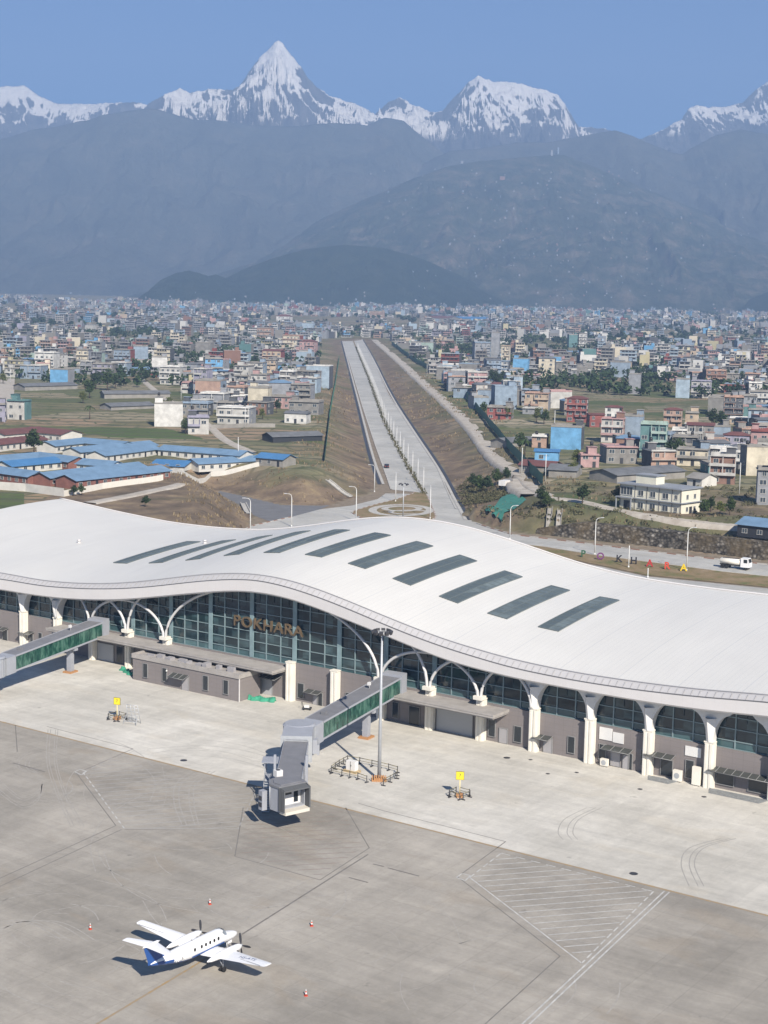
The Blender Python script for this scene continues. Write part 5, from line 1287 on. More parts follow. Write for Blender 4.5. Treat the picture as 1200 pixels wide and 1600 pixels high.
# gravel track at the top of the cutting
TRK = [(585, 531), (622, 562), (660, 597), (709, 640), (739, 670), (756, 694), (774, 716), (793, 729), (815, 744), (828, 762), (862, 779), (906, 783), (940, 792), (994, 803), (1053, 813), (1113, 819), (1157, 823), (1230, 832)]
trk = [hit(x, y)[:2] for x, y in TRK]
drape('gravel_track', trk[:9], lambda f: 7.5-1.5*f, M_DIRTW, .25, 6); drape('gravel_track', trk[7:], lambda f: 4.6-1.6*f, M_DIRTW, .22, 4)
drape('gravel_track', [hit(x, y)[:2] for x, y in [(812, 750), (818, 765), (838, 774)]], 10, M_DIRTW, .3, 3)
drape('dirt_path', [hit(x, y)[:2] for x, y in [(140, 787), (200, 776), (245, 766), (285, 756)]], 4.0, M_DIRTW, .3, 4)
drape('dirt_path', [hit(x, y)[:2] for x, y in [(218, 590), (260, 625), (300, 645), (330, 668), (352, 690), (395, 708)]], 3.4, M_DIRTW, .3, 8)
drape('side_road', [hit(x, y)[:2] for x, y in [(12, 592), (8, 625), (-10, 660)]], 9, M_DIRTW, .3, 8)
# green mesh fences
def fence(pts, h, label, step=6.0, colr=(.02, .10, .06)):
    P = [hit(x, y) for x, y in pts]; b = P[0]; root = empty('mesh_fence', b, 0, label, 'fence')
    D_ = [P[0]]
    for a, c in zip(P[:-1], P[1:]):
        n = max(1, int(np.linalg.norm((c-a)[:2])/step))
        for i in range(1, n+1):
            q = a+(c-a)*i/n; q[2] = zat(q[0], q[1]); D_.append(q)
    mt = mat('fence_green_mesh', colr, .7, .5, .4); mp = mat('fence_post_green', (.05, .16, .11), .6)
    mb = MB(); mb.grid([[tuple(q-b+np.array([0, 0, .1])), tuple(q-b+np.array([0, 0, h]))] for q in D_]); mb.grid([[tuple(q-b+np.array([0, .06, .1])), tuple(q-b+np.array([0, .06, h]))] for q in D_], 0, False, True); mb.build('mesh_panel', mt, root)
    mb0 = MB(); mb0.tube([(0, 0, 0), (0, 0, h+.3)], .09, 5); p0 = mb0.build('post', mp, root); p0.location = (0, 0, 0)
    for q in D_[1:90]: c = p0.copy(); COL.objects.link(c); c.location = tuple(q-b)
    return root
fence([(612, 538), (635, 556), (653, 569), (683, 584), (705, 601), (727, 621), (748, 646), (765, 667), (795, 703), (821, 731), (848, 759)], 3.8, 'long dark green mesh fence beside the gravel track right of the avenue', 9.0, (.035, .17, .11))
fence([(530, 560), (523, 608), (516, 645), (507, 722)], 2.6, 'green mesh fence at the top of the bank left of the avenue', 8.0, (.04, .10, .07))
# retaining wall of rough stone
def stone_material():
    t = NT('rough_stone_wall'); P = t.pos(); v = t.node('ShaderNodeTexVoronoi'); t.link(t.mapv(P, (1, 1, 1.25)), v.inputs['Vector']); v.inputs['Scale'].default_value = 1.1
    sc = t.node('ShaderNodeSeparateColor'); t.link(v.outputs['Color'], sc.inputs[0])
    c = t.ramp(sc.outputs[0], (0, (.07, .065, .055)), (.5, (.14, .125, .105)), (.85, (.22, .20, .17)), (1, (.36, .34, .31)))
    e = t.ramp(v.outputs['Distance'], (.2, 1.0), (.6, .35)); n = t.noise(P, .12, 5, .6)
    c = t.mix(1, c, e, 'MULTIPLY'); c = t.mix(t.ramp(n, (.45, 0), (.65, .7)), c, (.13, .10, .06))
    t.base(c).rough(.95).spec(.15); t.bump(v.outputs['Distance'], .8, .2); return t.m
def retaining():
    P = [gp(x, y)[:2] for x, y in [(1330, 896), (1200, 876.5), (1050, 857.5), (900, 841.5), (838, 834.5)]]; D_ = [P[0]]
    for a, b in zip(P[:-1], P[1:]):
        n = max(1, int(np.linalg.norm(b-a)/1.6))
        for i in range(1, n+1): D_.append(a+(b-a)*i/n)
    rows = []; rnd = random.Random(8)
    for i, p in enumerate(D_):
        d = D_[min(i+1, len(D_)-1)]-D_[max(i-1, 0)]; d = d/np.linalg.norm(d); nn = np.array([-d[1], d[0]]);
        if nn[1] < 0: nn = -nn
        f = min(1, (len(D_)-1-i)/8); H_ = 4.6*(.35+.65*f)
        r_ = []
        for k in range(6):
            g = k/5; q = p+nn*(-.35+.9*g+rnd.uniform(-.16, .16)); r_.append((q[0], q[1], H_*g))
        q = p+nn*3.3; r_.append((q[0], q[1], H_+.1)); rows.append(r_)
    mb = MB(); mb.grid(rows, 0, False, True); o = mb.build('retaining_wall', stone_material())
    tag(o, 'rough stone retaining wall along the road below the dirt bank', 'wall')
retaining()
for i, (x, w_) in enumerate(((858, .0), (873.5, .0))):
    a = gp(x-1, 836.5+i*2.0); mb = MB(); P = []
    for k in range(10):
        f = k/9; yy = a[1]+1.2+f*11; xx = a[0]+f*1.6; zc = max(zat(xx, yy)+.35, min(4.9, .2+4.9*f*11/3.2)); P.append([(xx-.6, yy, zc), (xx+.6, yy, zc)])
    mb.grid(P, 0); Q = [[(p[0][0]-.15, p[0][1], p[0][2]), (p[0][0]-.15, p[0][1], p[0][2]+.5), (p[0][0], p[0][1], p[0][2]+.5), (p[0][0], p[0][1], p[0][2])] for p in P]; mb.grid(Q)
    Q = [[(p[1][0], p[1][1], p[1][2]), (p[1][0], p[1][1], p[1][2]+.5), (p[1][0]+.15, p[1][1], p[1][2]+.5), (p[1][0]+.15, p[1][1], p[1][2])] for p in P]; mb.grid(Q)
    tag(mb.build('drain_chute', mat('stained_concrete', (.33, .31, .28), .9, .4, .8)), 'pale concrete drain chute down the bank, '+('nearer the green tarpaulin' if i == 0 else 'farther from the green tarpaulin'), 'drain chute')
for i, pp in enumerate((((512, 752), (548, 778)), ((380, 788), (388, 804)))):
    a = hit(*pp[0]); b = hit(*pp[1]); mb = MB(); d = (b-a)[:2]; L = np.linalg.norm(d); d = d/L; nn = np.array([-d[1], d[0]])
    P = []
    for k in range(9):
        f = k/8; q = a[:2]+(b-a)[:2]*f; z = zat(*q)+.35; P.append([(*(q-nn*1.0), z), (*(q-nn*1.0), z+.4), (*(q-nn*.7), z+.4), (*(q-nn*.7), z), (*(q+nn*.7), z), (*(q+nn*.7), z+.4), (*(q+nn*1.), z+.4), (*(q+nn*1.), z)])
    mb.grid(P); tag(mb.build('drain_chute', M_KERB), ('long pale drain chute down the bank left of the avenue', 'short pale drain chute down the mound by the dark side road')[i], 'drain chute')
def tarp():
    c = [hit(x, y) for x, y in [(797, 764), (822, 783), (784, 818), (758, 800)]]; mb = MB(); n = 12; P = []
    for i in range(n+1):
        r_ = []
        for j in range(n+1):
            u_, v_ = i/n, j/n; q = c[0][:2]*(1-u_)*(1-v_)+c[1][:2]*u_*(1-v_)+c[2][:2]*u_*v_+c[3][:2]*(1-u_)*v_
            r_.append((q[0], q[1], zat(*q)+.5+.15*float(vnoise(q[0]/1.6, q[1]/1.6, 3))))
        P.append(r_)
    mb.grid(P, 0, True); o = mb.build('tarpaulin', mat('muted_green_tarp', (.055, .24, .185), .8, .4, .6)); tag(o, 'green tarpaulin spread down the bank at the bend of the gravel track', 'tarpaulin')
tarp()
# ------------------------------------------------------------------ street furniture
M_POST = mat('lamp_post_white', (.66, .66, .64), .5); M_LAMP = mat('lamp_head_grey', (.45, .46, .47), .5)
def street_lamp(x, y, h, ang, label, group=None, P=None, arm=True):
    b = P if P is not None else gp(x, y); root = empty('street_lamp', b, ang, label, 'street lamp', group)
    mb = MB(); 
    pts = [(0, 0, 0), (0, 0, h*.5), (0, 0, h*.88)]
    if arm: pts += [(.15, 0, h*.95), (.6, 0, h*.99), (1.6, 0, h)]
    else: pts += [(0, 0, h)]
    mb.tube(pts, [.17, .14, .11]+([.08, .07, .06] if arm else [.1]), 8); mb.build('pole', M_POST, root)
    mb = MB(); mb.cone((0, 0), .25, .2, 0, .5, 8); mb.build('base', M_POST, root)
    if arm: mb = MB(); mb.box(1.4, 2.3, -.16, .16, h-.06, h+.1); mb.build('lamp_head', M_LAMP, root)
    return root
lmp = [(391, 834, 10, 180, 'curved street lamp at the painted kerb, nearest the dry mound'), (455.4, 823, 9.6, 180, 'curved street lamp where the dark side road meets the concrete road'), (556.3, 815, 10.5, 180, 'curved street lamp before the left tip of the traffic island'),
       (585, 769, 9.5, 180, 'street lamp at the left corner of the avenue mouth'), (618, 784, 9.5, 90, 'street lamp on the far edge of the traffic island'), (672, 811, 10, 90, 'street lamp on the near right corner of the traffic island'),
       (796.5, 843, 9.5, 20, 'street lamp on the verge below the green tarpaulin'), (929.2, 867, 9.8, 20, 'street lamp beside the purple letter O'), (1072.5, 892, 10.8, 20, 'street lamp beside the yellow letter A')]
for x, y, h, a, l in lmp: street_lamp(x, y, h, rad(a), l)
street_lamp(982, 887, 5.6, 0, 'short plain pole between the black letters K and H', arm=False); street_lamp(1012, 903, 2.4, 0, 'small white bollard post on the path behind the roof edge', arm=False)
flood_mast(629.6, 810, 10.3, 'floodlight mast standing on the ring paths of the traffic island', .22, 0.0, 6, 1.7)
mc = [(np.array(a)+np.array(b))/2 for a, b in zip([hF(*p) for p in Lc_r], [hF(*p) for p in Rc_l])]
def along(P, s):
    for a, b in zip(P[:-1], P[1:]):
        L = np.linalg.norm(b-a)
        if s <= L: return a+(b-a)*s/L
        s -= L
    return None
def ordw(n):
    a = ['', 'first', 'second', 'third', 'fourth', 'fifth', 'sixth', 'seventh', 'eighth', 'ninth', 'tenth', 'eleventh', 'twelfth', 'thirteenth', 'fourteenth', 'fifteenth', 'sixteenth', 'seventeenth', 'eighteenth', 'nineteenth']
    if n < 20: return a[n]
    t_ = {2: ('twenty', 'twentieth'), 3: ('thirty', 'thirtieth'), 4: ('forty', 'fortieth'), 5: ('fifty', 'fiftieth')}[n//10]
    return t_[1] if n % 10 == 0 else t_[0]+'-'+a[n % 10]
proto = None; s = 4.0; k = 0
while s < 1150:
    q = along(mc, s)
    if q is None: break
    loc = (q[0], q[1], float(Fl(q[1]))+.1)
    if proto is None:
        proto = street_lamp(0, 0, 8.6, rad(90), 'white lamp post on the avenue median, first counted from the traffic island', 'lamp posts along the avenue median', P=loc, arm=True)
    else:
        c = copy_tree(proto); c.location = loc; c['label'] = 'white lamp post on the avenue median, '+ordw(k+1)+' counted from the traffic island'
    s += 26.0; k += 1
# big coloured letters
for ch, x, y, colr, nm_ in (('P', 911, 871, (.03, .10, .05), 'green'), ('O', 938, 875, (.16, .05, .16), 'purple'), ('K', 967, 879, (.02, .02, .025), 'black'), ('H', 990, 882, (.02, .025, .03), 'black'), ('A', 1015, 886, (.40, .03, .03), 'red'), ('R', 1042, 890, (.55, .07, .04), 'red'), ('A', 1068, 893, (.70, .50, .02), 'yellow')):
    b = gp(x, y); o = text_mesh('sculpture_letter', ch, 2.4, mat('letter_'+nm_+('b' if ch == 'R' else ''), colr, .5), None, Mx((1, 0, 0), (0, 0, 1), (0, 0, .95)), .22, .05)
    o.location = tuple(b); o.rotation_euler = (0, 0, rad(-12)); tag(o, 'large '+nm_+' letter '+ch+' standing on the dry verge', 'letter', 'coloured letters spelling the city name on the verge')
# truck
def truck():
    a = gp(1128, 888); b = gp(1174, 893); d = (b-a)[:2]; rz = math.atan2(d[1], d[0]); c = (a+b)/2
    root = empty('tanker_truck', (c[0], c[1]+1.6, .06), rz, 'white tanker truck on the road beside the stone wall', 'truck')
    mb = MB(); mb.box(-3.9, 2.0, -.5, .5, .75, 1.0); mb.build('chassis', M_DK, root)
    mb = MB(); P = []
    for x in (-3.8, -3.7, 1.3, 1.4): P.append([(x, (1.1 if -3.75 < x < 1.35 else .9)*math.cos(t), 1.75+(.78 if -3.75 < x < 1.35 else .6)*math.sin(t)) for t in np.linspace(0, 2*math.pi, 17)])
    mb.grid(P, 0, True); mb.add(P[0][:-1], [tuple(range(16))]); mb.add(P[-1][:-1], [tuple(range(16))[::-1]]); tk = mb.build('tank', M_CREAM, root)
    mb = MB(); mb.box(-3.2, 1.0, -.25, .25, 2.5, 2.62); mb.build('walkway', M_DK, tk)
    mb = MB(); v = [(1.7, -1.2, .7), (3.9, -1.2, .7), (3.9, 1.2, .7), (1.7, 1.2, .7), (1.7, -1.15, 2.95), (3.5, -1.1, 2.95), (3.5, 1.1, 2.95), (1.7, 1.15, 2.95), (3.9, -1.2, 1.8), (3.9, 1.2, 1.8)]
    mb.add(v, [(0, 3, 2, 1), (4, 5, 6, 7), (0, 1, 8, 5, 4), (2, 3, 7, 6, 9), (1, 2, 9, 8), (8, 9, 6, 5), (3, 0, 4, 7)]); cb = mb.build('cab', M_PW, root)
    mb = MB(); mb.add([(3.89, -1.0, 1.9), (3.89, 1.0, 1.9), (3.56, .95, 2.8), (3.56, -.95, 2.8)], [(0, 1, 2, 3)]); mb.build('windscreen', M_WIN, cb); bpy.data.objects[-1] if False else None
    for sg in (-1, 1): mb = MB(); mb.box(2.5, 3.4, sg*1.19-.03, sg*1.19+.03, 1.85, 2.7); mb.build('side_window', M_WIN, cb)
    for x in (3.0, -1.9, -3.0):
        for sg in (-1, 1): mb = MB(); mb.tube([(x, sg*.8, .5), (x, sg*1.15, .5)], .5, 14); mb.build('wheel', M_BLK, root)
truck()
def car():
    q = hit(604, 731, FLf); d = hF(587, 697)-hF(605, 747); rz = math.atan2(d[1], d[0])
    root = empty('parked_car', (q[0], q[1], q[2]+.07), rz, 'dark car driving on the left carriageway of the avenue', 'car')
    mb = MB(); mb.xprism([(-2.1, .35), (2.1, .35), (2.15, .8), (1.3, .95), (.6, 1.45), (-1.2, 1.48), (-1.9, 1.0), (-2.15, .9)], -.85, .85); bd = mb.build('body', mat('dark_car_paint', (.02, .022, .03), .3, spec=.7), root)
    mb = MB(); mb.xprism([(1.2, .98), (.6, 1.42), (-1.15, 1.45), (-1.75, 1.02)], -.87, .87); mb.build('window', M_WIN, bd)
    for x in (-1.3, 1.35):
        for sg in (-1, 1): mb = MB(); mb.tube([(x, sg*.7, .33), (x, sg*.92, .33)], .33, 12); mb.build('wheel', M_BLK, root)
    for y in (-.55, .55): mb = MB(); mb.box(-2.18, -2.1, y-.2, y+.2, .7, .85); mb.build('tail_light', M_RED, root)
    root.name = 'car'
car()
# ------------------------------------------------------------------ houses
RN = random.Random(77)
WC = {'white': (.66, .65, .62), 'off-white': (.52, .51, .48), 'cream': (.62, .56, .44), 'grey': (.30, .31, .33), 'bare concrete': (.25, .24, .225), 'blue-grey': (.27, .34, .42), 'sky blue': (.16, .38, .62), 'pale blue': (.36, .45, .53),
      'pink': (.46, .30, .29), 'salmon': (.44, .30, .235), 'peach': (.50, .40, .30), 'red': (.27, .085, .075), 'brick': (.26, .155, .12), 'mint': (.36, .46, .41), 'teal': (.12, .23, .23), 'yellow': (.52, .47, .30), 'dark grey': (.10, .105, .115), 'violet': (.33, .32, .40)}
def wallmat(c): return mat('wall_'+c.replace(' ', '_').replace('-', '_'), WC[c], .85, .38, .35)
M_RB = mat('roof_blue_sheet', (.17, .275, .40), .6, .25, .3); M_RBB = mat('roof_bright_blue', (.07, .20, .40), .6, .2, .3); M_RR = mat('roof_dark_red', (.17, .07, .06), .7, .3, .3); M_RG = mat('roof_grey_sheet', (.17, .175, .18), .7, .35, .3)
M_RSL = mat('flat_roof_concrete', (.30, .285, .26), .9, .35, .3); M_TANK = mat('black_water_tank', (.02, .02, .022), .5); M_SHADE = mat('dark_opening', (.03, .032, .038), .6); M_GLSS = mat('house_window_glass', (.05, .065, .08), .2, spec=.6)
M_BRK = mat('barrack_brick', (.26, .115, .09), .85, .3, .6)
_wm = {}
def shared(key, fn):
    if key not in _wm: _wm[key] = fn()
    return _wm[key]
def child_mesh(name, me, parent, loc=(0, 0, 0), sc=None, rz=0):
    o = bpy.data.objects.new(name, me); COL.objects.link(o); o.parent = parent; o.location = loc; o.rotation_euler = (0, 0, rz)
    if sc: o.scale = sc
    return o
def me_box(name, mt):
    def f():
        mb = MB(); mb.box(-.5, .5, -.5, .5, 0, 1); o = mb.build(name, mt); me = o.data; bpy.data.objects.remove(o); return me
    return shared(name, f)
def win_mesh():
    def f():
        mb = MB(); mb.box(-.5, .5, -.05, .02, 0, 1, 0); mb.box(-.56, -.5, -.09, .02, -.05, 1.05, 1); mb.box(.5, .56, -.09, .02, -.05, 1.05, 1); mb.box(-.5, .5, -.09, .02, 1, 1.05, 1); mb.box(-.62, .62, -.16, .02, -.08, 0, 1); mb.box(-.03, .03, -.08, -.04, 0, 1, 1)
        o = mb.build('window', [M_GLSS, mat('window_surround', (.50, .49, .46), .8)]); me = o.data; bpy.data.objects.remove(o); return me
    return shared('win', f)
def tank_mesh():
    def f():
        mb = MB(); mb.cone((0, 0), .62, .62, .5, 1.6, 10); mb.cone((0, 0), .62, .2, 1.6, 1.9, 10)
        for x, y in ((-.4, -.4), (.4, -.4), (.4, .4), (-.4, .4)): mb.tube([(x, y, 0), (x, y, .5)], .05, 4)
        o = mb.build('water_tank', M_TANK); me = o.data; bpy.data.objects.remove(o); return me
    return shared('tank', f)
HOUSES = []
SW = ['', 'one-storey', 'two-storey', 'three-storey', 'four-storey', 'five-storey', 'six-storey']
def house(x, y, w_, d_, n, colr, rz=0.0, style='balcony', roof='flat', side=None, trim=None, detail=1, hs=3.0):
    z = zat(x, y); rnd = random.Random(int(x*13+y*7))
    root = empty('town_house', (x, y, z-.3), rz); H_ = n*hs+.3; mt = wallmat(colr); ms = wallmat(side) if side else mt; mtr = wallmat(trim) if trim else M_RSL
    mb = MB(); b0 = MB()
    v = [(-w_/2, 0, 0), (w_/2, 0, 0), (w_/2, d_, 0), (-w_/2, d_, 0), (-w_/2, 0, H_), (w_/2, 0, H_), (w_/2, d_, H_), (-w_/2, d_, H_)]
    mb.v = v; mb.f = [(0, 1, 5, 4), (1, 2, 6, 5), (2, 3, 7, 6), (3, 0, 4, 7), (0, 3, 2, 1)]; mb.m = [0, 1, 1, 1, 1]; mb.smooth = [False]*5
    mb.build('wall', [mt, ms], root)
    feats = []
    if roof == 'flat':
        mb = MB(); o_ = .35 if style != 'blank' else .08; mb.box(-w_/2-o_, w_/2+o_, -o_*2.2, d_+o_, H_, H_+.18)
        pz = rnd.choice((.55, .9)); mb.box(-w_/2, w_/2, 0, .15, H_+.18, H_+pz); mb.box(-w_/2, -w_/2+.15, .15, d_-.15, H_+.18, H_+pz); mb.box(w_/2-.15, w_/2, .15, d_-.15, H_+.18, H_+pz); mb.box(-w_/2, w_/2, d_-.15, d_, H_+.18, H_+pz)
        rf = mb.build('roof', mtr, root)
        if n >= 2 and rnd.random() < .75:
            cw = rnd.uniform(2.4, 3.6); cx = rnd.choice((-1, 1))*(w_/2-cw/2-.2); mb = MB(); mb.box(cx-cw/2, cx+cw/2, d_*.45, d_*.45+3.2, H_+.18, H_+2.7); sr = mb.build('stair_room', ms, rf)
            mb = MB(); mb.box(cx-cw/2-.3, cx+cw/2+.3, d_*.45-.4, d_*.45+3.5, H_+2.7, H_+2.85); mb.build('stair_roof', mtr, sr); feats.append('a stair room')
            if rnd.random() < .6: child_mesh('water_tank', tank_mesh(), rf, (cx, d_*.45+1.5, H_+2.85)); feats.append('a black water tank')
        elif rnd.random() < .5: child_mesh('water_tank', tank_mesh(), rf, (rnd.uniform(-w_/3, w_/3), d_*.6, H_+.18)); feats.append('a black water tank')
        if detail and rnd.random() < .5:
            mb = MB()
            for q in range(rnd.randint(2, 4)):
                xx = -w_/2+.3+(w_-.6)*rnd.random(); mb.box(xx-.12, xx+.12, .2, .44, H_+.18, H_+1.5)
            mb.build('column_stub', M_RSL, rf)
    else:
        rm = {'blue': M_RB, 'bright blue': M_RBB, 'red': M_RR, 'grey': M_RG, 'cyan': M_RBB}[roof]; mb = MB(); o_ = .5; rh = max(.8, w_*.10)
        if rnd.random() < .5 and n >= 2:
            v = [(-w_/2-o_, -o_, H_), (w_/2+o_, -o_, H_), (w_/2+o_, d_+o_, H_), (-w_/2-o_, d_+o_, H_), (-w_/5, d_/2, H_+rh*1.3), (w_/5, d_/2, H_+rh*1.3)]
            mb.add(v, [(0, 1, 5, 4), (1, 2, 5), (2, 3, 4, 5), (3, 0, 4), (3, 2, 1, 0)])
        else:
            v = [(-w_/2-o_, -o_, H_), (w_/2+o_, -o_, H_), (w_/2+o_, d_+o_, H_), (-w_/2-o_, d_+o_, H_), (-w_/2-o_, d_*.5, H_+rh), (w_/2+o_, d_*.5, H_+rh)]
            mb.add(v, [(0, 1, 5, 4), (1, 2, 5), (2, 3, 4, 5), (3, 0, 4), (3, 2, 1, 0)])
        mb.build('roof', rm, root); feats.append('a '+roof+' sheet roof')
    nw = max(1, int(w_/3.2)) if detail else max(1, int(w_/4.5))
    if style != 'blank':
        for k in range(n):
            zb = .3+k*hs
            for q in range(nw):
                xx = -w_/2+(q+.5)*w_/nw+rnd.uniform(-.25, .25); ww = rnd.choice((1.1, 1.5, 1.9)) if detail else 1.7
                if rnd.random() < .13: continue
                if k == 0 and q == nw//2: child_mesh('door', me_box('door', M_SHADE), root, (xx, -.02, .25), (1.2, .12, 2.2))
                else: child_mesh('window', win_mesh(), root, (xx, 0, zb+.9), (ww, 1, 1.35))
            if style == 'balcony' and k > 0:
                b = 1.25; x0, x1 = -w_/2-.15, w_/2+.15
                if rnd.random() < .3: x0, x1 = (x0, x0+w_*.6) if rnd.random() < .5 else (x1-w_*.6, x1)
                mb = MB(); mb.box(x0, x1, -b, 0, zb-.14, zb); mb.box(x0, x1, -b, -b+.1, zb, zb+.85, 1); mb.box(x0, x0+.1, -b+.1, 0, zb, zb+.85, 1); mb.box(x1-.1, x1, -b+.1, 0, zb, zb+.85, 1)
                for xx in (x0+.15, (x0+x1)/2, x1-.15): mb.box(xx-.13, xx+.13, -b+.1, -b+.32, zb, zb+hs-.16)
                mb.build('balcony', [mtr, mtr if rnd.random() < .5 else mt], root)
    if detail or rnd.random() < .4:
        sg = rnd.choice((-1, 1))
        for k in range(n):
            if style != 'blank' or rnd.random() < .25: child_mesh('window', win_mesh(), root, (sg*w_/2, d_*.35, .3+k*hs+.9), (1.3, 1, 1.3), sg*math.pi/2)
    root['category'] = 'house'; root['group'] = 'houses of the town beyond the airport'
    HOUSES.append([root, x, y, n, colr, style, feats, w_, None]); return root
def hpx(x0, x1, yb, yt, n, colr, style='balcony', roof='flat', side=None, trim=None, rz=None, d_=None, label=None, detail=1):
    a = hit((x0+x1)/2, yb); sc = (a-EYE)@FW/FPX
    w_ = (x1-x0)*sc*.92; h_ = (yb-yt)*sc; hs = max(2.2, min(4.6, h_/n-.1)) if n else 3
    rz = rz if rz is not None else rad(RN.choice((-14, -10, 8, -12)))
    r_ = house(a[0], a[1]+1, w_, d_ or max(6, min(12, w_*.8)), n, colr, rz, style, roof, side, trim, detail, hs)
    if label: HOUSES[-1][8] = label; r_['label'] = label
    return r_
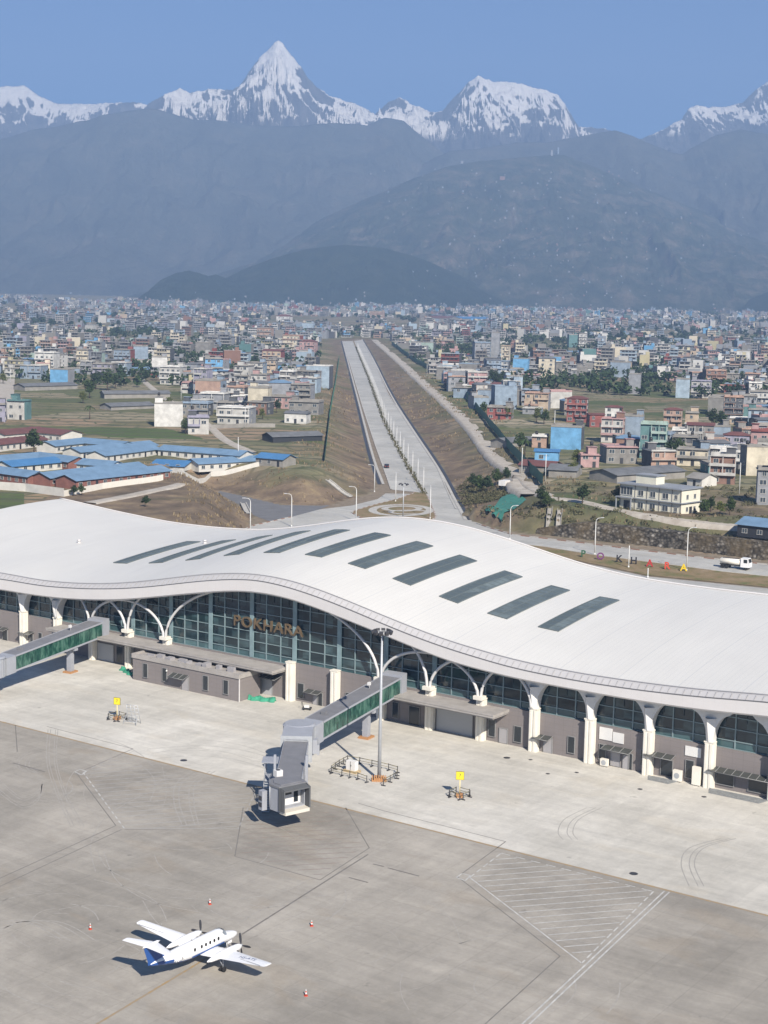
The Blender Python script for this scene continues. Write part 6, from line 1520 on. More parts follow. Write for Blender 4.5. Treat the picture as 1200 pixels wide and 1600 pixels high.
# (x0, x1, base y, top y, storeys, colour, style, roof, side, trim)
HL = [
 (239, 287, 667, 630, 4, 'white', 'blank', 'flat', 'white', None, 'large blank white house standing alone among the fields left of the avenue'),
 (292, 327, 679, 652, 2, 'off-white', 'balcony', 'flat', 'dark grey', 'violet'), (336, 392, 663, 637, 2, 'off-white', 'balcony', 'flat', 'grey', 'white'), (385, 420, 641, 606, 3, 'cream', 'blank', 'flat', 'cream', None),
 (310, 352, 640, 615, 2, 'grey', 'balcony', 'flat', None, 'white'), (352, 385, 627, 606, 2, 'white', 'plain', 'flat', None, None), (304, 348, 612, 592, 2, 'cream', 'balcony', 'flat', 'blue-grey', None), (442, 480, 662, 643, 1, 'white', 'plain', 'grey', None, None), (448, 500, 648, 628, 2, 'bare concrete', 'plain', 'flat', None, None),
 (475, 516, 606, 571, 3, 'pale blue', 'blank', 'flat', 'dark grey', 'white'), (8, 40, 656, 626, 2, 'off-white', 'plain', 'flat', 'teal', 'teal'), (-20, 8, 660, 632, 2, 'violet', 'balcony', 'flat', None, None),
 (75, 108, 603, 577, 3, 'sky blue', 'blank', 'flat', 'grey', None, 'house with a blank sky blue end wall behind the long grey shed'), (28, 66, 592, 571, 2, 'blue-grey', 'balcony', 'flat', None, 'off-white'), (52, 86, 582, 550, 3, 'white', 'balcony', 'flat', None, 'white'), (118, 139, 580, 546, 4, 'cream', 'balcony', 'flat', 'grey', None), (141, 160, 583, 550, 4, 'dark grey', 'balcony', 'flat', 'mint', 'grey'),
 (176, 205, 574, 546, 3, 'blue-grey', 'balcony', 'flat', 'red', None), (206, 232, 567, 541, 3, 'blue-grey', 'blank', 'flat', None, None), (236, 262, 583, 558, 3, 'white', 'blank', 'flat', 'grey', None), (247, 284, 601, 573, 3, 'off-white', 'balcony', 'flat', None, 'white'),
 (303, 330, 560, 535, 4, 'bare concrete', 'blank', 'flat', None, None), (338, 361, 584, 562, 3, 'sky blue', 'balcony', 'flat', 'teal', 'blue-grey'), (408, 440, 572, 548, 3, 'peach', 'balcony', 'red', 'red', 'red'), (300, 320, 600, 580, 3, 'blue-grey', 'plain', 'flat', 'dark grey', None), (390, 418, 613, 585, 3, 'off-white', 'balcony', 'flat', 'pink', None), (355, 388, 605, 580, 3, 'grey', 'plain', 'red', None, None),
 (440, 470, 548, 524, 4, 'cream', 'balcony', 'flat', 'red', 'salmon'), (466, 492, 560, 533, 4, 'pink', 'balcony', 'red', None, None), (400, 425, 536, 512, 4, 'salmon', 'balcony', 'flat', None, None), (470, 490, 520, 504, 3, 'pale blue', 'blank', 'flat', None, None), (430, 455, 510, 494, 4, 'white', 'balcony', 'red', None, None),
 (858, 910, 703, 667, 3, 'sky blue', 'blank', 'flat', 'dark grey', None, 'big house with a blank sky blue wall beyond the green fence'), (834, 874, 721, 706, 1, 'sky blue', 'plain', 'bright blue', None, None, 'low bright cyan house in front of the big blank sky blue wall'), (906, 938, 731, 711, 2, 'pink', 'plain', 'flat', None, 'pink'), (830, 855, 700, 682, 2, 'salmon', 'plain', 'flat', None, 'white'),
 (998, 1042, 717, 662, 4, 'teal', 'balcony', 'flat', 'teal', 'mint'), (1072, 1116, 703, 664, 3, 'bare concrete', 'balcony', 'red', 'dark grey', 'off-white'), (938, 975, 692, 654, 3, 'off-white', 'balcony', 'flat', 'brick', 'pink'), (972, 1005, 690, 650, 3, 'blue-grey', 'blank', 'flat', None, None), (962, 996, 702, 684, 1, 'bare concrete', 'plain', 'flat', None, None),
 (884, 918, 660, 622, 4, 'red', 'balcony', 'red', 'dark grey', 'pink'), (1108, 1150, 757, 712, 3, 'brick', 'balcony', 'flat', 'dark grey', 'off-white'), (1164, 1203, 744, 697, 4, 'cream', 'blank', 'flat', 'bare concrete', None, 'tall house wrapped in pale sheets at the right edge of the town'), (1172, 1215, 705, 674, 2, 'pink', 'plain', 'flat', None, 'red'), (1130, 1172, 706, 680, 2, 'violet', 'plain', 'red', 'pink', None),
 (1182, 1222, 790, 733, 4, 'grey', 'plain', 'flat', None, None), (1104, 1140, 698, 683, 1, 'off-white', 'plain', 'grey', None, None), (1055, 1078, 622, 592, 4, 'pale blue', 'blank', 'flat', None, None), (1079, 1112, 622, 595, 3, 'off-white', 'balcony', 'flat', 'grey', 'violet'), (1130, 1162, 656, 620, 4, 'dark grey', 'balcony', 'flat', 'blue-grey', 'salmon'), (1168, 1200, 668, 640, 3, 'pale blue', 'plain', 'flat', 'teal', None),
 (1170, 1210, 640, 612, 3, 'white', 'balcony', 'flat', None, None), (981, 1001, 616, 584, 4, 'grey', 'blank', 'flat', None, None), (1036, 1066, 668, 640, 3, 'salmon', 'balcony', 'red', None, None), (1070, 1092, 668, 645, 2, 'peach', 'plain', 'flat', None, None), (944, 972, 663, 636, 3, 'white', 'plain', 'red', 'red', None), (920, 946, 668, 648, 2, 'red', 'plain', 'red', None, None),
 (745, 769, 633, 609, 3, 'blue-grey', 'blank', 'flat', 'dark grey', None), (784, 812, 634, 610, 3, 'bare concrete', 'blank', 'flat', 'dark grey', None), (790, 818, 608, 588, 3, 'pale blue', 'blank', 'flat', None, None), (800, 826, 583, 560, 3, 'sky blue', 'blank', 'flat', None, None), (856, 877, 577, 557, 3, 'sky blue', 'blank', 'flat', 'violet', None), (818, 858, 643, 614, 3, 'peach', 'balcony', 'flat', 'grey', 'salmon'),
 (722, 764, 600, 579, 2, 'violet', 'plain', 'flat', 'dark grey', None), (766, 780, 568, 512, 6, 'grey', 'blank', 'flat', None, None, 'slim grey tower house rising above its neighbours right of the avenue'), (740, 767, 568, 534, 4, 'grey', 'balcony', 'flat', None, 'blue-grey'), (657, 678, 554, 535, 3, 'mint', 'blank', 'flat', 'dark grey', None), (640, 656, 551, 534, 3, 'white', 'plain', 'flat', None, None), (704, 732, 574, 562, 2, 'off-white', 'plain', 'flat', 'grey', None),
 (888, 903, 543, 523, 4, 'teal', 'blank', 'flat', None, None), (904, 917, 543, 521, 4, 'white', 'balcony', 'flat', None, None), (1150, 1172, 570, 548, 3, 'white', 'blank', 'flat', 'grey', None), (782, 796, 572, 540, 4, 'cream', 'balcony', 'flat', None, 'peach'), (797, 816, 558, 536, 3, 'brick', 'balcony', 'flat', None, 'pink'), (640, 668, 640, 632, 1, 'grey', 'plain', 'grey', None, None),
 (900, 918, 597, 574, 3, 'bare concrete', 'blank', 'flat', None, None), (952, 986, 590, 566, 3, 'blue-grey', 'blank', 'flat', 'peach', None), (700, 730, 650, 642, 1, 'grey', 'plain', 'grey', None, None), (576, 600, 497, 485, 3, 'salmon', 'balcony', 'flat', None, 'cream'), (720, 744, 479.5, 473, 3, 'cream', 'blank', 'flat', None, None), (560, 582, 524, 508, 2, 'off-white', 'blank', 'flat', None, None)]
def blocked(x, y):
    ins, u, dw = info(x, y)
    if ins or u < 1.35: return True
    if y < 1600 and abs(x) < 420:
        for q in TRKW:
            if abs(q[0]-x)+abs(q[1]-y) < 14: return True
    return False
TRKW = []
for a, b in zip(trk[:-1], trk[1:]):
    n = max(1, int(np.linalg.norm(b-a)/8))
    for i in range(n): TRKW.append(a+(b-a)*i/n)
for h in HL:
    if (h[0]+h[1])/2 in (654, 715): continue
    hpx(*h[:10], label=(h[10] if len(h) > 10 else None))
# yellow two-storey block
def yellow_block():
    a = hit(968, 793); b = hit(1064, 803); d = (b-a)[:2]; L = float(np.linalg.norm(d)); rz = math.atan2(d[1], d[0]); z = zat(a[0], a[1])-.3
    root = empty('office_block', (a[0], a[1], z), rz, 'pale yellow two-storey block with grey flat roof beside the dirt road', 'building'); D_ = 9.5
    my = mat('pale_yellow_wall', (.74, .71, .58), .85, .15, .3); mr = mat('grey_slab_roof', (.27, .29, .32), .8, .2, .4); H_ = 7.4
    mb = MB(); mb.box(0, L, 0, D_, 0, H_); w0 = mb.build('wall', my, root)
    mb = MB(); mb.box(-.5, L+.5, -.9, D_+.6, H_, H_+.3); mb.box(L*.02, L*.98, -.05, .1, H_+.3, H_+.42); mb.build('roof', mr, root)
    mb = MB(); mb.box(L*.15, L*.48, 3.2, 7.5, H_+.3, H_+2.7); pr = mb.build('penthouse', my, root); mb = MB(); mb.box(L*.14, L*.5, 2.9, 7.8, H_+2.7, H_+2.95); mb.build('penthouse_roof', mr, pr)
    mb = MB(); mb.box(-.7, L+.55, -.8, 0, 3.55, 3.75); mb.box(L+.0, L+.6, 0, D_, 3.55, 3.75); mb.build('floor_ledge', mr, root)
    mb = MB(); mb.box(-.6, L*.24, -1.6, -.8, 3.5, 3.8); mb.box(-.5, -.2, -1.5, -1.2, 0, 3.5); mb.box(L*.22, L*.235, -1.5, -1.2, 0, 3.5); mb.build('porch', mr, root)
    for f in (.0, .245, .44, .64, .845, .985): mb = MB(); mb.box(L*f, L*f+.22, -.12, 0, 0, H_); mb.build('pilaster', M_RSL, root)
    for zz in (.95+.0, 4.5):
        for f, ww in ((.345, 1.7), (.54, 1.7), (.745, 1.8)): child_mesh('window', win_mesh(), root, (L*f, 0, zz), (ww, 1.2, 1.5))
        child_mesh('window', win_mesh(), root, (L*.915, 0, zz+.2), (.9, 1.2, 1.1)); 
        for f in (.3, .7): child_mesh('window', win_mesh(), root, (L, D_*f, zz+.2), (1.0, 1.2, 1.2), math.pi/2)
    for f in (.06, .16): child_mesh('window', win_mesh(), root, (L*f, 0, 4.4), (1.9, 1.2, 2.2))
    child_mesh('door', me_box('door', M_SHADE), root, (L*.12, -.02, .1), (2.2, .12, 2.6))
    child_mesh('door', me_box('door', M_SHADE), root, (L, D_*.5, .1), (.12, 1.4, 2.3))
yellow_block()
# ------------------------------------------------------------------ long sheds
def shed(p, q, w_, h_, roofm, wallm, label, rh=1.3, name='long_shed', posts=True, cat='shed', group=None, z0=None):
    zz = 3.2+float(Pl(560))
    a = hit(*p); b = hit(*q); d = (b-a)[:2]; L = float(np.linalg.norm(d)); rz = math.atan2(d[1], d[0]); za, zb = zat(*a[:2]), zat(*b[:2]); z = min(za, zb)-.2
    root = empty(name, (a[0], a[1], z), rz, label, cat, group); o_ = .6
    mb = MB(); mb.box(0, L, -w_/2, w_/2, 0, h_); mb.add([(0, -w_/2, h_), (0, w_/2, h_), (0, 0, h_+rh), (L, -w_/2, h_), (L, w_/2, h_), (L, 0, h_+rh)], [(0, 2, 1), (3, 4, 5)]); wl = mb.build('wall', wallm, root)
    mb = MB(); v = []
    for x in (-o_, L+o_):
        for y, zz_ in ((-w_/2-o_, h_-.15), (0, h_+rh+.12), (w_/2+o_, h_-.15), (w_/2+o_, h_-.25), (0, h_+rh+.02), (-w_/2-o_, h_-.25)): v.append((x, y, zz_))
    mb.add(v, [(0, 6, 7, 1), (1, 7, 8, 2), (2, 8, 9, 3), (3, 9, 10, 4), (4, 10, 11, 5), (5, 11, 6, 0), (0, 1, 4, 5), (1, 2, 3, 4), (6, 11, 10, 7), (7, 10, 9, 8)]); mb.build('roof', roofm, root)
    n = min(24, int(L/3.4))
    if posts:
        for sg in (-1, 1):
            for k in range(n):
                if (k*7+int(L)) % 5 == 0: child_mesh('door', me_box('door', M_SHADE), root, (L*(k+.5)/n, sg*(w_/2+.01), .2), (1.0, .1, 2.0))
                else: child_mesh('window', win_mesh(), root, (L*(k+.5)/n, sg*w_/2, 1.1), (1.3, 1, 1.1), 0 if sg < 0 else math.pi)
    return root
M_SHW = mat('barrack_white_wall', (.62, .60, .55), .85, .2, .4)
SH = [((103, 763), (250, 744), 9, 3.0, M_RB, M_BRK, 'front long blue-roofed brick barrack nearest the dry mound'), ((64, 759), (215, 741), 8, 3.0, M_RB, M_BRK, 'second long blue-roofed brick barrack behind the front one'), ((-30, 744), (60, 757), 8, 3.0, M_RB, M_BRK, 'blue-roofed brick barrack entering from the frame edge above the white wall'),
 ((5, 739), (84, 731), 9, 2.8, M_RBB, M_SHW, 'bright blue roofed shelter in the left barrack yard'), ((-30, 733), (62, 724), 9, 3.0, M_RB, M_SHW, 'pale blue-roofed barrack behind the bright blue shelter'), ((62, 724), (122, 733), 8, 3.0, M_RB, M_BRK, 'blue-roofed barrack with the red brick gable end'), ((132, 735), (182, 740), 8, 3.0, M_RB, M_SHW, 'short blue-roofed barrack right of the red gable'),
 ((72, 707), (130, 700), 9, 3.0, M_RB, M_SHW, 'farthest blue-roofed barrack, its wing nearest the dark tree'), ((130, 700), (198, 707), 9, 3.0, M_RB, M_SHW, 'farthest blue-roofed barrack, its wing running to the right'), ((112, 716), (232, 703), 9, 2.8, M_RB, M_SHW, 'long pale blue roof between the far wings and the yard'), ((150, 722), (236, 709), 8, 2.8, M_RB, M_SHW, 'pale blue roof beside the brown roofed passage'),
 ((258, 710), (385, 722), 9, 3.0, M_RB, M_SHW, 'long blue-roofed white barrack behind the bright blue tank roof'), ((300, 735), (418, 719), 9, 3.0, M_RB, M_SHW, 'long blue-roofed white barrack in front of the bright blue roof'), ((247, 723), (298, 733), 12, 1.8, M_RBB, M_SHW, 'low broad bright blue roof inside the right barrack yard'), ((410, 725), (452, 728), 8, 3.0, M_RBB, M_RSL, 'small blue-roofed grey hut at the end of the barracks'),
 ((-10, 690), (60, 683), 12, 3.4, M_RR, M_SHW, 'dark red roofed shed nearest the frame edge'), ((50, 683), (112, 690), 11, 3.4, M_RR, M_SHW, 'dark red roofed shed beside the dark tree'), ((-20, 705), (58, 695), 10, 3.0, M_RR, M_SHW, 'low dark red roof in front of the red sheds'),
 ((418, 690), (495, 686), 9, 2.6, M_RG, M_SHADE, 'long low dark shed in the fields left of the avenue'), ((30, 610), (112, 607), 12, 3.0, M_RG, M_RSL, 'long grey curved shed before the sky blue end wall'), ((160, 622), (262, 621), 9, 3.0, M_RG, M_RSL, 'long grey shed beside the big trees in the fields'), ((165, 640), (232, 637), 10, 2.2, M_RG, M_RSL, 'low grey shed nearest the blank white house'), ((345, 667), (470, 665), .6, 1.6, M_RSL, M_RSL, None),
 ((942, 752), (1048, 744), 13, 3.0, M_RG, M_RSL, 'long grey roofed sheds behind the pale yellow block'), ((862, 742), (905, 744), 12, 2.8, M_RG, M_RSL, 'grey hipped shed below the bright cyan house'), ((820, 735), (870, 737), 11, 2.8, M_RR, M_RSL, 'brown roofed shed touching the green fence'), ((1165, 833), (1235, 838), 11, 3.4, M_RB, M_SHADE, 'open blue-roofed shelter at the end of the dirt road'), ((1085, 757), (1108, 760), 8, 3.0, M_RSL, M_SHW, 'small white gabled hut behind the yellow block'), ((780, 700), (826, 694), 10, 3.0, M_RG, M_RSL, 'grey low houses behind the palm beside the green fence'),
 ((668, 502), (712, 500), 30, 7, M_RR, M_RSL, 'large dark red roofed hall far off right of the avenue'), ((710, 504), (757, 503), 34, 8, M_RBB, M_RSL, 'large bright blue roofed hall far off right of the avenue'), ((140, 575), (0, 576), 3, 2.0, M_SHW, M_SHW, None), ((205, 583), (300, 578), 13, 3, M_RB, M_RSL, 'blue-grey roofed sheds behind the white houses'), ((370, 560), (410, 562), 14, 5, M_RB, M_RSL, 'blue roofed hall behind the sky blue balcony house'), ((420, 601), (500, 596), 16, 3, M_RG, M_RSL, 'grey roofed sheds before the pale blue wall'), ((960, 553), (885, 556), 12, 4, M_RB, M_RSL, 'blue roofed halls beyond the sky blue walls')]
for s_ in SH:
    if s_[6] is None: continue
    big = s_[2] > 20 or s_[0][1] < 610
    shed(*s_[:7], posts=(not big and s_[4] is not M_RG), rh=1.3 if s_[2] < 20 else 4)
def bwall(pts, h, label, mt):
    P = [hit(x, y) for x, y in pts]; b = P[0]; mb = MB(); rows = []
    for a, c in zip(P[:-1], P[1:]):
        n = max(1, int(np.linalg.norm((c-a)[:2])/5))
        for i in range(n+1): q = a+(c-a)*i/n; z = zat(q[0], q[1]); rows.append([(q[0]-b[0], q[1]-b[1]-.12, z-b[2]-.5), (q[0]-b[0], q[1]-b[1]-.12, z-b[2]+h), (q[0]-b[0], q[1]-b[1]+.12, z-b[2]+h), (q[0]-b[0], q[1]-b[1]+.12, z-b[2]-.5)])
    mb.grid(rows, 0, False, True); tag(mb.build('boundary_wall', mt, None, b), label, 'wall')
bwall([(-20, 764), (40, 768), (100, 776)], 2.4, 'white boundary wall before the barracks above the green field', M_SHW); bwall([(100, 776), (160, 764), (255, 750)], 1.8, 'cream boundary wall along the front barrack', M_CREAM)
bwall([(255, 742), (330, 744), (420, 726)], 1.6, 'pale boundary wall below the right barrack yard', M_SHW); bwall([(330, 670), (375, 668), (430, 668)], 1.8, 'grey boundary wall before the white balcony houses in the fields', M_RSL)
# ------------------------------------------------------------------ the rest of the town
def infill():
    rnd = random.Random(5); placed = [(h[1], h[2], h[7]) for h in HOUSES]; cols = ['off-white', 'white', 'grey', 'bare concrete', 'blue-grey', 'pink', 'salmon', 'peach', 'brick', 'mint', 'pale blue', 'cream', 'violet', 'yellow', 'teal', 'sky blue', 'red', 'dark grey']
    wts = [15, 10, 18, 20, 12, 4, 3, 3, 5, 2, 5, 6, 3, 2, 2, 2, 2, 5]
    for s_ in SH:
        a = hit(*s_[0])[:2]; b = hit(*s_[1])[:2]
        for i in range(9): q = a+(b-a)*i/8; placed.append((q[0], q[1], s_[2]+8))
    out = []; cells = {}
    for t in placed: cells.setdefault((int(t[0]//25), int(t[1]//25)), []).append(t)
    tries = 0
    while tries < 60000 and len(out) < 4700:
        tries += 1
        x = rnd.uniform(-60, 1260); k = rnd.random(); y = 478+k**1.9*300
        base = 14*math.tan(ROLL)*0+(x-600)*.0206
        y += base
        if y < 470+base: continue
        dens = 1.0
        if y > 545+base:
            if x < 520: dens = .42 if y < 590 else (.30 if (y < 650 and x > 290) else 0)
            else: dens = (.85 if y < 640 else .38) if x > 700 else .25
            if x > 700 and y > 645+base: dens = .30 if x > 960 else 0
            if y > 742: dens = 0
            if x > 640 and x < 800 and y > 640: dens = .12
        if y < 560+base and x < 500 and 560+base-y < 25: dens = .6
        if rnd.random() > dens: continue
        P = hitP(x, y)
        if P[1] > 7000 or blocked(P[0], P[1]): continue
        # leave gaps of fields
        if float(fbm(np.array([P[0]/160.]), np.array([P[1]/260.]), 3, 91)[0]) < (.43 if P[1] > 1300 else .37): continue
        w_ = rnd.uniform(8, 15); ok = True
        ci, cj = int(P[0]//25), int(P[1]//25)
        for (a, b, c) in [t for ii in (-1, 0, 1) for jj in (-1, 0, 1) for t in cells.get((ci+ii, cj+jj), ())]:
            if abs(a-P[0]) < (c+w_)*.5+.6 and abs(b-P[1]) < (c+w_)*.5+2: ok = False; break
        if not ok: continue
        cells.setdefault((ci, cj), []).append((P[0], P[1], w_)); out.append((P[0], P[1], w_, min(rnd.choices([1, 2, 3, 4, 5], [20, 36, 28, 12, 3])[0], 2 if (y > 640+base) else 5), rnd.choices(cols, wts)[0], rnd))
    out.sort(key=lambda q: q[1]); return out
INF = infill()
nn_ = 0; rest = []
for (x, y, w_, n, c, rnd) in INF:
    if nn_ < 300-len(HOUSES)+nn_ and len(HOUSES) < 296:
        r1 = RN.random(); st_ = 'balcony' if r1 < .55 else ('plain' if r1 < .78 else 'blank'); rf = 'flat' if RN.random() < .78 else RN.choice(('blue', 'red', 'grey', 'grey'))
        house(x, y, w_, RN.uniform(8, 12), n, c, rad(RN.choice((-16, -12, -9, 6, 10, -14))+RN.uniform(-4, 4)), st_, rf, RN.choice((None, None, 'grey', 'bare concrete', 'dark grey', 'blue-grey')), RN.choice((None, None, 'white', 'off-white', 'pink', 'salmon', 'blue-grey')), 1 if y < 900 else 0)
    else: rest.append((x, y, w_, n, c))
def far_town():
    V = []; F = []; CI = []; rnd = random.Random(6)
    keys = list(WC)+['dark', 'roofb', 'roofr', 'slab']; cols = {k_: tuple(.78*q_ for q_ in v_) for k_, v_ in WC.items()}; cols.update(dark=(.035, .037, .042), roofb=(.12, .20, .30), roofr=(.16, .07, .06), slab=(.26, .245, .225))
    def box(cx, cy, z, w_, d_, h0, h1, ca, sa, c, top=None, cside=None):
        b = len(V); o = [(-w_/2, -d_/2), (w_/2, -d_/2), (w_/2, d_/2), (-w_/2, d_/2)]
        for hh in (h0, h1):
            for (px_, py_) in o: V.append((cx+ca*px_-sa*py_, cy+sa*px_+ca*py_, z+hh))
        for f, cc in (((0, 1, 5, 4), c), ((1, 2, 6, 5), cside or c), ((3, 0, 4, 7), cside or c), ((2, 3, 7, 6), c), ((4, 5, 6, 7), top or c)): F.append(tuple(b+i for i in f)); CI.append(cc)
    for (x, y, w_, n, c) in rest:
        z = zat(x, y); a = rad(rnd.choice((-15, -10, 8))+rnd.uniform(-5, 5)); ca, sa = math.cos(a), math.sin(a); d_ = rnd.uniform(7, 12); H_ = n*3.0
        tp = rnd.choices(['slab', 'roofb', 'roofr', 'grey', 'white'], [10, 2, 1.4, 2, 1.5])[0]; cs = rnd.choice((None, 'grey', 'bare concrete', 'dark grey'))
        box(x, y, z, w_, d_, -1, H_, ca, sa, c, tp, cs)
        if rnd.random() < .75:
            for k in range(n):   # dark boxes for windows and for the shade of verandah recesses
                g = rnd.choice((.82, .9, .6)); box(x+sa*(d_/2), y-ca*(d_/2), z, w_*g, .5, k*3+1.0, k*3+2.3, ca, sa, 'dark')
                if y < 3200: box(x+sa*(d_/2+.4), y-ca*(d_/2+.4), z, w_+.6, 1.2, k*3+2.75, k*3+3.0, ca, sa, rnd.choice(('slab', 'white', 'off-white')))
                if y < 2600:
                    m_ = max(2, int(w_/3))
                    for q in range(m_+1): f = -w_*g/2+w_*g*q/m_; ox, oy = f, -d_/2-.28; box(x+ca*ox-sa*oy, y+sa*ox+ca*oy, z, .45, .25, k*3+.9, k*3+2.4, ca, sa, c)
        if n >= 2 and rnd.random() < .55: ox = rnd.choice((-1, 1))*w_*.3; box(x+ca*ox, y+sa*ox, z, 3, 3, H_, H_+2.5, ca, sa, c, 'slab')
    me = bpy.data.meshes.new('far_town_houses'); me.from_pydata(V, [], F)
    mt = NT('town_mix'); at = mt.node('ShaderNodeAttribute', attribute_name='tint'); n1 = mt.noise(mt.pos(), .2, 3, .6)
    mt.base(mt.mix(.35, at.outputs['Color'], mt.mix(n1, (.5, .5, .5), (1.5, 1.5, 1.5)), 'MULTIPLY')).rough(.85).spec(.2); me.materials.append(mt.m)
    a = me.color_attributes.new('tint', 'FLOAT_COLOR', 'CORNER'); arr = np.ones((len(me.loops), 4), np.float32); k = 0
    for f, c in zip(F, CI):
        arr[k:k+len(f), :3] = cols[c]; k += len(f)
    a.data.foreach_set('color', arr.ravel()); me.update()
    o = bpy.data.objects.new('far_town_houses', me); COL.objects.link(o); tag(o, 'densely packed houses of the far town reaching to the hills', kind='stuff')
    return len(V)
NV = far_town()
# houses scattered on the big hill
def hill_specks():
    hill = [o for o in bpy.data.objects if o.name.startswith('hills')]; dg = bpy.context.evaluated_depsgraph_get(); rnd = random.Random(12); mb = MB()
    h1 = hill[2]; cands = [(862, 243, 3, 8), (785, 281, 8, 5), (722, 255, 4, 3), (872, 240, 2, 9)]
    for i in range(230):
        cx = rnd.gauss(860, 150); cy = rnd.uniform(262, 465); 
        if cx < 520 or cx > 1180: continue
        cands.append((cx, cy, rnd.uniform(.8, 2.6), rnd.uniform(.5, 1.1)))
    for i in range(520):
        cx = rnd.uniform(-20, 1210); cands.append((cx, 489+(cx-600)*.0206-rnd.expovariate(1/5.), rnd.uniform(1.2, 3.2), rnd.uniform(.8, 2)))
    cols = ['grey', 'bare concrete', 'blue-grey', 'brick', 'grey']
    for (x, y, w_, h_) in cands:
        d = Vector(ray(x, y)).normalized(); best = None
        for ob in hill:
            ok, loc, nrm, idx = ob.ray_cast(Vector(EYE), d)
            if ok and (best is None or (loc-Vector(EYE)).length < (best-Vector(EYE)).length): best = loc
        if best is None: continue
        s_ = (best-Vector(EYE)).length/FPX; mi = rnd.randrange(5)
        mb.box(best.x-w_*s_/2, best.x+w_*s_/2, best.y-4, best.y+6, best.z-6, best.z+h_*s_, mi); mb.box(best.x-w_*s_/2-.5, best.x+w_*s_/2+.5, best.y-4.5, best.y+6.5, best.z+h_*s_, best.z+h_*s_+.6, 4)
    o = mb.build('hillside_houses', [wallmat(c) for c in cols]); tag(o, 'tiny pale houses scattered over the forested hills and along their foot', kind='stuff')
hill_specks()
# labels of the houses
def name_houses():
    seen = {}; pts = np.array([[h[1], h[2]] for h in HOUSES]); allp = []
    for i, h in enumerate(HOUSES):
        root, x, y, n, colr, style, feats, w_, lab = h
        if lab: seen[lab] = 1; continue
        sx, sy = px((x, y, zat(x, y))); nb_ = []
        for j, g in enumerate(HOUSES):
            if j == i: continue
            gx, gy = px((g[1], g[2], zat(g[1], g[2]))); 
            if abs(gy-sy) < 14: nb_.append((gx-sx, g))
        l = max([q for q in nb_ if q[0] < 0], key=lambda q: q[0], default=None); r_ = min([q for q in nb_ if q[0] > 0], key=lambda q: q[0], default=None)
        av = 'left of the avenue' if x < along_x(y) else 'right of the avenue'
        base = SW[n]+' '+colr+' house'
        f1 = {'blank': 'with blank front', 'balcony': 'with balconies', 'plain': 'without balconies'}[style]
        if feats: f2 = ' and '+feats[-1]
        else: f2 = ''
        if style == 'plain' and feats: f1, f2 = 'with '+feats[-1], ''
        opts = []
        if l and r_: opts.append('%s %s%s, between %s and %s houses' % (base, f1, f2, l[1][4], r_[1][4]))
        if r_: opts.append('%s %s%s, left of a %s %s one' % (base, f1, f2, SW[r_[1][3]], r_[1][4]))
        if l: opts.append('%s %s%s, right of a %s %s one' % (base, f1, f2, SW[l[1][3]], l[1][4]))
        opts += [o+' '+av for o in list(opts) if len((o+' '+av).replace(',', '').split()) <= 16]
        nr = sorted(nb_, key=lambda q: abs(q[0]))[:4]
        for q in nr: opts.append('%s %s%s, near a %s %s house' % (base, f1, f2, SW[q[1][3]], q[1][4]))
        opts.append('%s %s%s %s' % (base, f1, f2, av))
        pick = None
        for o in opts:
            o = o.replace('  ', ' ')
            if o not in seen and len(o.split()) <= 16: pick = o; break
        if pick is None:
            nf = sorted([((g[1]-x)**2+(g[2]-y)**2, g) for g in HOUSES if g is not h], key=lambda q: q[0])
            for dd, g in nf[:20]:
                o = '%s %s, behind a %s %s house' % (base, f1, SW[g[3]], g[4]) if g[2] < y else '%s %s, in front of a %s %s house' % (base, f1, SW[g[3]], g[4])
                if o not in seen: pick = o; break
        pick = pick or opts[-1]
        seen[pick] = 1; root['label'] = pick
def along_x(y):
    P = [np.array(p) for p in mc]
    for a, b in zip(P[:-1], P[1:]):
        if min(a[1], b[1]) <= y <= max(a[1], b[1]): return a[0]+(b[0]-a[0])*(y-a[1])/(b[1]-a[1]+1e-9)
    return P[-1][0] if y > P[-1][1] else P[0][0]
name_houses()
print('houses', len(HOUSES), 'far', len(rest), NV)
# ------------------------------------------------------------------ vegetation
def leafmat(name, c1, c2, c3):
    t = NT(name); O = t.pos(); n = t.noise(O, .9, 4, .7); r_ = t.node('ShaderNodeNewGeometry').outputs['Random Per Island']
    f = t.math('ADD', t.math('MULTIPLY', n, .6), t.math('MULTIPLY', r_, .4))
    t.base(t.ramp(f, (.25, c1), (.5, c2), (.75, c3))).rough(.75).spec(.25); return t.m
L_G = leafmat('tree_leaves', (.018, .035, .010), (.045, .075, .022), (.095, .13, .04)); L_D = leafmat('dark_leaves', (.012, .025, .010), (.028, .050, .018), (.055, .085, .03)); L_Y = leafmat('yellow_leaves', (.05, .065, .015), (.11, .13, .035), (.20, .20, .07))
L_B = leafmat('brush_leaves', (.045, .045, .02), (.085, .085, .04), (.15, .13, .07)); L_T = leafmat('dry_tufts', (.13, .10, .065), (.20, .155, .10), (.30, .24, .15)); M_BARK = mat('tree_bark', (.10, .075, .055), .9, .3, 2)
def leaves(mb, c, r, n, rnd, sz, flat=.8):
    for i in range(n):
        while True:
            p = Vector((rnd.uniform(-1, 1), rnd.uniform(-1, 1), rnd.uniform(-1, 1)))
            if .25 < p.length < 1: break
        p = Vector((p.x*r, p.y*r, p.z*r*flat))+Vector(c); a = Vector((rnd.gauss(0, 1), rnd.gauss(0, 1), rnd.gauss(0, .7))).normalized(); b = a.cross(Vector((rnd.gauss(0, 1), rnd.gauss(0, 1), rnd.gauss(0, 1)))).normalized()
        s_ = sz*rnd.uniform(.6, 1.3); mb.add([p-a*s_, p-b*s_*.6, p+a*s_, p+b*s_*.6], [(0, 1, 2, 3)])
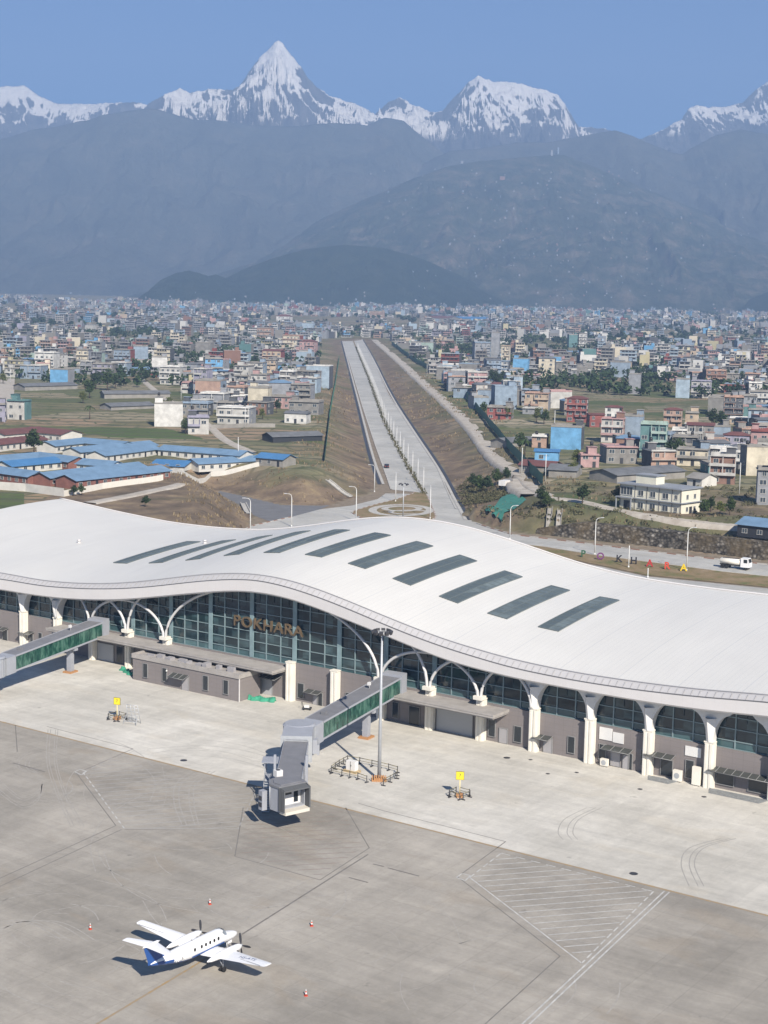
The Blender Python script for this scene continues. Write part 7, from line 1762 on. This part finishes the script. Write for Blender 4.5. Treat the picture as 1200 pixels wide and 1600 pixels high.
def tree_proto(kind, seed, h, mt):
    rnd = random.Random(seed); root = empty('tree', (0, -3000, 0)); mb = MB()
    mb.tube([(0, 0, -.3), (.1, 0, h*.25), (0, .1, h*.5), (.1, 0, h*.8)], [.28, .22, .15, .05], 7); cr = MB()
    if kind == 'palm':
        root.name = 'palm_tree'
        for k in range(13):
            a = k*2*math.pi/13+rnd.uniform(-.2, .2); L = h*.45; e = rnd.uniform(.1, .9); pts = []
            for q in range(6): f = q/5; pts.append(Vector((math.cos(a)*L*f*(.9), math.sin(a)*L*f*.9, h*.8+L*(e*f-(e+.5)*f*f))))
            for q in range(5):
                d = Vector((-math.sin(a), math.cos(a), 0))*(.45*(1-q/6)); cr.add([pts[q]-d, pts[q+1]-d*.8, pts[q+1], pts[q]], [(0, 1, 2, 3)]); cr.add([pts[q], pts[q+1], pts[q+1]+d*.8-Vector((0, 0, .1)), pts[q]+d-Vector((0, 0, .1))], [(0, 1, 2, 3)])
    else:
        for k in range(6):
            a = rnd.uniform(0, 6.28); l = h*rnd.uniform(.2, .36); z0 = h*rnd.uniform(.3, .6); mb.tube([(0, 0, z0), (math.cos(a)*l, math.sin(a)*l, z0+l*.8)], [.1, .03], 5)
        for k in range(16):
            a = rnd.uniform(0, 6.28); q = rnd.uniform(0, .33)*h; z = h*rnd.uniform(.42, .92); leaves(cr, (math.cos(a)*q*(1.25-z/h*.6), math.sin(a)*q*(1.25-z/h*.6), z), h*rnd.uniform(.12, .2), 85, rnd, h*.040)
    mb.build('trunk', M_BARK, root); cr.build('crown', mt, root); return root
PR = [('round', tree_proto('round', 1, 8, L_G), 'mid green leafy tree'), ('dark', tree_proto('round', 2, 8, L_D), 'dark green leafy tree'), ('pale', tree_proto('round', 3, 7, L_Y), 'yellow-green bushy tree'), ('palm', tree_proto('palm', 4, 7, L_G), 'palm-like tree'), ('round', tree_proto('round', 5, 9, L_G), 'broad green tree')]
used = [False]*5
def put_tree(k, P, sc, label, group='trees in the town and fields', kind=None):
    if not used[k]: o = PR[k][1]; used[k] = True
    else: o = copy_tree(PR[k][1])
    o.location = (P[0], P[1], P[2]-.1); o.scale = (sc, sc, sc*RN.uniform(.9, 1.1)); o.rotation_euler = (0, 0, RN.uniform(0, 6.28)); tag(o, label, 'tree', group); return o
TL = [(53, 712, 1, 1.25, 'dark round tree between the red sheds and the blue barracks'), (180, 607, 1, 1.3, 'dark tree at the end of the long grey shed in the fields'), (168, 610, 0, 1.5, 'mid green tree in the dark clump of the left fields'), (140, 622, 4, 1.3, 'broad green tree at the front of the left field clump'), (150, 608, 1, 1.4, 'dark tree left in the field clump'), (130, 630, 2, .9, 'yellow-green bush before the field clump'), (140, 655, 3, 1.1, 'palm-like tree alone in the green field'), (265, 636, 2, .8, 'yellow-green tree beside the dirt path'), (290, 678, 0, .8, 'small green tree beside the two-storey house in the fields'),
 (228, 598, 1, 1.0, 'dark tree behind the dirt path in the fields'), (192, 578, 1, 1.0, 'dark tree before the blue-grey houses'), (820, 712, 3, 1.1, 'palm-like tree at the green fence'), (812, 707, 0, 1.0, 'green tree at the bend of the green fence'), (902, 728, 2, .9, 'yellow-green tree beside the pink low house'), (895, 745, 2, .8, 'yellow-green bush below the cyan house'), (1048, 722, 1, 1.1, 'dark tree before the teal house'), (1062, 716, 0, .9, 'green tree right of the teal house'), (1125, 672, 1, 1.3, 'dark tree beside the dark balcony house'), (1112, 668, 1, 1.2, 'dark tree left of the dark balcony house'), (776, 604, 1, 1.3, 'dark tree beside the violet house'), (768, 600, 1, 1.2, 'second dark tree beside the violet house'), (785, 600, 1, 1.2, 'third dark tree beside the pale blue wall'),
 (698, 562, 0, 1.3, 'green tree behind the gravel track'), (686, 560, 1, 1.2, 'dark tree behind the gravel track'), (742, 545, 1, 1.2, 'dark tree before the grey balcony house'), (850, 663, 0, 1.0, 'green tree in the field behind the peach house'), (838, 660, 2, 1.0, 'yellow-green tree behind the green fence'), (795, 655, 2, .9, 'yellow-green tree in the gap behind the fence'), (718, 612, 0, .9, 'green tree on the fence line'), (735, 620, 2, .9, 'yellow-green tree on the fence line'), (757, 648, 0, .9, 'green tree just behind the green fence'), (1115, 605, 1, 1.2, 'dark tree behind the off-white balcony house'), (1145, 602, 1, 1.3, 'dark tree in the grove at the right of the town'), (1160, 600, 0, 1.3, 'green tree in the grove at the right of the town'), (1130, 598, 0, 1.3, 'mid green tree in the same grove'),
 (968, 790, 1, .8, 'dark bush at the left end of the yellow block'), (910, 787, 1, .8, 'dark bush beside the dirt road before the yellow block'), (1100, 805, 0, .6, 'green bush at the right end of the yellow block'), (1110, 800, 1, .6, 'dark bush beyond the right end of the yellow block'), (1125, 806, 2, .6, 'pale bush in the rough ground right of the yellow block'), (1140, 805, 0, .6, 'green bush in the rough ground near the blue shelter'), (845, 790, 1, .7, 'dark bush at the end of the green fence'), (855, 796, 0, .7, 'green bush above the drain chutes'), (790, 755, 1, .7, 'dark bush at the gravel track bend'), (762, 770, 1, .8, 'dark bush at the head of the cutting'), (750, 772, 0, .8, 'green bush at the head of the cutting'), (740, 765, 1, .7, 'dark bush low on the cutting'), (775, 760, 0, .7, 'green bush left of the parked machine'), (330, 615, 1, .8, 'dark tree among the off-white houses'), (410, 655, 2, .7, 'yellow-green tree left of the cream blank house'), (432, 645, 1, .8, 'dark tree right of the cream blank house'), (480, 600, 1, 1.0, 'dark tree left of the pale blue wall'), (300, 552, 1, 1.2, 'dark tree behind the bare concrete wall'), (60, 560, 1, 1.1, 'dark tree far behind the white ornate house'), (5, 600, 2, 1.0, 'yellow-green tree beside the side road'), (115, 775, 1, .45, 'dark bush at the foot of the cream wall'), (128, 774, 0, .4, 'green bush at the foot of the cream wall'), (227, 792, 1, .45, 'lone dark bush on the dry mound')]
for x, y, k, sc, l in TL: put_tree(k, hit(x, y), sc, l)
def far_trees():
    mb = MB(); rnd = random.Random(9); n = 0
    while n < 1500:
        x = rnd.uniform(-40, 1240); y = 480+rnd.random()**1.6*150+(x-600)*.0206
        P = hitP(x, y)
        if P[1] < 950 or blocked(P[0], P[1]): continue
        if float(fbm(np.array([P[0]/200.]), np.array([P[1]/300.]), 3, 61)[0]) < .5 and rnd.random() < .55: continue
        n += 1; m_ = rnd.randint(1, 3)
        for k in range(m_): leaves(mb, (P[0]+rnd.uniform(-9, 9), P[1]+rnd.uniform(-6, 6), P[2]+rnd.uniform(3, 6)), rnd.uniform(3, 5.5), 26, rnd, 1.5 if P[1] < 2000 else 2.4)
    o = mb.build('distant_trees', L_D); tag(o, 'distant trees scattered through the far town', kind='stuff')
far_trees()
TC = hit(788, 790)
def scatter():
    rnd = random.Random(10)
    # dry tufts on the banks
    mb = MB(); N = 60000; xs = np.array([rnd.uniform(-190, 330) for _ in range(N)]); ys = np.array([330+rnd.random()**1.5*900 for _ in range(N)])
    Z, ins, u, dw = zter(xs, ys, True); den = fbm(xs/14., ys/14., 4, 33); k = 0
    for i in range(N):
        if ins[i] or u[i] > 1.5 or u[i] < .08 or (dw[i] < 2.5): continue
        if den[i] < .56-.06*(ys[i] < 520): continue
        if xs[i] < -95 and ys[i] < 400: continue
        x, y, z = xs[i], ys[i], Z[i]; h = rnd.uniform(.4, .95)*(1.0 if ys[i] < 700 else 1.3); w_ = h*.45
        for q in range(3):
            a = rnd.uniform(0, 6.28); dx, dy = math.cos(a)*w_, math.sin(a)*w_; lx, ly = rnd.uniform(-.3, .3)*h, rnd.uniform(-.3, .3)*h
            mb.add([(x-dx, y-dy, z-.1), (x+dx, y+dy, z-.1), (x+lx, y+ly, z+h)], [(0, 1, 2)])
        k += 1
    o = mb.build('dry_grass', L_T); tag(o, 'dry pale grass covering the banks and mounds', kind='stuff')
    mb = MB()
    for i in range(8000):   # brush on the bank above the stone wall, right, and the left field edge
        x = rnd.uniform(32, 330); y = rnd.uniform(370, 500); z = [zat(x, y)]; ins_, u_, dw_ = [[v_] for v_ in info(x, y)]
        if ins_[0] or dw_[0] < 2.2: continue
        if min(abs(q[0]-x)+abs(q[1]-y) for q in TRKW) < 7: continue
        if u_[0] > 1.1 and rnd.random() < .5: continue
        if abs(x-TC[0]) < 11 and abs(y-TC[1]) < 16: continue
        if float(fbm(np.array([x/9.]), np.array([y/9.]), 3, 14)[0]) < .42: continue
        leaves(mb, (x, y, z[0]+.5), rnd.uniform(.6, 1.3), 16, rnd, .30, .6)
    for i in range(900):
        t_ = rnd.random(); P = [hit(738, 800)[:2], hit(720, 760)[:2], hit(765, 775)[:2]]; q = P[0]*(1-t_)+P[1+rnd.randrange(2)]*t_+np.array([rnd.gauss(4, 3), rnd.gauss(0, 4)]); z = [zat(q[0], q[1])]; ins_, u_, dw_ = [[v_] for v_ in info(q[0], q[1])]
        if ins_[0] or (abs(q[0]-TC[0]) < 11 and abs(q[1]-TC[1]) < 16): continue
        leaves(mb, (q[0], q[1], z[0]+.5), rnd.uniform(.7, 1.3), 16, rnd, .32, .6)
    o = mb.build('brush', L_B); tag(o, 'low brush covering the bank above the stone wall', kind='stuff')
    mb = MB()
    md = [(np.array(a)+np.array(b))/2 for a, b in zip([hF(*p) for p in Lc_r], [hF(*p) for p in Rc_l])]; s_ = 0
    while s_ < 1250:
        q = along(md, s_)
        if q is None: break
        z = float(Fl(q[1]))+.13; leaves(mb, (q[0]+rnd.uniform(-.8, .8), q[1], z+.35), rnd.uniform(.5, .9), 12, rnd, .3, .6); s_ += 1.7
    o = mb.build('median_planting', L_B); tag(o, 'low shrubs planted down the avenue median', kind='stuff')
scatter()
def pole(x, y, h, label):
    P = hit(x, y); root = empty('utility_pole', P, RN.uniform(-.4, .4), label, 'utility pole'); mb = MB(); mb.tube([(0, 0, -.2), (0, 0, h)], [.16, .1], 7); mb.build('post', M_POST, root); mb = MB(); mb.box(-1, 1, -.06, .06, h-.6, h-.45); mb.build('cross_arm', M_DK, root)
for x, y, h, l in ((852, 752, 9, 'utility pole behind the end of the green fence'), (815, 742, 9.5, 'utility pole in front of the green fence'), (383, 668, 9, 'utility pole before the white balcony houses'), (16, 598, 10, 'utility pole beside the side road at the left'), (372, 722, 9, 'utility pole behind the blue roofed barrack'), (1155, 772, 10, 'utility pole beside the brick house on the right'), (866, 680, 11, 'thin mast behind the big blank sky blue wall'), (283, 625, 8, 'utility pole beside the dirt path in the fields'), (667, 588, 9, 'utility pole on the fence line near the mint house'), (698, 600, 9, 'utility pole on the fence line before the violet house')): pole(x, y, h, l)
def machine():
    P = hit(790, 762); root = empty('parked_truck', P, rad(60), 'white and grey truck parked at the bend of the gravel track', 'truck')
    mb = MB(); mb.box(-3, 1, -1.2, 1.2, .9, 2.6); mb.build('load_body', M_WHITE, root); mb = MB(); mb.box(1.2, 3, -1.15, 1.15, .7, 2.7); cb = mb.build('cab', M_BRD, root); mb = MB(); mb.box(2.99, 3.03, -.95, .95, 1.7, 2.5); mb.build('windscreen', M_WIN, cb)
    for x in (-2.2, 2.0):
        for sg in (-1, 1): mb = MB(); mb.tube([(x, sg*.85, .5), (x, sg*1.2, .5)], .5, 12); mb.build('wheel', M_BLK, root)
machine()
